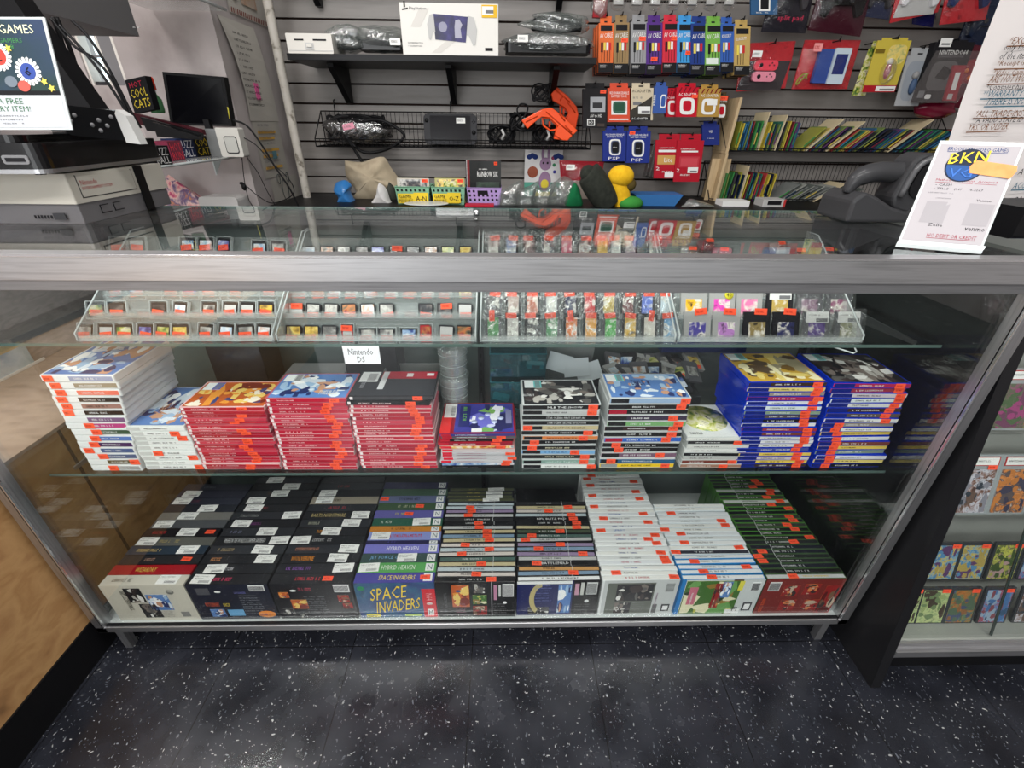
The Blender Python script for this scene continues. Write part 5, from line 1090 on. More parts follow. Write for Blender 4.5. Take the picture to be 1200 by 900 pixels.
def dA(d):
    L = Bq.y-A.y
    for k in range(26): d.quad(*[(.012, A.y+L*(k+e)/26, Bq.z+.0+f) for e, f in ((0, 0), (.5, 0), (.8, .016), (.3, .016))], paint((130, 60, 50), .6))
    for k in range(24): d.quad(*[(.012, Bq.y-f, Bq.z+.016*(k+e)) for e, f in ((0, 0), (.5, 0), (.8, .012), (.3, .012))], paint((130, 60, 50), .6))
    d.prism([(math.cos(t*math.tau/20)*.03, math.sin(t*math.tau/20)*.03) for t in range(20)], (.011, A.y+.05, Bq.z+.07), Y1, Z1, (.0005, 0, 0), INKG).prism([(math.cos(t*math.tau/20)*.024, math.sin(t*math.tau/20)*.024) for t in range(20)], (.012, A.y+.05, Bq.z+.07), Y1, Z1, (.0005, 0, 0), PAP)
    d.box(.011, .012, A.y+.1, A.y+.22, Bq.z+.04, Bq.z+.2, art('stained_print', [(190, 180, 165), (170, 130, 100), (200, 190, 175)], 12)); rows_y(d, A.y+.11, A.y+.2, Bq.z+.15, 3, .03, INK, x=.014)
paper_x('notice', 'white notice with red striped border at the top of the pillar', A.y, Bq.y, Bq.z, Bq.z+.3, PAP, dA, curl=.006)
def dB(d): rows_y(d, 1.36, 1.56, 1.44, 11, .021, INK)
q1, q2 = Yp(272, 30), Yp(335, 95)
paper_x('notice', 'curling typed notice with numbered lines in the middle of the pillar', 1.335, 1.6, 1.17, 1.49, PAP, lambda d: rows_y(d, 1.36, 1.54, 1.44, 12, .02, INK, x=.03), slant=.05, curl=.02)
def dC(d):
    rows_y(d, 1.42, 1.6, 1.15, 8, .022, INKG)
    for k in (0, 1, 3, 4, 6): d.box(.0085, .009, 1.42, 1.42+.16-.02*(k % 3), 1.126-.022*k, 1.136-.022*k, paint((205, 160, 70), .6))
paper_x('notice', 'lower typed notice with orange highlighted lines on the pillar', 1.4, 1.64, .96, 1.2, PAP2, dC, slant=.0)
g = Yp(292, 97); h2 = Yp(301, 117)
tag(MB().box(.019, .021, g.y, h2.y, h2.z, g.z, paint((240, 110, 170), .6)).build('sticky_note'), 'pink sticky note between the notices on the pillar', 'note')
def dD(d):
    ink = paint((60, 70, 70), .6)
    d.tube([(.012, 1.55+.03*math.cos(t), .9+.045*math.sin(t)) for t in [k*math.tau/16 for k in range(16)]], .0016, ink, 4, closed=True)
    for s in (-1, 1): d.tube([(.012, 1.55+s*.045+.014*math.cos(t), .95+.02*math.sin(t)) for t in [k*math.tau/12 for k in range(12)]], .0016, ink, 4, closed=True)
    d.box(.0115, .012, 1.5, 1.54, 1.03, 1.06, paint((90, 130, 140), .5)); rows_y(d, 1.52, 1.66, .83, 3, .03, ink, x=.013, h=.7)
paper_x('drawing', 'pen drawing on pale paper at the bottom of the pillar', 1.44, 1.72, .78, .955, PAP2, dD)
# acrylic shelf stub at the top left of the pillar
q = at(262, 12, Y=1.28); q2 = at(226, -2, Y=1.1)
tag(MB().prism([(0, 0), (.25, 0), (.25, .008), (0, .008)], (q.x-.25, 1.0, q.z), X1, Z1, Y1*.295, ACRYL).tube([(q.x, 1.0, q.z+.004), (q.x, 1.295, q.z+.004)], .005, ACEDGE, 6).build('acrylic_shelf'), 'high clear acrylic shelf at the top left above the black monitor', 'shelf')
o = MB().box(q.x-.15, q.x-.01, 1.02, 1.2, q.z+.009, q.z+.12, paint((24, 34, 54), .4)).build('blue_box'); tag(o, 'dark blue box on the high acrylic shelf', 'box')

# ================================================================== WALL SHELF
WS = at(450, 64, Y=1.45).z
ws = thing('wall_shelf', 'long black shelf on brackets on the slatted wall', 'shelf')
xl, xr = at(336, 64, Y=1.45).x, at(700, 64, Y=1.45).x
MB().box(xl, xr, 1.45, 1.755, WS-.02, WS, paint((30, 30, 32), .4)).box(xl, xr, 1.449, 1.45, WS-.02, WS, paint((20, 20, 22), .3)).build('shelf_board', ws, bevel=.001)
def bracket(par, u, z, dd=.22, hh=.13):
    x = at(u, 85, Y=1.7).x
    MB().prism([(1.755, 0), (1.755-dd, 0), (1.755-dd, -.012), (1.755-.03, -hh), (1.755, -hh)], (x-.012, 0, z), Y1, Z1, X1*.024, BLACK).build('bracket', par)
for u in (402, 530, 648): bracket(ws, u, WS-.02)
ws2 = thing('wall_shelf', 'upper black shelf whose brackets show at the top edge of the photo', 'shelf')
MB().box(xl-.05, xr, 1.5, 1.755, WS+.36, WS+.38, BLACK).build('shelf_board', ws2)
for u in (383, 652): bracket(ws2, u, WS+.36, hh=.17)
def wx(u, Y=1.47, v=55): return at(u, v, Y=Y).x
def wz(v, Y=1.47, u=500): return at(u, v, Y=Y).z
# white console with a disk slot
x0, x1 = wx(338), wx(391)
t_ = thing('disk_console', 'white console with disk slot at the left end of the black wall shelf', 'console', (x0, 1.46, WS+.001))
MB().rbox(0, x1-x0, 0, .16, 0, .062, OFFW, r=.004, ax='y').build('console_body', t_)
MB().box(.03, .065, -.001, 0, .04, .045, INK).box(.1, .15, -.001, 0, .04, .045, INK).box(.068, .1, -.0015, 0, .012, .034, LGREY).box(.074, .094, -.004, 0, .02, .03, OFFW).box(0, x1-x0, -.001, 0, .008, .01, LGREY).build('disk_drive_face', t_)
def bag(name, label, u0, u1, v0, v1, Y, seed, filler, cat='bag', group=None, d=.12, mt=None, lab=None, amp=.18):
    a, b_ = at(u0, v1, Y=Y), at(u1, v0, Y=Y); w_, h_ = b_.x-a.x, b_.z-a.z
    t_ = thing(name, label, cat, ((a.x+b_.x)/2, Y+d/2, a.z+.001), group=group)
    MB().blob(w_, d, h_, mt or WRAPX, seed=seed, o=(0, 0, h_/2), n=26, k=14, amp=amp).build('plastic_wrap', t_)
    filler(t_, w_, h_, d)
    if lab: put('price_label', WALLLAB, t_, (w_*lab[0], -d/2-.012, h_*lab[1]), (math.pi/2, 0, 0))
    return t_
def coil(par, w_, h_, d, n=4, seed=0, mt=None, r=.004, z=None):
    rr = random.Random(seed); mb = MB()
    for k in range(n):
        pts = [V((w_*.4*math.cos(t+k)*rr.uniform(.8, 1), d*.2*math.sin(2*t+k)+rr.uniform(-.01, .01), h_*(.5+.34*math.sin(t*(1+k % 2)+k))*1)) for t in [j*math.tau/9 for j in range(9)]]
        mb.tube(smooth(pts+[pts[0]], 4), r, mt or BLACK, 6)
    mb.build('cable_coil', par)
bag('bagged_cables', 'clear bag of dark cables beside the white console on the wall shelf', 380, 424, 27, 59, 1.48, 1, lambda t_, w_, h_, d: coil(t_, w_*.9, h_*.9, d, 5, 2, r=.006))
def f_con(t_, w_, h_, d): MB().rbox(-w_*.42, w_*.42, -d*.35, d*.35, 0.002, h_*.45, BLACKP, r=.01).rbox(-w_*.3, w_*.36, -d*.3, d*.3, h_*.45, h_*.72, BLACK, r=.02).build('console_body', t_)
bag('bagged_console', 'black console in a clear bag with white label left of the white box', 414, 473, 28, 58, 1.49, 3, f_con, lab=(.32, .3), d=.15)
# the white box with the picture of a handheld
a, b_ = at(472.5, 62, Y=1.455), at(584, 5, Y=1.455)
Wb, Hb = b_.x-a.x, b_.z-a.z
t_ = thing('console_box', 'large white retail box picturing a handheld with a yellow price sticker', 'box', (a.x, 1.455, WS+.001)); Hb = b_.z-WS
MB().box(0, Wb, 0, .09, 0, Hb, paint((226, 224, 218), .45)).build('carton', t_, bevel=.0015)
mb = MB(); GX = paint((212, 209, 203), .5)
mb.prism([(.1*Wb, .55*Hb), (.2*Wb, .55*Hb), (.3*Wb, .9*Hb), (.2*Wb, .9*Hb)], (0, -.0006, 0), X1, Z1, Y1*.0004, GX).prism([(.3*Wb, .05*Hb), (.4*Wb, .05*Hb), (.6*Wb, .35*Hb), (.5*Wb, .35*Hb)], (0, -.0006, 0), X1, Z1, Y1*.0004, GX)
mb.text('PlayStation', (Wb*.1, -.001, Hb*.855), X1, Z1, Wb*.17, Hb*.07, paint((50, 50, 56), .5)); mb.prism([(0, .01), (.006, .014), (.006, .03), (.0, .03)], (Wb*.045, -.001, Hb*.83), X1, Z1, Y1*-.0002, INK).prism([(-.008, .004), (.014, .008), (.014, .012), (-.008, .008)], (Wb*.048, -.001, Hb*.83), X1, Z1, Y1*-.0002, INK)
# handheld picture: screen with two grips
scn_ = [(.34, .8), (.69, .75), (.66, .26), (.345, .31)]
mb.prism([(x*Wb, y*Hb) for x, y in scn_], (0, -.001, 0), X1, Z1, Y1*-.0004, textured('screen_picture', [(14, 14, 40), (30, 26, 80), (60, 50, 130)], 20, rough=.3))
mb.prism([(x*Wb, y*Hb) for x, y in ((.34, .8), (.3, .78), (.27, .6), (.28, .32), (.3, .3), (.325, .45), (.35, .45))], (0, -.0012, 0), X1, Z1, Y1*-.0004, LGREY).prism([(x*Wb, y*Hb) for x, y in ((.69, .77), (.75, .74), (.78, .5), (.76, .22), (.735, .2), (.69, .4), (.67, .4))], (0, -.0012, 0), X1, Z1, Y1*-.0004, LGREY)
mb.prism([(Wb*(.43+.045*math.cos(t*.4)), Hb*(.55+.1*math.sin(t*.4))) for t in range(15)], (0, -.0018, 0), X1, Z1, Y1*-.0003, paint((150, 150, 170), .5))
mb.prism([(Wb*x, Hb*y) for x, y in ((.55, .34), (.62, .34), (.61, .52), (.63, .6), (.6, .7), (.56, .68), (.55, .56))], (0, -.0018, 0), X1, Z1, Y1*-.0003, paint((170, 170, 185), .5))
mb.text('portable remote player', (Wb*.06, -.001, Hb*.22), X1, Z1, Wb*.2, Hb*.04, INKG).text('for the console', (Wb*.06, -.001, Hb*.16), X1, Z1, Wb*.2, Hb*.035, INKG).box(Wb*.86, Wb*.94, -.001, 0, Hb*.1, Hb*.16, INK)
mb.build('box_print', t_)
mb = MB().box(Wb*.83, Wb*.985, -.0016, -.0006, Hb*.74, Hb*.98, paint((225, 180, 50), .5)).box(Wb*.835, Wb*.95, -.002, -.0016, Hb*.79, Hb*.95, WHITE).box(Wb*.87, Wb*.95, -.0024, -.002, Hb*.82, Hb*.88, INKG); o = mb.build('price_sticker', t_); o['label'] = 'yellow edged price sticker'
bag('bagged_console', 'long silver wrapped bundle right of the white retail box', 588, 700, 37, 61, 1.48, 8, lambda t_, w_, h_, d: MB().rbox(-w_*.46, w_*.46, -d*.36, d*.36, .002, h_*.5, BLACKP, r=.02).build('console_body', t_), d=.16, lab=(-.28, .6), amp=.06, mt=pane('foil_wrap', (.7, .7, .72), ior=1.9, rough=.18, bump=1, scale=40, opaque=.1, fmin=.3))
t_ = bag('bagged_adapter', 'bagged black adapter with coiled cord on the silver bundle', 616, 692, 13, 38, 1.5, 9, lambda t_, w_, h_, d: (coil(t_, w_, h_, d, 5, 4, r=.006), MB().rbox(-w_*.3, w_*.4, -.03, .03, h_*.2, h_*.7, BLACK, r=.01).build('adapter', t_)), d=.1)
bag('red_pouch', 'red printed pouch hanging at the top beside the cable boxes', 693, 716, -10, 20, 1.6, 11, lambda t_, w_, h_, d: MB().rbox(-w_*.4, w_*.4, -.01, .01, 0, h_, paint((150, 20, 30), .4), r=.004).build('card', t_), d=.04)

# ================================================================== WIRE BASKET WITH GUNS
bt = at(450, 131, Y=1.735).z; xl, xr = at(376, 131, Y=1.735).x, at(689, 131, Y=1.735).x; bb = at(500, 160, Y=1.735).z; yf = 1.60; fb = at(500, 173, Y=yf).z; ft = at(500, 164, Y=yf).z
bb = fb+.005
t_ = thing('wire_basket', 'long black wire basket hooked on the slatted wall below the black shelf', 'basket')
mb = MB(); n = 62
for i in range(n+1):
    x = xl+(xr-xl)*i/n; mb.tube([(x, 1.735, bt), (x, 1.735, bb), (x, yf, fb), (x, yf, ft)], .0013, BLACK, 4)
mb.build('wire_grid', t_); mb = MB()
for y, z in ((1.734, bt), (1.734, (bt+bb)/2), (1.734, bb), (yf, fb), (yf, ft), (1.68, (bb+fb)/2-.001), (1.64, fb)): mb.tube([(xl, y, z), (xr, y, z)], .0024, BLACK, 6)
for x in (xl, xr): mb.tube([(x, 1.735, bt), (x, yf, ft), (x, yf, fb), (x, 1.735, bb)], .0024, BLACK, 6, closed=True)
mb.build('frame_wire', t_)
for u in (392, 528): MB().tube([(at(u, 125, Y=1.74).x, 1.75, bt+.045), (at(u, 125, Y=1.74).x, 1.738, bt+.04), (at(u, 125, Y=1.74).x, 1.737, bt)], .003, BLACK, 6).build('hook', t_)
BSK = fb+.004
# left cable heap
t2 = thing('cable_bundle', 'tangled black cables with silvery bag at the left end of wire basket', 'cable bundle', (at(420, 160, Y=1.66).x, 1.66, BSK))
coil(t2, .34, .14, .1, 6, 21, r=.006)
MB().tube(smooth([at(u, v, Y=1.62) for u, v in ((405, 150), (440, 140), (468, 152), (472, 163), (450, 176), (425, 178), (405, 160), (412, 170), (428, 195), (437, 205))]), .0065, BLACK, 7).ball(at(437, 203, Y=1.62), (.012, .01, .025), BLACK, 8, 5).build('looped_cord', None)
lc = bpy.data.objects['looped_cord']; tag(lc, 'thick black looped cord hanging out of the wire basket over the tote bag', 'cord')
MB().blob(.3, .1, .1, pane('silver_wrap', (.5, .5, .52), ior=2, rough=.12, bump=1, scale=30, opaque=.2, body=(60, 60, 62), fmin=.25), seed=5, o=(0, 0, .06), n=22, k=10).build('plastic_wrap', t2)
put('price_label', sticker_mesh(.05, .022, paint((225, 150, 170), .5), 'CABLE', INKG), t2, (-.02, -.062, .075), (math.pi/2, -.2, 0))
# bagged handheld
a, b_ = at(497, 169, Y=1.63), at(558, 133, Y=1.63); w_, h_ = b_.x-a.x, b_.z-a.z
t2 = thing('handheld_console', 'grey handheld in a clear bag standing in the wire basket', 'handheld console', (a.x, 1.65, max(BSK, a.z)), (R(-8), 0, 0))
MB().rbox(0, w_, 0, .014, 0, h_, paint((44, 44, 48), .4), r=.02, ax='y').build('console_body', t2); MB().rbox(.028, w_-.028, -.0012, 0, .008, h_-.008, paint((34, 34, 38), .12, coat=.6), r=.004, ax='y').build('screen', t2)
for sx in (.014, w_-.014):
    MB().lathe([(.008, 0), (.009, .004), (.006, .007)], BLACK, 14, (sx, 0, h_*(.78 if sx < .1 else .4)), M=Matrix.Rotation(math.pi/2, 3, 'X')).build('thumb_stick', t2)
mb = MB()
for dx_, dz_ in ((0, .006), (0, -.006), (.006, 0), (-.006, 0)): mb.ball((w_-.014+dx_, -.001, h_*.75+dz_), .0025, BLACK, 8, 5)
mb.build('buttons', t2); put('price_label', WALLLAB, t2, (w_*.7, -.003, h_*.78), (math.pi/2, 0, 0))
MB().tube([(-.004, -.002, .004), (-.004, -.002, h_+.004), (w_+.006, -.002, h_+.004), (w_+.008, -.002, .0)], .0012, CLEARF, 5).build('bag_edge', t2)
for k, (u, v, w2, sd) in enumerate(((588, 160, .16, 31), (640, 166, .16, 33), (612, 158, .14, 35))):
    a = at(u, v, Y=1.65); t2 = thing('cord_bundle', ['coiled black cord bundle right of the bagged handheld', 'coiled black cord bundle beneath the orange guns', 'upper black cord bundle left of the orange guns'][k], 'cord bundle', (a.x, 1.66-.01*k, BSK+(.05 if k == 2 else 0)))
    coil(t2, w2, .1, .08, 7, sd, r=.005)
    MB().tube([(.0, -.03, .03), (.01, -.035, .05), (.0, -.03, .07)], .006, LGREY, 6).build('cord_tie', t2)
GUNM = paint((240, 82, 30), .45, coat=.2); GUND = paint((190, 58, 20), .5)
def gun(label, pts, trig, Y, lines_, d=.035, GUNM=paint((240, 82, 30), .45, coat=.2)):
    o_ = at(0, 0, Y=Y)
    P = [at(u, v, Y=Y) for u, v in pts]; c0 = sum(P, V())/len(P)
    t2 = thing('light_gun', label, 'toy gun', c0)
    MB().prism([(p.x-c0.x, p.z-c0.z) for p in P], (0, 0, 0), X1, Z1, Y1*d, GUNM).build('gun_body', t2, bevel=.003)
    tq = [at(u, v, Y=Y) for u, v in trig]
    MB().tube([q-c0+V((0, d/2, 0)) for q in tq], .0042, GUNM, 7, closed=True).build('trigger_guard', t2)
    m_ = sum(tq, V())/len(tq)-c0; MB().prism([(-.006, .012), (.004, .012), (.002, -.012), (-.004, -.008)], m_+V((0, d*.3, 0)), X1, Z1, Y1*.012, GUND).build('trigger', t2)
    mb = MB()
    for l in lines_: mb.tube([at(u, v, Y=Y)-c0+V((0, -.001, 0)) for u, v in l], .0026, GUND, 5)
    mb.build('seam', t2)
gun('orange toy gun lying in front, pointing down to the right', [(611, 141), (624, 134), (635, 128), (646, 126), (652, 130), (665, 141), (677, 153), (665, 165), (649, 163), (651, 154), (654, 148), (644, 138), (635, 137), (627, 143), (618, 151)], [(636, 139), (637, 147), (645, 153), (652, 152), (653, 147), (644, 138)], 1.58,
    [[(640, 131), (671, 158)], [(655, 133), (662, 142)], [(662, 147), (670, 155)], [(616, 143), (630, 136)], [(650, 158), (658, 164)]])
gun('orange toy gun behind, standing grip up with its coiled lead', [(646, 110), (653, 102), (665, 112), (676, 125), (678, 134), (675, 150), (667, 152), (664, 142), (666, 132), (662, 126), (655, 122), (648, 118)], [(657, 124), (657, 133), (663, 139), (667, 133), (662, 126)], 1.63,
    [[(652, 106), (668, 120)], [(665, 120), (674, 132)], [(660, 112), (656, 118)]], GUNM=paint((205, 66, 26), .5))
mb = MB()
for k in range(5): mb.tube(smooth([at(632+9*math.cos(t+k)+k, 107+9*math.sin(t)+k, Y=1.64) for t in [j*math.tau/8 for j in range(9)]], 3), .0035, BLACK, 6)
mb.tube(smooth([at(u, v, Y=1.64) for u, v in ((640, 110), (650, 100), (644, 98), (636, 104))]), .0035, BLACK, 6).tube(smooth([at(u, v, Y=1.6) for u, v in ((612, 142), (606, 130), (610, 122), (618, 124), (616, 134), (600, 150))]), .0035, BLACK, 6)
tag(mb.build('gun_lead'), 'coiled black lead wound above the rear orange gun', 'cable')

# ================================================================== HANGING PACKS
def cardpack(label, u0, u1, v0, v1, Y, rgb, deco=None, d=.02, name='hanging_pack', cat='hanging pack', group=None, hook=True, tab=.13, lean=0, mt=None):
    tl, tr_, bl_, br_ = at(u0+lean, v0, Y=Y), at(u1+lean, v0, Y=Y), at(u0, v1, Y=Y), at(u1, v1, Y=Y)
    w_ = (br_-bl_).length; ux_ = (br_-bl_).normalized(); uy_ = (tl-bl_); h_ = uy_.length; uy_.normalize()
    t_ = thing(name, label, cat, bl_, group=group)
    mb = MB(); m_ = mt or paint(rgb, .6)
    body = h_*(1-tab)
    mb.prism([(0, 0), (w_, 0), (w_, body), (0, body)], (0, 0, 0), ux_, uy_, Y1*d, m_); mb.prism([(w_*.12, body), (w_*.88, body), (w_*.88, h_), (w_*.12, h_)], (0, d*.5, 0), ux_, uy_, Y1*.001, m_)
    mb.prism([(w_*.4, body+.004), (w_*.6, body+.004), (w_*.6, body+.009), (w_*.4, body+.009)], (0, d*.5-.0006, 0), ux_, uy_, Y1*.0003, INK)
    mb.build('pack', t_)
    if deco:
        a = MB(); deco(a, lambda x, y, l=1: ux_*(x*w_)+uy_*(y*body)-Y1*(.0006*l), ux_, uy_, w_, body); a.build('printed_art', t_)
    if hook:
        hk = MB().tube([tl+ux_*w_*.5+V((0, -.012, -.006)), tl+ux_*w_*.5+V((0, -.015, .006)), tl+ux_*w_*.5+V((0, -.01, .0)), V((tl.x+ux_.x*w_*.5, YB, tl.z))], .0022, BLACK, 5)
        hk = hk.build('wall_hook'); tag(hk, 'small wire hook holding the %s' % ' '.join(label.split()[:10]), 'hook', 'hooks on the slatted wall')
    return t_, w_, body, ux_, uy_
def rect(a, P, x0, x1, y0, y1, l, mt): return a.quad(P(x0, y0, l), P(x1, y0, l), P(x1, y1, l), P(x0, y1, l), mt)
avs = [(701, 718, 18, 85, (226, 112, 60), 'orange', 'v'), (719, 736, 17, 86, (150, 124, 86), 'tan brown', 'v'), (739, 757, 16, 86, (150, 150, 152), 'silver grey', 's'), (757, 775, 17, 87, (86, 50, 130), 'purple', 'b'), (776, 794, 16, 85, (206, 48, 66), 'red', 'r'),
       (793, 812, 17, 85, (66, 152, 215), 'light blue', 'r'), (809, 829, 18, 87, (36, 60, 130), 'dark blue', 'n'), (826, 846, 18, 88, (120, 176, 76), 'green', 'w'), (844, 860, 19, 84, (56, 96, 176), 'mid blue', 'n'), (860, 878, 22, 88, (190, 160, 96), 'gold', 'n')]
for i, (u0, u1, v0, v1, rgb, cn, kd) in enumerate(avs):
    def deco(a, P, ux_, uy_, w_, h_, kd=kd, i=i, rgb=rgb):
        rect(a, P, 0, 1, 0, .2, 1, INK); rect(a, P, .12, .88, .85, .96, 1, INK); a.text('AV CABLE' if i < 8 else 'cable link', P(.08, .7, 2), ux_+uy_*.08, uy_, w_*.84, h_*.09, WHITE)
        for k, q in enumerate([(20, 20, 24), (230, 210, 90), (235, 235, 235), (200, 40, 50)][(0 if kd != 'n' else 1):]):
            x = .2+.18*k; rect(a, P, x, x+.05, .22, .5, 1, paint(tuple(int(z*.5) for z in rgb), .5)); rect(a, P, x-.04, x+.1, .46 if k else .42, .62, 2, paint(q, .4))
        rect(a, P, .1, .5, .1, .13, 2, INKG); a.text('for consoles', P(.1, .13, 2), ux_, uy_, w_*.6, h_*.04, WHITE)
        if kd == 'w': rect(a, P, .05, .75, .22, .34, 3, paint((225, 235, 225), .5))
    t_, w_, h_, ux_, uy_ = cardpack('%s cable box hanging in the upper row of narrow boxes' % cn, u0, u1, v0, v1, 1.6-.004*i, rgb, deco, d=.03, name='cable_box', cat='cable box', group='narrow cable boxes hanging in a row', lean=1)
    st = {1: (.7, .66), 2: (.7, .68), 3: (.5, .3), 4: (.75, .68), 5: (.7, .4)}.get(i)
    if st: put('price_sticker', STK, t_, ux_*w_*st[0]+uy_*h_*st[1]-Y1*.0026, (math.pi/2, 0, 0), (1.1,)*3)
    # further copies behind
    for k in range(2):
        o = MB().prism([(0, 0), (w_, 0), (w_, h_), (0, h_)], (0, 0, 0), ux_, uy_, Y1*.028, paint(tuple(int(z*.9) for z in rgb), .45)).build('cable_box', loc=t_.location+V((-.004*(k+1), .032*(k+1), -.003*(k+1))))
        tag(o, '%s cable box hidden behind the front one of its colour, %s' % (cn, ['nearer', 'farther'][k]), 'cable box', 'narrow cable boxes hanging in a row')
        MB().prism([(0, 0), (w_, 0), (w_, h_*.2), (0, h_*.2)], (0, -.0004, 0), ux_, uy_, Y1*.0003, INK).build('printed_art', o)
# second row
def dev(a, P, x0, x1, y0, y1, mt, l=2, sc=None):
    n = 20; cx_, cy_ = (x0+x1)/2, (y0+y1)/2
    pts = []
    for k in range(n):
        t = k*math.tau/n; cxx = abs(math.cos(t))**.5*(1 if math.cos(t) > 0 else -1); syy = abs(math.sin(t))**.5*(1 if math.sin(t) > 0 else -1)
        pts.append(P(cx_+(x1-x0)/2*cxx, cy_+(y1-y0)/2*syy, l))
    a.add(pts, [tuple(range(n))], mt)
def r2a(a, P, ux_, uy_, w_, h_):
    rect(a, P, .3, .92, .42, .8, 1, paint((170, 172, 176), .4)); rect(a, P, .4, .8, .52, .66, 2, DGREY); a.text('AV to HD', P(.3, .28, 1), ux_, uy_, w_*.5, h_*.08, WHITE); rect(a, P, .18, .5, .06, .24, 1, WHITE); rect(a, P, .22, .46, .09, .21, 2, INK); a.text('HD', P(.26, .11, 3), ux_, uy_, w_*.16, h_*.08, WHITE); rect(a, P, .6, .9, .04, .12, 1, paint((70, 60, 56), .5))
t_, w_, h_, ux_, uy_ = cardpack('black adapter pack, leftmost of the middle hanging row', 683, 711, 97, 150, 1.6, (34, 32, 34), r2a)
put('price_sticker', STK, t_, ux_*w_*.82+uy_*h_*.93-Y1*.002, (math.pi/2, 0, 0))
def r2b(a, P, ux_, uy_, w_, h_):
    a.text('RECHARGEABLE', P(.1, .82, 1), ux_, uy_, w_*.8, h_*.08, WHITE); a.text('BATTERY PACK', P(.16, .73, 1), ux_, uy_, w_*.66, h_*.07, WHITE); rect(a, P, .16, .84, .22, .64, 1, WHITE); dev(a, P, .22, .78, .26, .62, paint((60, 100, 84), .4), 2); rect(a, P, .3, .7, .34, .56, 3, paint((36, 80, 60), .3)); rect(a, P, .08, .9, .06, .1, 1, WHITE)
cardpack('orange-red battery pack hanging beside the black adapter pack', 712, 739, 97, 143, 1.6, (214, 82, 56), r2b)
def r2c(a, P, ux_, uy_, w_, h_):
    a.text('AC ADAPTER', P(.1, .86, 1), ux_, uy_, w_*.8, h_*.09, INK); a.text('AC ADAPTER', P(.08, .02, 2), ux_, uy_, w_*.7, h_*.07, WHITE); rect(a, P, .0, .9, .0, .1, 1, INK); rect(a, P, .14, .5, .48, .58, 1, INKG)
    a.add([P(0, .3, 1), P(0, .1, 1), P(.9, .1, 1), P(.95, .74, 1)], [(0, 1, 2, 3)], paint((60, 56, 50), .5)); rect(a, P, .36, .88, .2, .44, 3, WHITE); rect(a, P, .5, .86, .24, .3, 4, INKG); a.text('for 3DS DSi', P(.14, .66, 1), ux_, uy_, w_*.5, h_*.08, INKG)
cardpack('cream adapter pack hanging third in the middle row', 738, 765, 97, 141, 1.6, (205, 192, 166), r2c)
def r2d(a, P, ux_, uy_, w_, h_): dev(a, P, .5, .95, .2, .7, WHITE, 1); dev(a, P, .56, .88, .26, .64, paint((56, 90, 160), .4), 2); a.text('cable', P(.15, .3, 1), uy_, -ux_, h_*.5, w_*.25, WHITE)
cardpack('slim blue pack turned sideways in the middle row', 765, 780, 96, 133, 1.59, (60, 90, 160), r2d, lean=3)
def r2e(a, P, ux_, uy_, w_, h_):
    for k in range(5): a.add([P(.1+.2*k, .84, 1), P(.16+.2*k, .84, 1), P(.26+.2*k, 1, 1), P(.2+.2*k, 1, 1)], [(0, 1, 2, 3)], paint((120, 14, 30), .4))
    a.text('AC ADAPTER', P(.1, .72, 1), ux_, uy_, w_*.8, h_*.09, WHITE); dev(a, P, .16, .82, .08, .66, WHITE, 2); dev(a, P, .3, .68, .2, .56, paint((190, 20, 40), .4), 3)
cardpack('red adapter pack half hidden behind its twin in the middle row', 780, 796, 103, 137, 1.62, (186, 22, 42), r2e, hook=False)
t_, w_, h_, ux_, uy_ = cardpack('bright red adapter pack with a white round device picture', 792, 818, 97, 137, 1.59, (190, 20, 42), r2e, lean=1)
put('price_sticker', STK, t_, ux_*w_*.8+uy_*h_*.7-Y1*.004, (math.pi/2, 0, 0))
def r2f(a, P, ux_, uy_, w_, h_): r2e(a, P, ux_, uy_, w_, h_); dev(a, P, .28, .7, .18, .56, paint((170, 130, 60), .4), 4); rect(a, P, .4, .86, .42, .64, 5, WHITE)
cardpack('gold adapter pack at the right of the middle row', 817, 842, 99, 137, 1.58, (176, 138, 66), r2f, lean=3)
t_, w_, h_, ux_, uy_ = cardpack('dark striped pack at the far right of the middle row', 838, 852, 108, 140, 1.62, (80, 64, 40), r2e, lean=2, hook=False)
put('price_sticker', STK, t_, ux_*w_*.6+uy_*h_*.9-Y1*.002, (math.pi/2, 0, 0), (1.3, 1.3, 1))
# third row
def r3a(a, P, ux_, uy_, w_, h_):
    a.text('RECHARGEABLE', P(.12, .86, 1), ux_, uy_, w_*.76, h_*.055, WHITE); a.text('BATTERY PACK', P(.18, .79, 1), ux_, uy_, w_*.64, h_*.055, WHITE); dev(a, P, .26, .76, .2, .74, WHITE, 1); dev(a, P, .33, .69, .25, .69, paint((70, 80, 110), .4), 2)
    dev(a, P, .38, .66, .28, .66, INK, 3); a.text('1200mAh', P(.42, .45, 4), ux_, uy_, w_*.2, h_*.04, WHITE); a.text('PSP', P(.24, .05, 1), ux_, uy_, w_*.46, h_*.1, WHITE)
cardpack('left of the two blue battery packs below the middle row', 706.5, 734, 148, 189, 1.6, (36, 52, 132), r3a)
t_, w_, h_, ux_, uy_ = cardpack('right of the two blue battery packs, with orange sticker', 733, 761, 148, 191, 1.6, (36, 52, 132), r3a, lean=1)
put('price_sticker', STK, t_, ux_*w_*.25+uy_*h_*.95-Y1*.002, (math.pi/2, 0, 0))
for k in range(4):
    o = MB().prism([(0, 0), (.055, 0), (.075, .16), (.02, .16)], at(753+4*k, 207+k, Y=1.75-.008*k), X1, Z1, Y1*.004, BLIST).prism([(.012, .004), (.05, .004), (.07, .14), (.03, .14)], at(753+4*k, 207+k, Y=1.752-.008*k), X1, Z1, Y1*.002, paint((150, 144, 140), .5)).build('clear_pack')
    tag(o, 'empty looking clear blister pack left of the red packs, %s from left' % nth(k+1), 'blister pack', 'clear blister packs beside the red packs')
RD = (178, 26, 44)
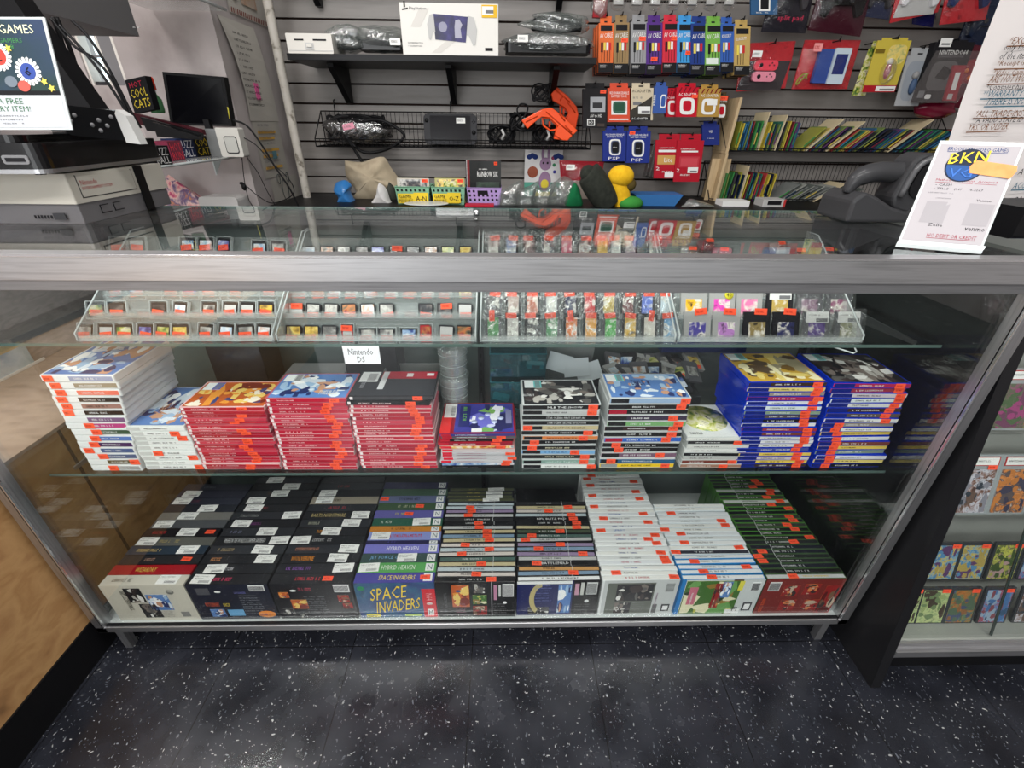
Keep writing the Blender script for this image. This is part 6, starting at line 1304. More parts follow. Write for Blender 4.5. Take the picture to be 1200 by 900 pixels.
def r3r(a, P, ux_, uy_, w_, h_):
    a.text('SCREEN PROTECTOR', P(.15, .78, 1), ux_, uy_, w_*.7, h_*.04, WHITE); rect(a, P, .12, .86, .69, .75, 1, WHITE); rect(a, P, .1, .93, .37, .61, 1, paint((205, 160, 90), .4)); a.text('Lite', P(.35, .43, 2), ux_, uy_, w_*.3, h_*.12, WHITE)
    a.text('2', P(.06, .22, 1), ux_, uy_, w_*.14, h_*.09, WHITE); a.text('SWOH', P(.3, .15, 1), ux_, uy_, w_*.5, h_*.06, WHITE); rect(a, P, .4, .85, .02, .16, 2, WHITE)
cardpack('red pack with gold Lite band among the hanging packs', 766, 797, 157, 209, 1.585, RD, r3r, lean=3, d=.008)
def r3s(a, P, ux_, uy_, w_, h_):
    a.text('SCREEN PROTECTOR', P(.15, .78, 1), ux_, uy_, w_*.7, h_*.04, WHITE); rect(a, P, .18, .82, .72, .76, 1, WHITE); rect(a, P, .14, .9, .36, .62, 1, paint((196, 60, 72), .25, coat=.5)); rect(a, P, .2, .84, .4, .58, 2, paint((205, 76, 86), .2))
    a.text('2', P(.08, .24, 1), ux_, uy_, w_*.12, h_*.09, WHITE); a.text('SWOH', P(.24, .14, 1), ux_, uy_, w_*.5, h_*.06, WHITE); rect(a, P, .5, .9, .22, .36, 3, WHITE); rect(a, P, .6, .86, .24, .28, 4, INKG)
cardpack('lower red pack picturing a clear screen sheet', 789, 819, 157, 213, 1.575, RD, r3s, lean=6, d=.008)
cardpack('small blue pack beside the wooden end of the manual rack', 823, 843, 142, 170, 1.62, (34, 48, 120), lambda a, P, ux_, uy_, w_, h_: a.text('HD', P(.4, .6, 1), ux_, uy_, w_*.2, h_*.12, WHITE).text('wireless', P(.3, .3, 1), ux_, uy_, w_*.5, h_*.06, WHITE), hook=True)
# shadowy shelf brackets/hooks rail behind rows
# ---- upper right packs
for k in range(7):
    u = 715+k*22; t_ = bag('clear_clamshell', 'clear clamshell pack at the top edge above the cable boxes, %s from left' % nth(k+1), u, u+24, -22, 11, 1.58, 40+k, lambda t_, w_, h_, d: MB().rbox(-w_*.3, w_*.3, -.01, .01, h_*.2, h_*.9, [OFFW, DGREY, paint((150, 40, 40), .4), LGREY][len(t_.name) % 4], r=.006).build('accessory', t_), cat='clamshell pack', group='clear clamshells along the top edge', d=.05, mt=BLIST, amp=.05)
def d_bl(a, P, ux_, uy_, w_, h_): rect(a, P, .3, .72, .1, .75, 1, WHITE); rect(a, P, .36, .66, .16, .7, 2, INK); a.text('glass', P(.2, .03, 1), ux_, uy_, w_*.6, h_*.05, WHITE)
cardpack('blue pack with a white framed black phone shape, top right', 880, 911, -30, 17, 1.58, (50, 90, 130), d_bl, d=.01)
def pad(par, w_, h_, mt, z=.5, s=1.0, btn=None, y=0):
    """a controller seen from the front, flat against its pack"""
    P = [(-.5, .1), (-.42, .42), (-.2, .5), (.2, .5), (.42, .42), (.5, .1), (.48, -.4), (.36, -.48), (.24, -.12), (-.24, -.12), (-.36, -.48), (-.48, -.4)]
    W_, H_ = w_*.8*s, h_*.62*s
    MB().prism([(x*W_, yv*H_) for x, yv in P], (0, y, h_*z), X1, Z1, Y1*.022, mt).build('controller_body', par, bevel=.004)
    mb = MB()
    for x, yv, c_ in ((-.3, .2, 0), (-.14, .02, 0), (.14, .02, 0), (.3, .3, 1), (.3, .12, 2), (.22, .21, 3), (.38, .21, 4)): mb.ball((x*W_, y-.001, h_*z+yv*H_), (.009 if c_ == 0 else .004, .006, .009 if c_ == 0 else .004), [DGREY, paint((60, 150, 80), .4), paint((200, 60, 60), .4), paint((70, 90, 190), .4), paint((220, 180, 60), .4)][c_] if btn is None else btn, 10, 6)
    mb.build('buttons', par)
def pouch(label, pts, Y, backm, filler, group=None, lab=None, hook=True, cat='pouch'):
    P = [at(u, v, Y=Y) for u, v in pts]; c0 = sum(P, V())/len(P)
    w_ = max(p.x for p in P)-min(p.x for p in P); h_ = max(p.z for p in P)-min(p.z for p in P)
    base = V((c0.x, Y, min(p.z for p in P)))
    t_ = thing('hanging_pouch', label, cat, base, group=group)
    poly = [(p.x-base.x, p.z-base.z) for p in P]
    MB().prism(poly, (0, .02, 0), X1, Z1, Y1*.004, backm).build('pouch_back', t_)
    filler(t_, w_, h_)
    # crinkled clear front
    n = 8; mb = MB(); vs = []; fs = []; rr = random.Random(len(label))
    q = [V((x, 0, z)) for x, z in poly][:4]
    for i in range(n+1):
        for j in range(n+1):
            a, b_ = i/n, j/n; p = (q[0]*(1-a)+q[1]*a)*(1-b_)+(q[3]*(1-a)+q[2]*a)*b_
            e = math.sin(math.pi*a)*math.sin(math.pi*b_); vs.append(p+V((0, .018-.034*e**.5+rr.uniform(-.004, .004), 0)))
    for i in range(n):
        for j in range(n): fs.append((i*(n+1)+j, (i+1)*(n+1)+j, (i+1)*(n+1)+j+1, i*(n+1)+j+1))
    mb.add(vs, fs, CLEARF, True).build('clear_front', t_)
    if lab: put('price_label', WALLLAB if lab[2] == 0 else sticker_mesh(.035, .028, paint((235, 150, 150), .5), 'x9', STXT), t_, (w_*lab[0], -.018, h_*lab[1]), (math.pi/2, 0, 0))
    if hook:
        tz = P[-1]; x = (P[-1].x+P[-2].x)/2; z = (P[-1].z+P[-2].z)/2
        hk = MB().tube([(x, Y-.03, z-.012), (x, Y-.03, z+.004), (x, Y-.02, z-.008), (x, YB, z-.002)], .0022, BLACK, 5).build('wall_hook'); tag(hk, 'wire hook holding the %s' % ' '.join(label.split()[:9]), 'hook', 'hooks on the slatted wall')
    return t_
REDP = art('red_pouch_print', [(120, 10, 20), (178, 22, 34), (190, 30, 40), (150, 14, 26)], 30, rough=.3)
def joy(t_, w_, h_):
    MB().quad((-w_*.46, .018, h_*.03), (w_*.4, .018, h_*.03), (w_*.46, .018, h_*.62), (-w_*.36, .018, h_*.6), paint((90, 84, 88), .2, metal=.8)).build('silver_window', t_)
    for k, (z, mt, nm) in enumerate(((.42, paint((236, 70, 90), .4), 'pink controller half'), (.2, paint((240, 150, 170), .4), 'pale pink controller half'))):
        o = MB().rbox(-w_*.24, w_*.2, 0, .014, h_*z, h_*(z+.2), mt, r=.014, ax='y').build('controller_half', t_); o['label'] = nm
        mb = MB()
        for dx_ in (-.01, 0, .01): mb.ball((w_*.08+dx_, -.001, h_*(z+.1)+(0 if dx_ else .008)), .0028, INK, 8, 5)
        mb.ball((-w_*.12, -.001, h_*(z+.1)), (.008, .004, .008), INK, 10, 5); mb.build('buttons', o)
pouch('red topped pouch holding a pink controller pair', [(865, 107), (923, 103), (936, 47), (874, 50)], 1.60, REDP, joy, lab=(-.28, .72, 0))
def lblu(t_, w_, h_):
    MB().rbox(-w_*.22, w_*.2, -.004, .015, h_*.12, h_*.8, paint((56, 80, 150), .35), r=.004, ax='y').build('blue_box', t_)
    MB().rbox(w_*.02, w_*.3, -.012, .0, h_*.1, h_*.82, paint((190, 205, 215), .35), r=.004, ax='y').box(w_*.06, w_*.26, -.0125, -.012, h_*.3, h_*.7, paint((40, 50, 110), .4)).build('pale_box', t_)
    MB().tube(smooth([V((-w_*.4+.02*math.cos(k), .005, h_*.2+.02*math.sin(k*1.3))) for k in range(8)], 3), .003, paint((140, 150, 60), .5), 5).build('coiled_lead', t_)
pouch('red pouch holding blue and pale boxes right of the pink controllers', [(931, 104), (996, 104), (1013, 46), (947, 46)], 1.60, REDP, lblu, lab=(-.32, .82, 1))
# top row pouches
def split(t_, w_, h_): pad(t_, w_, h_, paint((60, 58, 62), .4), .66, .9); MB().text('split pad', (-w_*.3, -.02, h_*.16), X1, Z1, w_*.55, h_*.12, paint((190, 50, 80), .4)).build('print', t_)
pouch('dark pack with grey controller and pinkish lettering at the top', [(895, 36), (947, 38), (962, -30), (912, -30)], 1.58, paint((32, 30, 38), .4), split)
pouch('dark crinkled pouch with black controller between the top packs', [(950, 34), (1012, 42), (1030, -26), (968, -26)], 1.57, paint((60, 16, 30), .35), lambda t_, w_, h_: pad(t_, w_, h_, BLACKP, .6, .95))
pouch('small blue-grey crinkled pouch at the top beside the white controller', [(1016, 18), (1046, 22), (1056, -30), (1024, -30)], 1.58, paint((50, 54, 76), .4), lambda t_, w_, h_: pad(t_, w_, h_, DGREY, .5, .9))
pouch('red pouch showing a white controller at the top right', [(1047, 26), (1104, 13), (1118, -34), (1062, -34)], 1.57, REDP, lambda t_, w_, h_: (MB().quad((-w_*.4, .018, h_*.1), (w_*.4, .018, h_*.2), (w_*.44, .018, h_*.9), (-w_*.34, .018, h_*.9), LGREY).build('silver_window', t_), pad(t_, w_, h_, paint((225, 225, 228), .4), .6, .95)))
pouch('red pouch showing a navy controller at the top right corner', [(1106, 28), (1160, 22), (1176, -34), (1120, -34)], 1.56, REDP, lambda t_, w_, h_: pad(t_, w_, h_, paint((40, 50, 90), .4), .6, .95))
pouch('deep blue crinkled pouch peeping under the white controller pouch', [(1074, 27), (1098, 31), (1104, 0), (1076, 0)], 1.62, paint((26, 28, 90), .35), lambda t_, w_, h_: None, hook=False)
pouch('large dark blue crinkled pouch behind the top right packs', [(1128, 46), (1176, 60), (1196, -10), (1150, -10)], 1.63, paint((30, 40, 62), .35), lambda t_, w_, h_: pad(t_, w_, h_, paint((24, 36, 60), .4), .5, .9), hook=False)
# blister cards
def b_yel(a, P, ux_, uy_, w_, h_):
    rect(a, P, .0, 1, .0, .14, 1, paint((170, 26, 40), .4)); rect(a, P, .38, .98, .02, .12, 2, WHITE); rect(a, P, .5, .95, .04, .07, 3, INKG); dev(a, P, .4, .95, .55, .92, art('gold_figure_art', [(90, 140, 80), (225, 205, 120), (220, 190, 60)], 40), 2); rect(a, P, .02, .3, .76, .84, 2, paint((120, 100, 30), .4))
t_, w_, h_, ux_, uy_ = cardpack('yellow blister card hanging second row right of the red pouches', 1010, 1048, 44, 108, 1.58, (200, 180, 70), b_yel, lean=20, d=.004, tab=.05)
MB().ball(ux_*w_*.55+uy_*h_*.4-Y1*.01, (.03, .02, .045), WRAP, 16, 10).build('bubble', t_); MB().ball(ux_*w_*.55+uy_*h_*.42-Y1*.004, (.012, .01, .028), paint((170, 90, 100), .5), 10, 8).ball(ux_*w_*.55+uy_*h_*.6-Y1*.004, (.012, .01, .012), paint((235, 230, 220), .5), 10, 8).build('little_figure', t_)
t_, w_, h_, ux_, uy_ = cardpack('green and grey blister card behind the yellow one', 998, 1014, 48, 112, 1.61, (110, 120, 80), None, lean=24, d=.003, hook=False, mt=A_GREEN)
t_, w_, h_, ux_, uy_ = cardpack('pale blister card with a blue-grey figure beside the yellow card', 1048, 1076, 56, 124, 1.60, (170, 172, 174), lambda a, P, ux_, uy_, w_, h_: dev(a, P, .1, .9, .1, .9, paint((150, 156, 164), .4), 1), lean=18, d=.003)
MB().ball(ux_*w_*.5+uy_*h_*.4-Y1*.006, (.014, .012, .03), paint((70, 90, 120), .5), 12, 8).ball(ux_*w_*.5+uy_*h_*.62-Y1*.006, (.013, .012, .014), paint((150, 150, 150), .5), 12, 8).build('little_figure', t_)
def b_blk(a, P, ux_, uy_, w_, h_):
    rect(a, P, .1, .4, .92, 1.06, 3, WHITE); rect(a, P, .15, .36, .95, .98, 4, INKG)
    a.text('NINTENDO64', P(.18, .8, 1), ux_, uy_, w_*.72, h_*.07, WHITE); a.text('EXPANSION PAK', P(.18, .75, 1), ux_, uy_, w_*.66, h_*.035, INKG)
    dev(a, P, .12, .8, .2, .7, textured('dark_glow', [(70, 68, 70), (90, 88, 88)], 4), 1); a.add([P(.28, .42, 3), P(.58, .38, 3), P(.68, .54, 3), P(.42, .62, 3)], [(0, 1, 2, 3)], paint((14, 14, 16), .2)); dev(a, P, .2, .36, .06, .14, WHITE, 2); rect(a, P, .0, .16, .08, .2, 2, GREY)
cardpack('black pack picturing a small dark block on a glow, far right', 1072, 1116, 46, 120, 1.575, (26, 25, 28), b_blk, lean=26, d=.03, tab=.04)
t_, w_, h_, ux_, uy_ = cardpack('slim red pack in front of the black glow pack', 1106, 1120, 70, 118, 1.565, (160, 30, 46), lambda a, P, ux_, uy_, w_, h_: (rect(a, P, .3, .7, .3, .8, 1, WHITE), rect(a, P, .2, .6, .04, .2, 1, LGREY)), lean=14, d=.03, hook=False)
MB().prism([(-.01, -.01), (w_*4, -.01), (w_*4+.06, h_*1.35), (.03, h_*1.35)], (-w_*3, -.012, 0), ux_, Z1, Y1*.001, BLIST).build('clear_blister', t_)
pouch('wine red crinkled pouch with red controller at the far right', [(1112, 122), (1150, 132), (1170, 54), (1132, 50)], 1.60, paint((90, 18, 36), .35), lambda t_, w_, h_: pad(t_, w_, h_, paint((150, 24, 40), .4), .5, .9, paint((230, 120, 40), .4)), lab=(.0, .85, 0), hook=False)
bag('red_bag', 'crumpled wine red bag above the leaning manuals at the right', 1074, 1130, 118, 138, 1.6, 51, lambda t_, w_, h_, d: MB().rbox(-w_*.3, w_*.3, -.02, .02, h_*.2, h_*.6, paint((90, 16, 34), .5), r=.01).build('soft_filling', t_), d=.06, mt=paint((110, 20, 44), .25, coat=.6))

# ================================================================== MANUAL RACKS
WOOD = textured('light_plywood', [(176, 150, 112), (196, 172, 134), (186, 160, 122)], 6, rough=.6, stretch=(12, 12, 1), detail=5)
CARDB = textured('cream_divider', [(196, 180, 146), (208, 194, 160)], 10, rough=.8)
def rack(nm, label, x0, x1, zb_, zt_, yf_=1.60):
    t_ = thing(nm, label, 'rack'); mb = MB(); n = int((x1-x0)/.018)
    for i in range(n+1):
        x = x0+(x1-x0)*i/n; mb.tube([(x, 1.74, zt_), (x, 1.74, zb_), (x, yf_, zb_), (x, yf_, zb_+.012)], .0011, BLACK, 4)
    mb.build('wire_grid', t_); mb = MB()
    for y, z in ((1.739, zt_), (1.739, zb_), (1.739, (zb_+zt_)/2), (yf_, zb_), (yf_, zb_+.012), (1.68, zb_-.001), (1.64, zb_-.001)): mb.tube([(x0, y, z), (x1, y, z)], .0025, BLACK, 6)
    for x in (x0, x1): mb.tube([(x, 1.74, zt_), (x, yf_, zb_+.012), (x, yf_, zb_), (x, 1.74, zb_)], .0025, BLACK, 6, closed=True)
    mb.build('frame_wire', t_)
za, zaT = at(950, 178, Y=1.6).z, at(950, 137, Y=1.74).z; zb2, zbT = at(950, 237, Y=1.6).z, at(930, 190, Y=1.74).z
xa = at(850, 178, Y=1.6).x; xb = at(830, 237, Y=1.6).x
rack('wire_rack', 'upper black wire rack full of thin manuals on the wall', xa, 3.05, za, zaT)
rack('wire_rack', 'lower black wire rack of manuals above the counter', xb, 3.05, zb2, zbT)
BCOL = [((24, 50, 76), 'navy'), ((60, 130, 70), 'leaf green'), ((200, 180, 70), 'yellow'), ((40, 90, 130), 'steel blue'), ((40, 110, 90), 'green'), ((120, 40, 50), 'dark red'), ((150, 150, 60), 'olive yellow'), ((30, 34, 60), 'midnight blue'), ((90, 50, 100), 'purple'), ((170, 60, 60), 'red'), ((60, 120, 150), 'teal blue'), ((60, 60, 62), 'grey'), ((190, 170, 90), 'straw'), ((30, 30, 34), 'black'), ((110, 130, 70), 'moss')]
rb_ = random.Random(99)
def booklet(x, z, h, lean, mt, label, group, w=.12, t=.0045, y=1.605, name='manual'):
    o = MB().box(0, t, 0, w, 0, h, mt).build(name, loc=(x, y+rb_.uniform(0, .012), z)); o.rotation_euler = (0, lean, 0); tag(o, label, 'manual' if name == 'manual' else 'divider', group)
    return o
for rk, (z, spans) in enumerate(((za+.004, [(861, 932, .115, 4, 26), (936, 1108, .14, 46, 48)]), (zb2+.004, [(845, 903, .12, 5, 22), (907, 985, .13, 56, 20)]))):
    cnt = 0; rn = ['upper', 'lower'][rk]; vv = [176, 236][rk]
    for si, (u0, u1, h, lean, n) in enumerate(spans):
        xs, xe = at(u0, vv, Y=1.6).x, at(u1, vv, Y=1.6).x
        for i in range(n):
            q, cn = BCOL[rb_.randrange(15)]
            if rk == 1 and si == 1: q, cn = [((120, 124, 122), 'pale grey'), ((90, 96, 92), 'mid grey'), ((150, 152, 146), 'off-white')][i % 3]
            cnt += 1; L = R(lean+rb_.uniform(-3, 3)+(6*i/n if si else 0))
            o = booklet(xs+(xe-xs)*i/n, z, h*rb_.uniform(.9, 1.02), L, paint(q, .35, coat=.4), '%s manual, %s from left in the %s rack' % (cn, nth(cnt), rn), 'thin manuals in the %s wire rack' % rn)
            # spine print: a light edge or staple band
            if i % 2 == 0: MB().box(-.0004, .0049, -.0006, 0, h*.2, h*.6, paint(BCOL[(i*7+1) % 15][0], .4)).build('cover_print', o)
divs = [(0, 889, 172, .15, 4, 'upright'), (0, 908, 172, .14, 7, 'upright right'), (0, 944, 176, .18, 46, 'first leaning'), (0, 968, 176, .18, 49, 'second leaning'), (0, 1040, 176, .2, 50, 'third leaning'), (1, 866, 234, .15, 3, 'lower upright'), (1, 952, 236, .15, 58, 'lower leaning')]
for rk, u, v, h, lean, nm in divs:
    z = (za if rk == 0 else zb2)+.004
    booklet(at(u, v, Y=1.6).x, z, h, R(lean), CARDB, 'cream card divider, the %s one in the %s wire rack' % (nm, ['upper', 'lower'][rk]), 'cream dividers among the manuals', w=.125, t=.004, y=1.592, name='card_divider')
for rk, (u0, v0, u1, v1) in enumerate(((850, 180, 862, 114), (823, 239, 846, 180))):
    a, b_ = at(u0, v0, Y=1.59), at(u1, v1, Y=1.59)
    o = MB().box(0, .012, 0, .15, 0, b_.z-a.z, WOOD).build('wooden_end', loc=(a.x+(.0 if rk == 0 else .05), 1.59, a.z)); o.rotation_euler = (0, R(3), 0)
    tag(o, ['plywood end board at the left of the upper manual rack', 'plywood end board at the left of the lower manual rack'][rk], 'board')
o = MB().box(0, .09, 0, .006, 0, .2, WOOD).build('wooden_board', loc=at(824, 240, Y=1.63)); tag(o, 'square plywood board behind the end of the lower rack', 'board')

# ================================================================== THINGS ON THE BACK COUNTER
def on(u, Y, dz=0): p = at(u, 243, Y=Y); return V((p.x, Y, BZ+.0005+dz))
GRN = paint((130, 180, 150), .5); PUR = paint((176, 150, 205), .5)
bs = []
for k, (u0, u1, mt, lab) in enumerate(((464, 505, GRN, 'pale green basket of manuals with a yellow A to N label'), (506, 546, GRN, 'pale green basket of manuals with a yellow O to Z label'), (547, 588, PUR, 'lilac perforated basket holding a black manual'))):
    a, b_ = at(u0, 240, Y=1.4), at(u1, 240, Y=1.4); w_ = b_.x-a.x-.004
    bs.append(basket('storage_basket', lab, ((a.x+b_.x)/2, 1.46, BZ+.0005), w_, .12, .07 if k < 2 else .068, mt, 7, 3, (.009, .009), grip=(k == 2)))
YEL = paint((228, 196, 50), .6)
for k, (u0, u1, s1, s2, s3) in enumerate(((467, 500, 'GAME', 'MANUALS', 'A-N'), (508, 538, 'GAME', 'MANUALS', 'O-Z'))):
    a, b_ = at(u0, 238, Y=1.395), at(u1, 227, Y=1.395); w_, h_ = b_.x-a.x, b_.z-a.z
    o = MB().box(0, w_, -.001, 0, 0, h_, YEL).box(w_*.55, w_*1.05, -.002, -.001, h_*.05, h_*1.1, YEL).text(s1, (w_*.05, -.0024, h_*.52), X1, Z1, w_*.42, h_*.36, INK).text(s2, (w_*.05, -.0024, h_*.08), X1, Z1, w_*.46, h_*.36, INK).text(s3, (w_*.62, -.0028, h_*.25), X1, Z1, w_*.36, h_*.5, INK).build('basket_label', None, loc=(a.x, 1.395, a.z))
    o.parent = bs[k]; o.location = o.location-bs[k].location; o['label'] = 'yellow handwritten label'
for k in range(2):
    u0, u1 = ((466, 502), (510, 544))[k]
    for j in range(6):
        a, b_ = at(u0, 227, Y=1.42+.012*j), at(u1, 208, Y=1.42+.012*j); w_, h_ = b_.x-a.x, b_.z-BZ-.01
        o = MB().box(0, w_, 0, .004, 0, h_, [paint((196, 190, 178), .5), paint((180, 176, 120), .5), LGREY][(j+k) % 3]).build('manual', loc=(a.x, 1.425+.013*j, BZ+.006)); o.rotation_euler = (R(-4), 0, 0)
        tag(o, '%s booklet from the front in the %s green basket' % (nth(j+1), ['left', 'right'][k]), 'manual', 'booklets in the %s green basket' % ['left', 'right'][k])
        if j == 0:
            MB().box(w_*.08, w_*.92, -.0006, 0, h_*.5, h_*.95, A_GREY if k == 0 else A_GOLD).box(w_*.3, w_*.72, -.001, -.0006, h_*.55, h_*.88, A_DARK if k == 0 else A_GREEN).build('cover_print', o); put('price_sticker', STK, o, (w_*.86, -.0016, h_*.9), (math.pi/2, 0, 0))
for j in range(4):
    a, b_ = at(549+2*(j == 0), 228, Y=1.42), at(587, 187, Y=1.42); w_, h_ = b_.x-a.x, b_.z-BZ-.01
    o = MB().box(0, w_, 0, .005, 0, h_, [paint((20, 22, 22), .35, coat=.3), paint((120, 36, 40), .4), LGREY, paint((40, 40, 44), .4)][j]).build('manual', loc=(a.x-.004*j, 1.425+.013*j, BZ+.006)); o.rotation_euler = (R(-4), 0, 0)
    tag(o, ['black manual with white title standing in the lilac basket', 'dark red manual behind the black one in the lilac basket', 'pale manual third back in the lilac basket', 'charcoal manual rearmost in the lilac basket'][j], 'manual')
    if j == 0:
        MB().text('RAINBOW SIX', (w_*.24, -.001, h_*.62), X1, Z1, w_*.66, h_*.13, WHITE).text('a thriller', (w_*.3, -.001, h_*.78), X1, Z1, w_*.4, h_*.04, WHITE).box(w_*.2, w_*.95, -.0006, 0, h_*.12, h_*.5, art('night_green', [(14, 18, 16), (24, 44, 30), (60, 84, 60)], 26)).build('cover_print', o)
        put('price_sticker', STK, o, (w_*.86, -.0018, h_*.93), (math.pi/2, 0, .5))
a = on(500, 1.34); o = MB().lathe([(.03, .0), (.09, .012), (.094, .014), (.09, .016), (.03, .004)], paint((200, 205, 205), .3, coat=.5), 28).build('plate', loc=(a.x, 1.34, BZ+.0005)); o.scale = (1, .6, 1); tag(o, 'white shallow dish lying in front of the green baskets', 'dish')
tag(MB().rbox(0, .12, 0, .05, 0, .012, paint((170, 30, 50), .5), r=.003, ax='x').build('red_case', loc=on(545, 1.33)), 'flat red case in front of the lilac basket', 'case')
# bags at the left
def soft(name, label, pts, Y, d, mt, cat='bag', seed=0, n=3):
    """soft bag: outline given in metres at its own distance, puffed to thickness d, with folds"""
    P = smooth([at(u, v, Y=Y) for u, v in pts]+[at(*pts[0], Y=Y)], n)[:-1]
    c0 = sum(P, V())/len(P); base = V((c0.x, Y, c0.z)); k = len(P); mb = MB(); vs = []; rr = random.Random(seed); rings = 7
    for s in (-1, 1):
        for r_ in range(rings):
            f = 1-r_/rings
            for j, p in enumerate(P):
                q = c0+(p-c0)*f; th = d/2*(math.sqrt(max(0, 1-f*f))*(1+f*(.10*math.sin(p.z*90+seed)+.08*math.sin(p.x*70+seed*2)))+.16*math.sin((c0+(p-c0)*f).x*60+(c0+(p-c0)*f).z*35+seed)*(1-f))
                vs.append(q+V((0, s*th, 0))-base)
        vs.append(V((0, s*d/2, 0)))
    fs = []; N = k*rings+1
    for s in (0, 1):
        for r_ in range(rings-1):
            for j in range(k):
                a_, b_, c_, d_ = s*N+r_*k+j, s*N+r_*k+(j+1) % k, s*N+(r_+1)*k+(j+1) % k, s*N+(r_+1)*k+j
                fs.append((a_, b_, c_, d_) if s == 0 else (d_, c_, b_, a_))
        for j in range(k): a_, b_ = s*N+(rings-1)*k+j, s*N+(rings-1)*k+(j+1) % k; fs.append((a_, b_, s*N+k*rings) if s == 0 else (b_, a_, s*N+k*rings))
    mb.add(vs, fs, mt, True); o = mb.build(name, loc=base); tag(o, label, cat); return o
TOTE = textured('beige_canvas', [(150, 136, 114), (176, 162, 138), (164, 150, 126)], 12, rough=.9, bump=.3)
soft('blue_bag', 'knotted bright blue plastic bag at the left end of back counter', [(394, 214), (404, 211), (412, 217), (410, 224), (418, 240), (420, 243), (395, 243), (397, 232), (391, 222)], 1.5, .09, paint((56, 124, 190), .3, coat=.4), seed=2)
soft('tote_bag', 'beige canvas tote bag slumped behind the blue bag', [(404, 188), (424, 190), (436, 186), (450, 184), (458, 196), (468, 210), (478, 225), (470, 237), (412, 237), (418, 225), (406, 208)], 1.6, .12, TOTE, seed=3)
soft('white_bag', 'tied white plastic bag between the tote and green basket', [(444, 214), (450, 218), (454, 224), (458, 236), (464, 243), (440, 243), (432, 242), (440, 230), (442, 220)], 1.47, .07, paint((214, 212, 210), .3, coat=.3), seed=4)
soft('dark_pouch', 'dark green-grey lump showing between the white bag and basket', [(456, 212), (464, 220), (468, 236), (462, 243), (452, 246), (450, 226)], 1.56, .07, paint((60, 62, 56), .6), seed=5)
for k in range(4):
    a = on(600+22*k, 1.42+.02*k)
    soft('zip_bag', 'see-through zip bag heaped on the counter, %s from left' % nth(k+1), [(586+20*k, 226-4*k), (600+20*k, 216+2*k), (612+20*k, 212), (606+20*k, 232), (604+20*k, 243), (584+20*k, 243)], 1.40+.02*k, .07, WRAPX, seed=7+k)
# child's drawing on the wall
a, b_ = at(614, 232, Y=1.72), at(660, 176, Y=1.72); w_, h_ = b_.x-a.x, b_.z-a.z
t_ = thing('child_drawing', 'bright marker drawing of a purple rabbit pinned to the wall', 'drawing', (a.x, 1.72, a.z))
MB().box(0, w_, 0, .001, 0, h_, paint((214, 212, 212), .6)).build('sheet', t_)
m_ = MB(); cl_ = paint((150, 120, 150), .6)
m_.box(0, w_, -.0006, 0, 0, h_*.34, paint((90, 160, 140), .6)).box(w_*.3, w_*.9, -.001, -.0006, h_*.0, h_*.14, paint((200, 190, 90), .6))
m_.ball((w_*.55, -.001, h_*.72), (.028, .001, .028), cl_, 16, 8); m_.ball((w_*.55, -.001, h_*.36), (.03, .001, .045), cl_, 16, 8)
for s in (-1, 1): m_.ball((w_*.55+s*.014, -.001, h_*.93), (.007, .001, .03), cl_, 12, 8); m_.ball((w_*.55+s*.01, -.0022, h_*.74), (.005, .0005, .005), INK, 8, 4)
m_.ball((w_*.55, -.002, h_*.3), (.02, .001, .022), paint((220, 200, 70), .6), 14, 6); m_.ball((w_*.22, -.001, h_*.55), (.026, .001, .026), paint((150, 80, 60), .6), 14, 6)
for x, y in ((.2, .86), (.88, .86)): 
    for k in range(3): m_.ball((w_*x+(k-1)*.014, -.001, h_*y+(.006 if k == 1 else 0)), (.013, .001, .011), paint((30, 50, 110), .6), 12, 6)
for x, y, q in ((.78, .7, (60, 130, 90)), (.8, .56, (60, 60, 140)), (.74, .84, (150, 60, 90))): m_.ball((w_*x, -.001, h_*y), (.008, .001, .008), paint(q, .6), 8, 4)
m_.build('marker_drawing', t_)
def redbag(t_, w_, h_):
    MB().box(-w_*.42, w_*.4, .01, .018, h_*.1, h_*.55, paint((150, 140, 130), .4)).build('contents', t_)
pouch('red headed clear pouch leaning behind the plush toys', [(660, 240), (700, 240), (709, 190), (656, 188)], 1.62, paint((150, 20, 36), .4), redbag, lab=(-.28, .86, 0), hook=False)
soft('red_white_bag', 'crumpled clear bag with white drawstring beside the green felt toy', [(650, 214), (662, 206), (680, 222), (672, 243), (644, 243), (642, 232)], 1.44, .08, WRAPX, seed=21)
soft('felt_toy', 'small green and white felt toy leaning by the dark plush', [(667, 222), (674, 214), (680, 226), (682, 243), (662, 243)], 1.42, .06, paint((20, 100, 60), .9), seed=22, cat='toy')
DKG = textured('dark_green_plush', [(28, 32, 26), (44, 48, 40)], 60, rough=.95, bump=.5)
YELP = textured('yellow_plush', [(226, 172, 10), (244, 196, 30)], 50, rough=.9, bump=.4); GRP = paint((60, 140, 60), .9)
a = on(698, 1.40)
t_ = thing('plush_toy', 'dark green rounded plush tail leaning beside the yellow plush', 'plush toy', a)
MB().tube(smooth([V((.055, 0, -.0)), V((.035, 0, .03)), V((.0, 0, .075)), V((-.035, 0, .12)), V((-.05, 0, .135))]), .05, DKG, 16, taper=[.9+.25*math.sin(k/24*math.pi) if k < 22 else .9-.25*(k-21) for k in range(25)]).ball((-.046, 0, .128), .034, DKG, 14, 8).build('plush_body', t_)
a = on(728, 1.42)
t_ = thing('plush_toy', 'yellow long-necked plush with green base on the back counter', 'plush toy', a)
MB().tube(smooth([V((.0, 0, 0.0)), V((-.01, 0, .05)), V((-.03, 0, .09)), V((-.02, -.005, .12))]), .04, YELP, 16, taper=[1.0]*19).ball((-.02, -.01, .118), (.056, .045, .044), YELP, 18, 10).build('plush_body', t_)
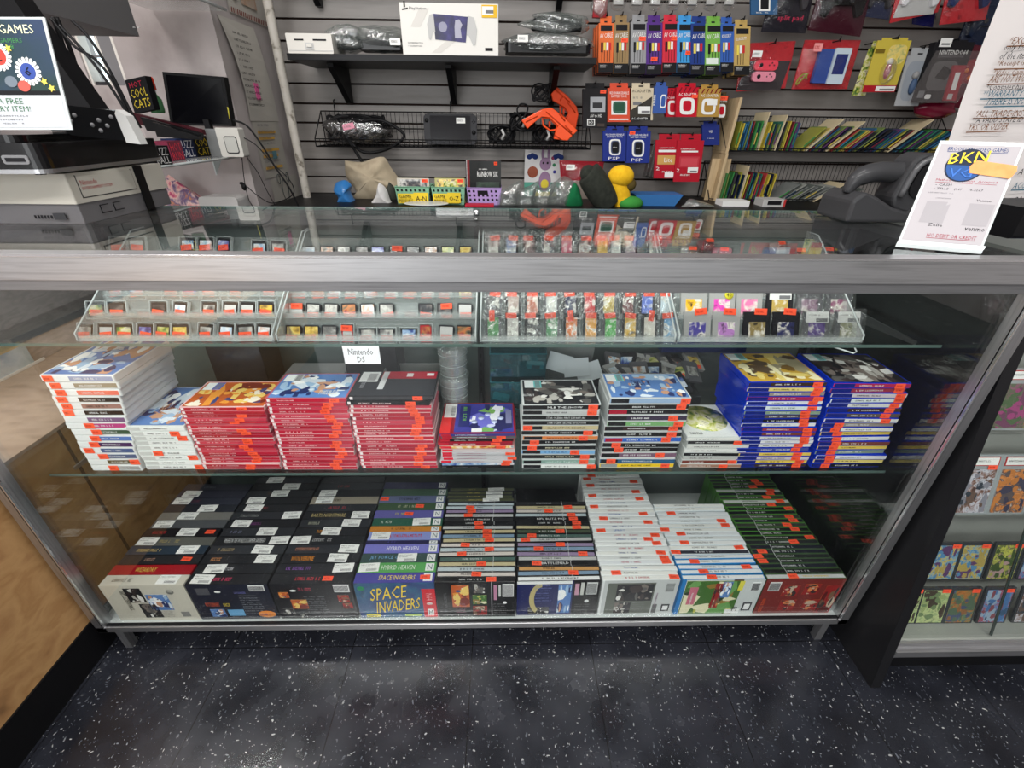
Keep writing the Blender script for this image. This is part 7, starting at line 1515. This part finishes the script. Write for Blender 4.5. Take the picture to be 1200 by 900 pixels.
o = MB().ball((.022, 0, .085), (.03, .035, .028), paint((90, 76, 40), .9), 14, 8).build('beak', t_); o['label'] = 'brown rounded beak'
MB().ball((.03, -.01, .012), (.06, .05, .03), GRP, 16, 8).build('green_collar', t_)
tag(MB().prism([(0, 0), (.16, 0), (.19, .045), (-.02, .045)], on(748, 1.42), X1, Z1, Y1*.12, paint((56, 110, 170), .4)).build('blue_bin', ), 'low blue plastic bin right of the yellow plush', 'bin')
soft('clear_wrap', 'crumple of clear wrapping at the foot of the wooden board', [(802, 240), (808, 233), (822, 236), (834, 240), (834, 243), (800, 243)], 1.4, .08, WRAPX, seed=31)
for k, (u, w_, h_, lab) in enumerate(((846, .12, .022, 'low white carton at the right end of the back counter'), (893, .1, .03, 'grey and red carton beside the low white carton'), (990, .3, .03, 'long dark tray on the counter behind the scanner'))):
    o = MB().rbox(0, w_, 0, .08, 0, h_, [WHITE, LGREY, BLACK][k], r=.002).build('carton', loc=on(u, 1.42)); tag(o, lab, 'carton')
    if k == 1: MB().box(.02, .08, -.0006, 0, .008, .024, INK).box(.09, .1, -.0006, 0, 0, .03, paint((190, 60, 60), .5)).build('printed_art', o)
# ================================================================== ON TOP OF THE CASE, RIGHT: scanner, sign, papers
SCB = paint((54, 54, 56), .45, coat=.15); SCD = paint((26, 26, 28), .4)
c0 = at(1020, 262, Z=T); SY = .36
t_ = thing('barcode_scanner', 'black handheld barcode scanner resting in its cradle on the glass top', 'scanner')
def S(u, v, Y=SY): return at(u, v, Y=Y)
MB().prism([(p.x, p.z) for p in (S(978, 250), S(984, 232), S(998, 222), S(1012, 228), S(1030, 240), S(1050, 246), S(1062, 232), S(1092, 226), S(1100, 250))]+[(S(1100, 250).x, T+.001), (S(978, 250).x, T+.001)], (0, SY-.045, 0), X1, Z1, Y1*.11, SCB).build('cradle', t_, bevel=.006)
MB().tube(smooth([S(992, 226, SY), S(1004, 210, SY), S(1025, 202, SY), S(1048, 202, SY), S(1064, 200, SY)]), .018, SCB, 14, taper=[.5+.6*min(1, k/8) for k in range(25)]).build('handle', t_)
q = S(1066, 215, SY)
hd = MB().rbox(-.042, .042, -.03, .03, -.056, .058, SCB, r=.03, ax='y', n=6); o = hd.build('scan_head', t_, bevel=.006); o.location = q; o.rotation_euler = (0, R(12), 0)
o2 = MB().rbox(-.022, .022, -.034, -.029, -.025, .04, SCD, r=.02, ax='y', n=5).tube(smooth([V((-.03, -.032, -.03)), V((-.03, -.034, .03)), V((0, -.036, .052)), V((.03, -.034, .03)), V((.03, -.032, -.03))], 4), .006, paint((80, 80, 82), .3, coat=.4), 8).build('scan_window', t_); o2.location = q; o2.rotation_euler = (0, R(12), 0)
# sign in acrylic stand
bl, br = at(1053, 286, Z=T+.006), at(1148, 294, Z=T+.006); tl2, tr2 = at(1103, 167, Y=bl.y+.055), at(1199, 170, Y=br.y+.055)
t_ = thing('payment_sign', 'acrylic counter sign listing payment methods, patched with orange tape', 'sign')
nrm = (br-bl).cross(tl2-bl).normalized()
if nrm.y > 0: nrm = -nrm
def SG(x, y, l=0): return (bl*(1-x)+br*x)*(1-y)+(tl2*(1-x)+tr2*x)*y+nrm*(.0004*l)
MB().add([SG(-.02, -.0, 0), SG(1.02, 0, 0), SG(1.02, 1.02, 0), SG(-.02, 1.02, 0), SG(-.02, 0, -6), SG(1.02, 0, -6), SG(1.02, 1.02, -6), SG(-.02, 1.02, -6)], [(0, 1, 2, 3), (7, 6, 5, 4), (0, 4, 5, 1), (1, 5, 6, 2), (2, 6, 7, 3), (3, 7, 4, 0)], ACEDGE).build('acrylic_holder', t_)
MB().add([SG(-.04, 0, 12), SG(1.02, 0, 12), SG(1.04, .04, 10), SG(-.02, .04, 10)]+[p-Z1*.006 for p in (SG(-.04, 0, 12), SG(1.02, 0, 12))]+[p for p in (SG(1.02, 0, -120), SG(-.02, 0, -120))], [(0, 1, 2, 3), (0, 4, 5, 1)], ACEDGE).build('foot_lip', t_)
a = MB(); a.quad(SG(0.01, .035, 1), SG(.99, .035, 1), SG(.99, .985, 1), SG(.01, .985, 1), paint((172, 167, 170), .7))
def st(s, x0, x1, y, h, mt, ul=False):
    o_ = SG(x0, y, 2); ux_ = (SG(x1, y, 2)-o_); w_ = ux_.length; ux_.normalize(); uy_ = (SG(x0, y+.1, 2)-o_).normalized(); hh = (SG(x0, y+h, 2)-o_).length
    a.text(s, o_, ux_, uy_, w_, hh, mt)
    if ul: a.quad(o_-uy_*hh*.3, o_-uy_*hh*.3+ux_*w_, o_-uy_*hh*.18+ux_*w_, o_-uy_*hh*.18, mt)
BLU2 = paint((50, 70, 120), .5); REDT = paint((150, 40, 60), .5)
st('BROOKLYN VIDEO GAMES', .12, .86, .925, .035, BLU2, True); st('Method of Payments Accepted', .13, .88, .63, .028, REDT, True)
st('- CASH', .15, .35, .59, .022, INK); st('- ZELLE    (347) 314-3267', .15, .75, .55, .024, INK); st('send money with email', .1, .5, .515, .014, INKG)
st('customer points', .22, .52, .465, .015, INKG); st('Venmo', .72, .9, .46, .022, INK)
st('Zelle', .26, .44, .2, .028, INK); st('venmo', .72, .96, .18, .03, INK); st('NO DEBIT OR CREDIT', .3, .9, .095, .035, REDT, True)
# logo disc
ce = SG(.42, .79, 2); ux_ = (SG(1, .8, 2)-SG(0, .8, 2)).normalized(); uy_ = (SG(.4, .9, 2)-SG(.4, .7, 2)).normalized()
a.prism([(math.cos(t*math.tau/28)*.026, math.sin(t*math.tau/28)*.026) for t in range(28)], ce, ux_, uy_, nrm*.0002, paint((30, 40, 60), .5)); a.prism([(math.cos(math.pi+t*math.pi/14)*.024, math.sin(math.pi+t*math.pi/14)*.024) for t in range(15)], ce, ux_, uy_, nrm*.0004, paint((40, 80, 140), .5))
a.text('BKN', ce-ux_*.024+uy_*.001+nrm*.0012, (ux_+uy_*.12), uy_, .048, .017, paint((235, 205, 60), .5)).text('VG', ce-ux_*.018-uy_*.019+nrm*.0012, ux_, uy_, .03, .014, paint((60, 110, 190), .5))
for x in (.13, .66): a.quad(SG(x, .23, 2), SG(x+.3, .23, 2), SG(x+.3, .44, 2), SG(x, .44, 2), paint((158, 154, 157), .7))
a.build('sign_print', t_)
TAPE = textured('orange_tape', [(226, 140, 70), (240, 164, 96)], 40, rough=.5)
o = MB().prism([(0, 0), (.052, -.006), (.056, .006), (.054, .014), (.003, .02), (-.003, .01)], SG(.5, .72, 4), ux_, uy_, nrm*.0006, TAPE).build('orange_tape', t_); o['label'] = 'strip of orange tape'
# notices behind the sign
def bigpaper(label, pts, Y, lines_, tilt=0):
    P = [at(u, v, Y=Y) for u, v in pts]
    t_ = thing('store_notice', label, 'notice')
    n = 8; mb = MB(); vs = []
    for i in range(n+1):
        for j in range(n+1):
            a_, b_ = i/n, j/n; p = (P[0]*(1-a_)+P[1]*a_)*(1-b_)+(P[3]*(1-a_)+P[2]*a_)*b_; vs.append(p+V((0, .004*math.sin(3*a_+4*b_), 0)))
    mb.add(vs, [(i*(n+1)+j, (i+1)*(n+1)+j, (i+1)*(n+1)+j+1, i*(n+1)+j+1) for i in range(n) for j in range(n)], paint((206, 200, 198), .7), True).build('paper_sheet', t_)
    a = MB()
    for s, u, v, w_, mt, ul in lines_:
        o_ = at(u, v, Y=Y-.008); e = at(u+w_, v-1.5, Y=Y-.008); ux_ = (e-o_); L = ux_.length; ux_.normalize(); uy_ = V((.12, 0, 1)); h_ = .0115
        a.text(s, o_, ux_, uy_, L, h_, mt)
        if ul: a.quad(o_-uy_*.004, o_-uy_*.004+ux_*L, o_-uy_*.002+ux_*L, o_-uy_*.002, mt)
    a.build('print', t_)
BR = paint((110, 70, 40), .6); TL2 = paint((40, 90, 110), .6)
bigpaper('tall paper of store rules leaning behind the payment sign', [(1110, 170), (1290, 170), (1330, -60), (1190, -50)], .36,
         [('*EXCHANGES', 1181, 52, 50, BR, 1), ('only for the same', 1174, 61, 60, INK, 0), ('of the item', 1170, 70, 35, INK, 0), ('*Receipt is REQUIRED', 1166, 79, 70, BR, 1), ('*Video Games CANNOT', 1162, 89, 75, BR, 0), ('ARE NOT WORKING', 1158, 97, 62, BR, 1), ('*Consoles have 30 DAYS', 1154, 106, 80, INK, 0),
          ('**WARRANTY DOES NOT', 1150, 114, 85, TL2, 1), ('THERE IS NO RETURN', 1154, 123, 78, TL2, 1), ('*ALL TRADE-INS are FINAL', 1141, 137, 90, BR, 1), ('**A VALID STATE ID IS REQUIRED', 1137, 145, 100, INK, 0), ('YRS. OR OLDER.', 1133, 153, 48, BR, 1)])
bigpaper('second paper with payment words right behind the payment sign', [(1150, 272), (1260, 276), (1290, 165), (1180, 165)], .30,
         [('ACCEPTED', 1192, 205, 40, INK, 0), ('ACCOUNTS ACCEPTED', 1186, 221, 70, TL2, 1), ('CASH', 1184, 238, 22, INK, 0), ('ZELLE', 1180, 252, 26, INK, 0), ('VENMO', 1174, 264, 30, INK, 0)])
a_ = at(1150, 290, Z=T)
tag(MB().rbox(1.93, 2.4, .16, .3, T+.0005, T+.055, BLACK, r=.006, ax='x').build('cash_tray', ), 'flat black cash tray behind the payment sign', 'tray')

# ================================================================== LEFT: plywood counter seen beside and through the case
OSB = textured('stained_plywood', [(110, 78, 46), (160, 118, 74), (178, 138, 90), (162, 120, 74), (184, 144, 94)], 9, [.25, .38, .5, .6, .75], rough=.7, stretch=(1, 1, 2.0), detail=12, dist=.4)
LEDG = textured('worn_ledge', [(116, 98, 88), (156, 136, 122), (136, 116, 104)], 10, rough=.7, stretch=(1, 4, 1), detail=8)
t_ = thing('plywood_counter', 'tan plywood counter with black skirting left of the display case', 'counter')
MB().box(-.5, -.012, -1.5, .62, .105, .562, OSB).build('plywood_panel', t_)
MB().box(-.5, -.008, -1.5, .62, 0, .105, BLACK).build('skirting', t_); MB().box(-.5, -.0, -.03, .62, .562, .57, LEDG).build('ledge_board', t_)
MB().box(-.013, -.0118, .17, .178, .106, .56, INK).build('panel_joint', t_)
BRD = textured('grey_board', [(120, 113, 112), (160, 152, 150), (140, 133, 132), (176, 166, 162)], 14, rough=.75, stretch=(1, 1, 3), detail=9)
tag(MB().box(-.34, -.32, -.03, .9, .571, .97, BRD).build('grey_board'), 'rough grey board standing behind the left glass side', 'board')
p0, p1 = at(3, 392, X=-.315), at(52, 425, X=-.315)
y0, y1 = min(p0.y, p1.y), max(p0.y, p1.y)
fl = MB().box(-.3155, -.313, .37, .47, .578, .632, art('flyer_sky', [(110, 160, 200), (190, 215, 230), (130, 175, 190)], 10)).box(-.3155, -.3125, .37, .46, .632, .65, paint((190, 170, 120), .6)).box(-.3155, -.312, .36, .5, .571, .578, WHITE).build('pale_flyer')
tag(fl, 'pale blue and yellow flyer on the grey board beyond the left glass', 'flyer')

# ================================================================== RIGHT: slanted second case with trading cards
SL = .154; F0 = -.115
def sl(u, v, off=0):
    """point on the leaning front of the second case (set back by off)"""
    d = FW+RT*((u-600)/FPX)-UP*((v-450)/FPX)
    # Y = F0+off+SL*Z
    t = (F0+off+SL*CZ-CY)/(d.y-SL*d.z); return CAM+d*t
t_ = thing('card_case', 'black ended leaning display case with trading cards on the right', 'display case')
EP = paint((24, 24, 26), .35, coat=.1)
MB().prism([(F0, 0), (F0+SL*.97, .97), (.62, .97), (.62, 0)], (1.875, 0, 0), Y1, Z1, X1*.024, EP).build('end_panel', t_)
XR2 = 3.2; zr0, zr1 = sl(1100, 770).z, sl(1100, 747).z
MB().box(1.899, XR2, F0+.05, .6, 0, zr0, BLACK).build('toe_kick', t_)
MB().box(1.899, XR2, F0+SL*zr0, .6, zr0, zr0+.02, ALU).box(1.899, XR2, F0+.012+SL*zr0, F0+.022+SL*zr0, zr0+.02, zr0+.034, ALU).build('bottom_rail', t_)
zd = sl(1100, 737, .04).z
GSH = paint((150, 152, 146), .55)
MB().box(1.899, XR2, F0+.035, .6, zr0+.02, zd, GSH).build('deck', t_)
shz_ = [(676, .10), (600, .07), (502, .09)]
lev = []
for v, off in shz_:
    q = sl(1140, v, off); lev.append((q.y, q.z)); MB().box(1.8995, XR2, q.y, .58, q.z-.012, q.z+.004, GSH).build('shelf', t_)
    MB().box(1.8995, XR2, q.y+.055, q.y+.06, q.z+.004, q.z+.2, paint((140, 142, 137), .6)).build('riser_panel', t_)
MB().box(1.8995, XR2, .58, .6, zd, .96, paint((130, 132, 128), .6)).build('back_panel', t_)
MB().add([(1.90, F0+SL*z+.014+o_, z) for z in (zr0+.02, .95) for o_ in (0, .004)]+[(XR2, F0+SL*z+.014+o_, z) for z in (zr0+.02, .95) for o_ in (0, .004)], [(0, 2, 6, 4), (1, 5, 7, 3), (0, 1, 3, 2), (4, 6, 7, 5)], GLASS).build('front_glass', t_)
g0, g1 = sl(1161, 744, .02), sl(1202, 620, .02)
MB().tube([g0, g0+(g1-g0)*4], .003, paint((50, 70, 66), .2, coat=.5), 6).build('glass_door_edge', t_)
TOP = paint((210, 210, 208), .2, coat=.4)
def card(P, w_, h_, mat, label, slab=False, stick=None, group=None):
    o = MB().rbox(-w_/2, w_/2, -.001, .004, 0, h_, paint((150, 156, 158), .15, coat=.6) if slab else paint((52, 56, 60), .2, coat=.6), r=.002, ax='y').build('trading_card', loc=P); o.rotation_euler = (R(-14), 0, 0); tag(o, label, 'trading card', group)
    a = MB(); picture(a, (-w_*.43, -.0014, h_*.03), X1, Z1, w_*.86, h_*(.73 if slab else .9), Y1*-.00003, CP[AC.index(mat)], len(label)*7, 26, base=mat)
    if slab: a.box(-w_*.43, w_*.43, -.0018, -.001, h_*.82, h_*.97, paint((170, 40, 40), .4)).box(-w_*.4, w_*.4, -.0022, -.0018, h_*.835, h_*.955, WHITE).text('graded card', (-w_*.36, -.0025, h_*.88), X1, Z1, w_*.7, h_*.04, INKG)
    a.build('card_face', o)
    if stick: put('price_sticker', STK, o, (w_*stick[0], -.003, h_*stick[1]), (math.pi/2, 0, 0), (.8,)*3)
CP = [[(60, 70, 40), (160, 160, 80), (90, 120, 60), (200, 195, 160)], [(40, 60, 110), (80, 130, 170), (170, 150, 80), (90, 60, 100)], [(90, 95, 50), (160, 160, 80), (60, 80, 40), (170, 140, 140)], [(60, 80, 60), (150, 165, 110), (110, 130, 90), (70, 60, 50)], [(60, 50, 40), (140, 95, 60), (80, 100, 80), (70, 80, 110)], [(30, 50, 90), (70, 110, 160), (130, 70, 80), (50, 80, 110), (150, 170, 190)], [(40, 44, 50), (100, 80, 70), (130, 130, 140), (50, 60, 70)], [(110, 80, 60), (190, 120, 60), (90, 80, 80), (60, 60, 80)], [(60, 40, 60), (60, 90, 50), (150, 50, 110), (100, 40, 80)]]
AC = [art('card_%d' % i, cc, 50, dist=2) for i, cc in enumerate(([(60, 70, 40), (190, 190, 80), (90, 130, 60), (230, 220, 180)], [(40, 60, 110), (90, 150, 190), (200, 180, 80), (110, 60, 110)], [(110, 110, 50), (200, 200, 90), (60, 80, 40), (200, 160, 160)], [(50, 80, 60), (190, 200, 140), (120, 150, 100)], [(60, 50, 40), (180, 110, 50), (90, 120, 80), (60, 60, 120)], [(30, 50, 90), (90, 140, 190), (170, 60, 60), (40, 70, 120)], [(40, 40, 50), (120, 80, 60), (200, 200, 210), (30, 50, 60)], [(150, 80, 40), (220, 140, 70), (80, 60, 60), (200, 190, 180)], [(130, 40, 90), (60, 90, 50), (160, 60, 120)]))]
def crow(v, us, off, w_, h_, mats, z, names, rown, slab=False):
    for i, u in enumerate(us):
        q = sl(u, v, off)
        card(V((q.x, q.y, z)), w_, h_, mats[i % len(mats)], '%s, %s from left in %s of right case' % (names[i], nth(i+1), rown), slab, (.28, .92 if not slab else .8), 'cards in the %s of the right case' % rown)
crow(722, [1061, 1093, 1127, 1166, 1208], .05, .072, .102, [AC[3], AC[3], AC[4], AC[5], AC[6]], zd+.0005, ['dark sleeved card', 'green card', 'brown and red card', 'blue card', 'greyish card'], 'bottom row')
crow(670, [1071, 1105, 1139, 1177, 1214], .085, .072, .102, [AC[6], AC[1], AC[1], AC[2], AC[5]], lev[0][1]+.0045, ['shadowed card', 'patchwork card', 'gold and blue card', 'yellow-green card', 'bluish card'], 'middle row')
crow(592, [1100, 1139, 1184, 1232], .055, .084, .14, [AC[6], AC[6], AC[7], AC[4]], lev[1][1]+.0045, ['dark graded slab', 'deep green graded slab', 'orange graded slab', 'brown graded slab'], 'upper row', True)
crow(496, [1146, 1182, 1222], .075, .085, .13, [AC[8], AC[8], AC[4]], lev[2][1]+.0045, ['magenta graded slab', 'magenta and green slab', 'brown slab'], 'top row', True)
bx = MB().rbox(0, .3, 0, .1, 0, .02, paint((30, 40, 150), .4), r=.003, ax='x').build('blue_box', loc=(at(1190, 405, Y=.2).x, .2, at(1190, 410, Y=.2).z)); tag(bx, 'dark blue box at the right edge above the graded slabs', 'box')
bx.location.z = lev[2][1]+.14
MB().box(0, .3, 0, .1, -.012, 0, GSH).build('box_shelf', bx)

# ================================================================== LIGHTS
def lamp(x, y, w_, h_, power, colr, lab):
    t_ = thing('ceiling_light', lab, 'ceiling light', (x, y, ZC), group=None)
    MB().box(-w_/2-.02, w_/2+.02, -h_/2-.02, h_/2+.02, -.05, -.001, WHITE).build('housing', t_)
    ld = bpy.data.lights.new('tube_lamp', 'AREA'); ld.shape = 'RECTANGLE'; ld.size = w_; ld.size_y = h_; ld.energy = power; ld.color = colr
    lo = bpy.data.objects.new('tube_lamp', ld); col.objects.link(lo); lo.parent = t_; lo.location = (0, 0, -.055)
lamp(.0, -1.7, 1.5, .5, 70, (1, .99, .97), 'long ceiling light above the customer side, left')
lamp(1.9, -1.7, 1.3, .5, 45, (1, .99, .98), 'long ceiling light above the customer side, right')
lamp(.8, -.25, 1.6, .3, 34, (1, .98, .96), 'ceiling light above the display case')
lamp(-.75, .6, .4, 1.0, 42, (1, .94, .92), 'ceiling light over the window corner')
w = bpy.data.worlds.new('world'); scn.world = w; w.use_nodes = True
w.node_tree.nodes['Background'].inputs[0].default_value = (.75, .82, .9, 1); w.node_tree.nodes['Background'].inputs[1].default_value = .5
scn.view_settings.view_transform = 'Standard'; scn.view_settings.look = 'None'; scn.view_settings.exposure = -0.08; scn.view_settings.gamma = 1; scn.view_settings.use_curve_mapping = False
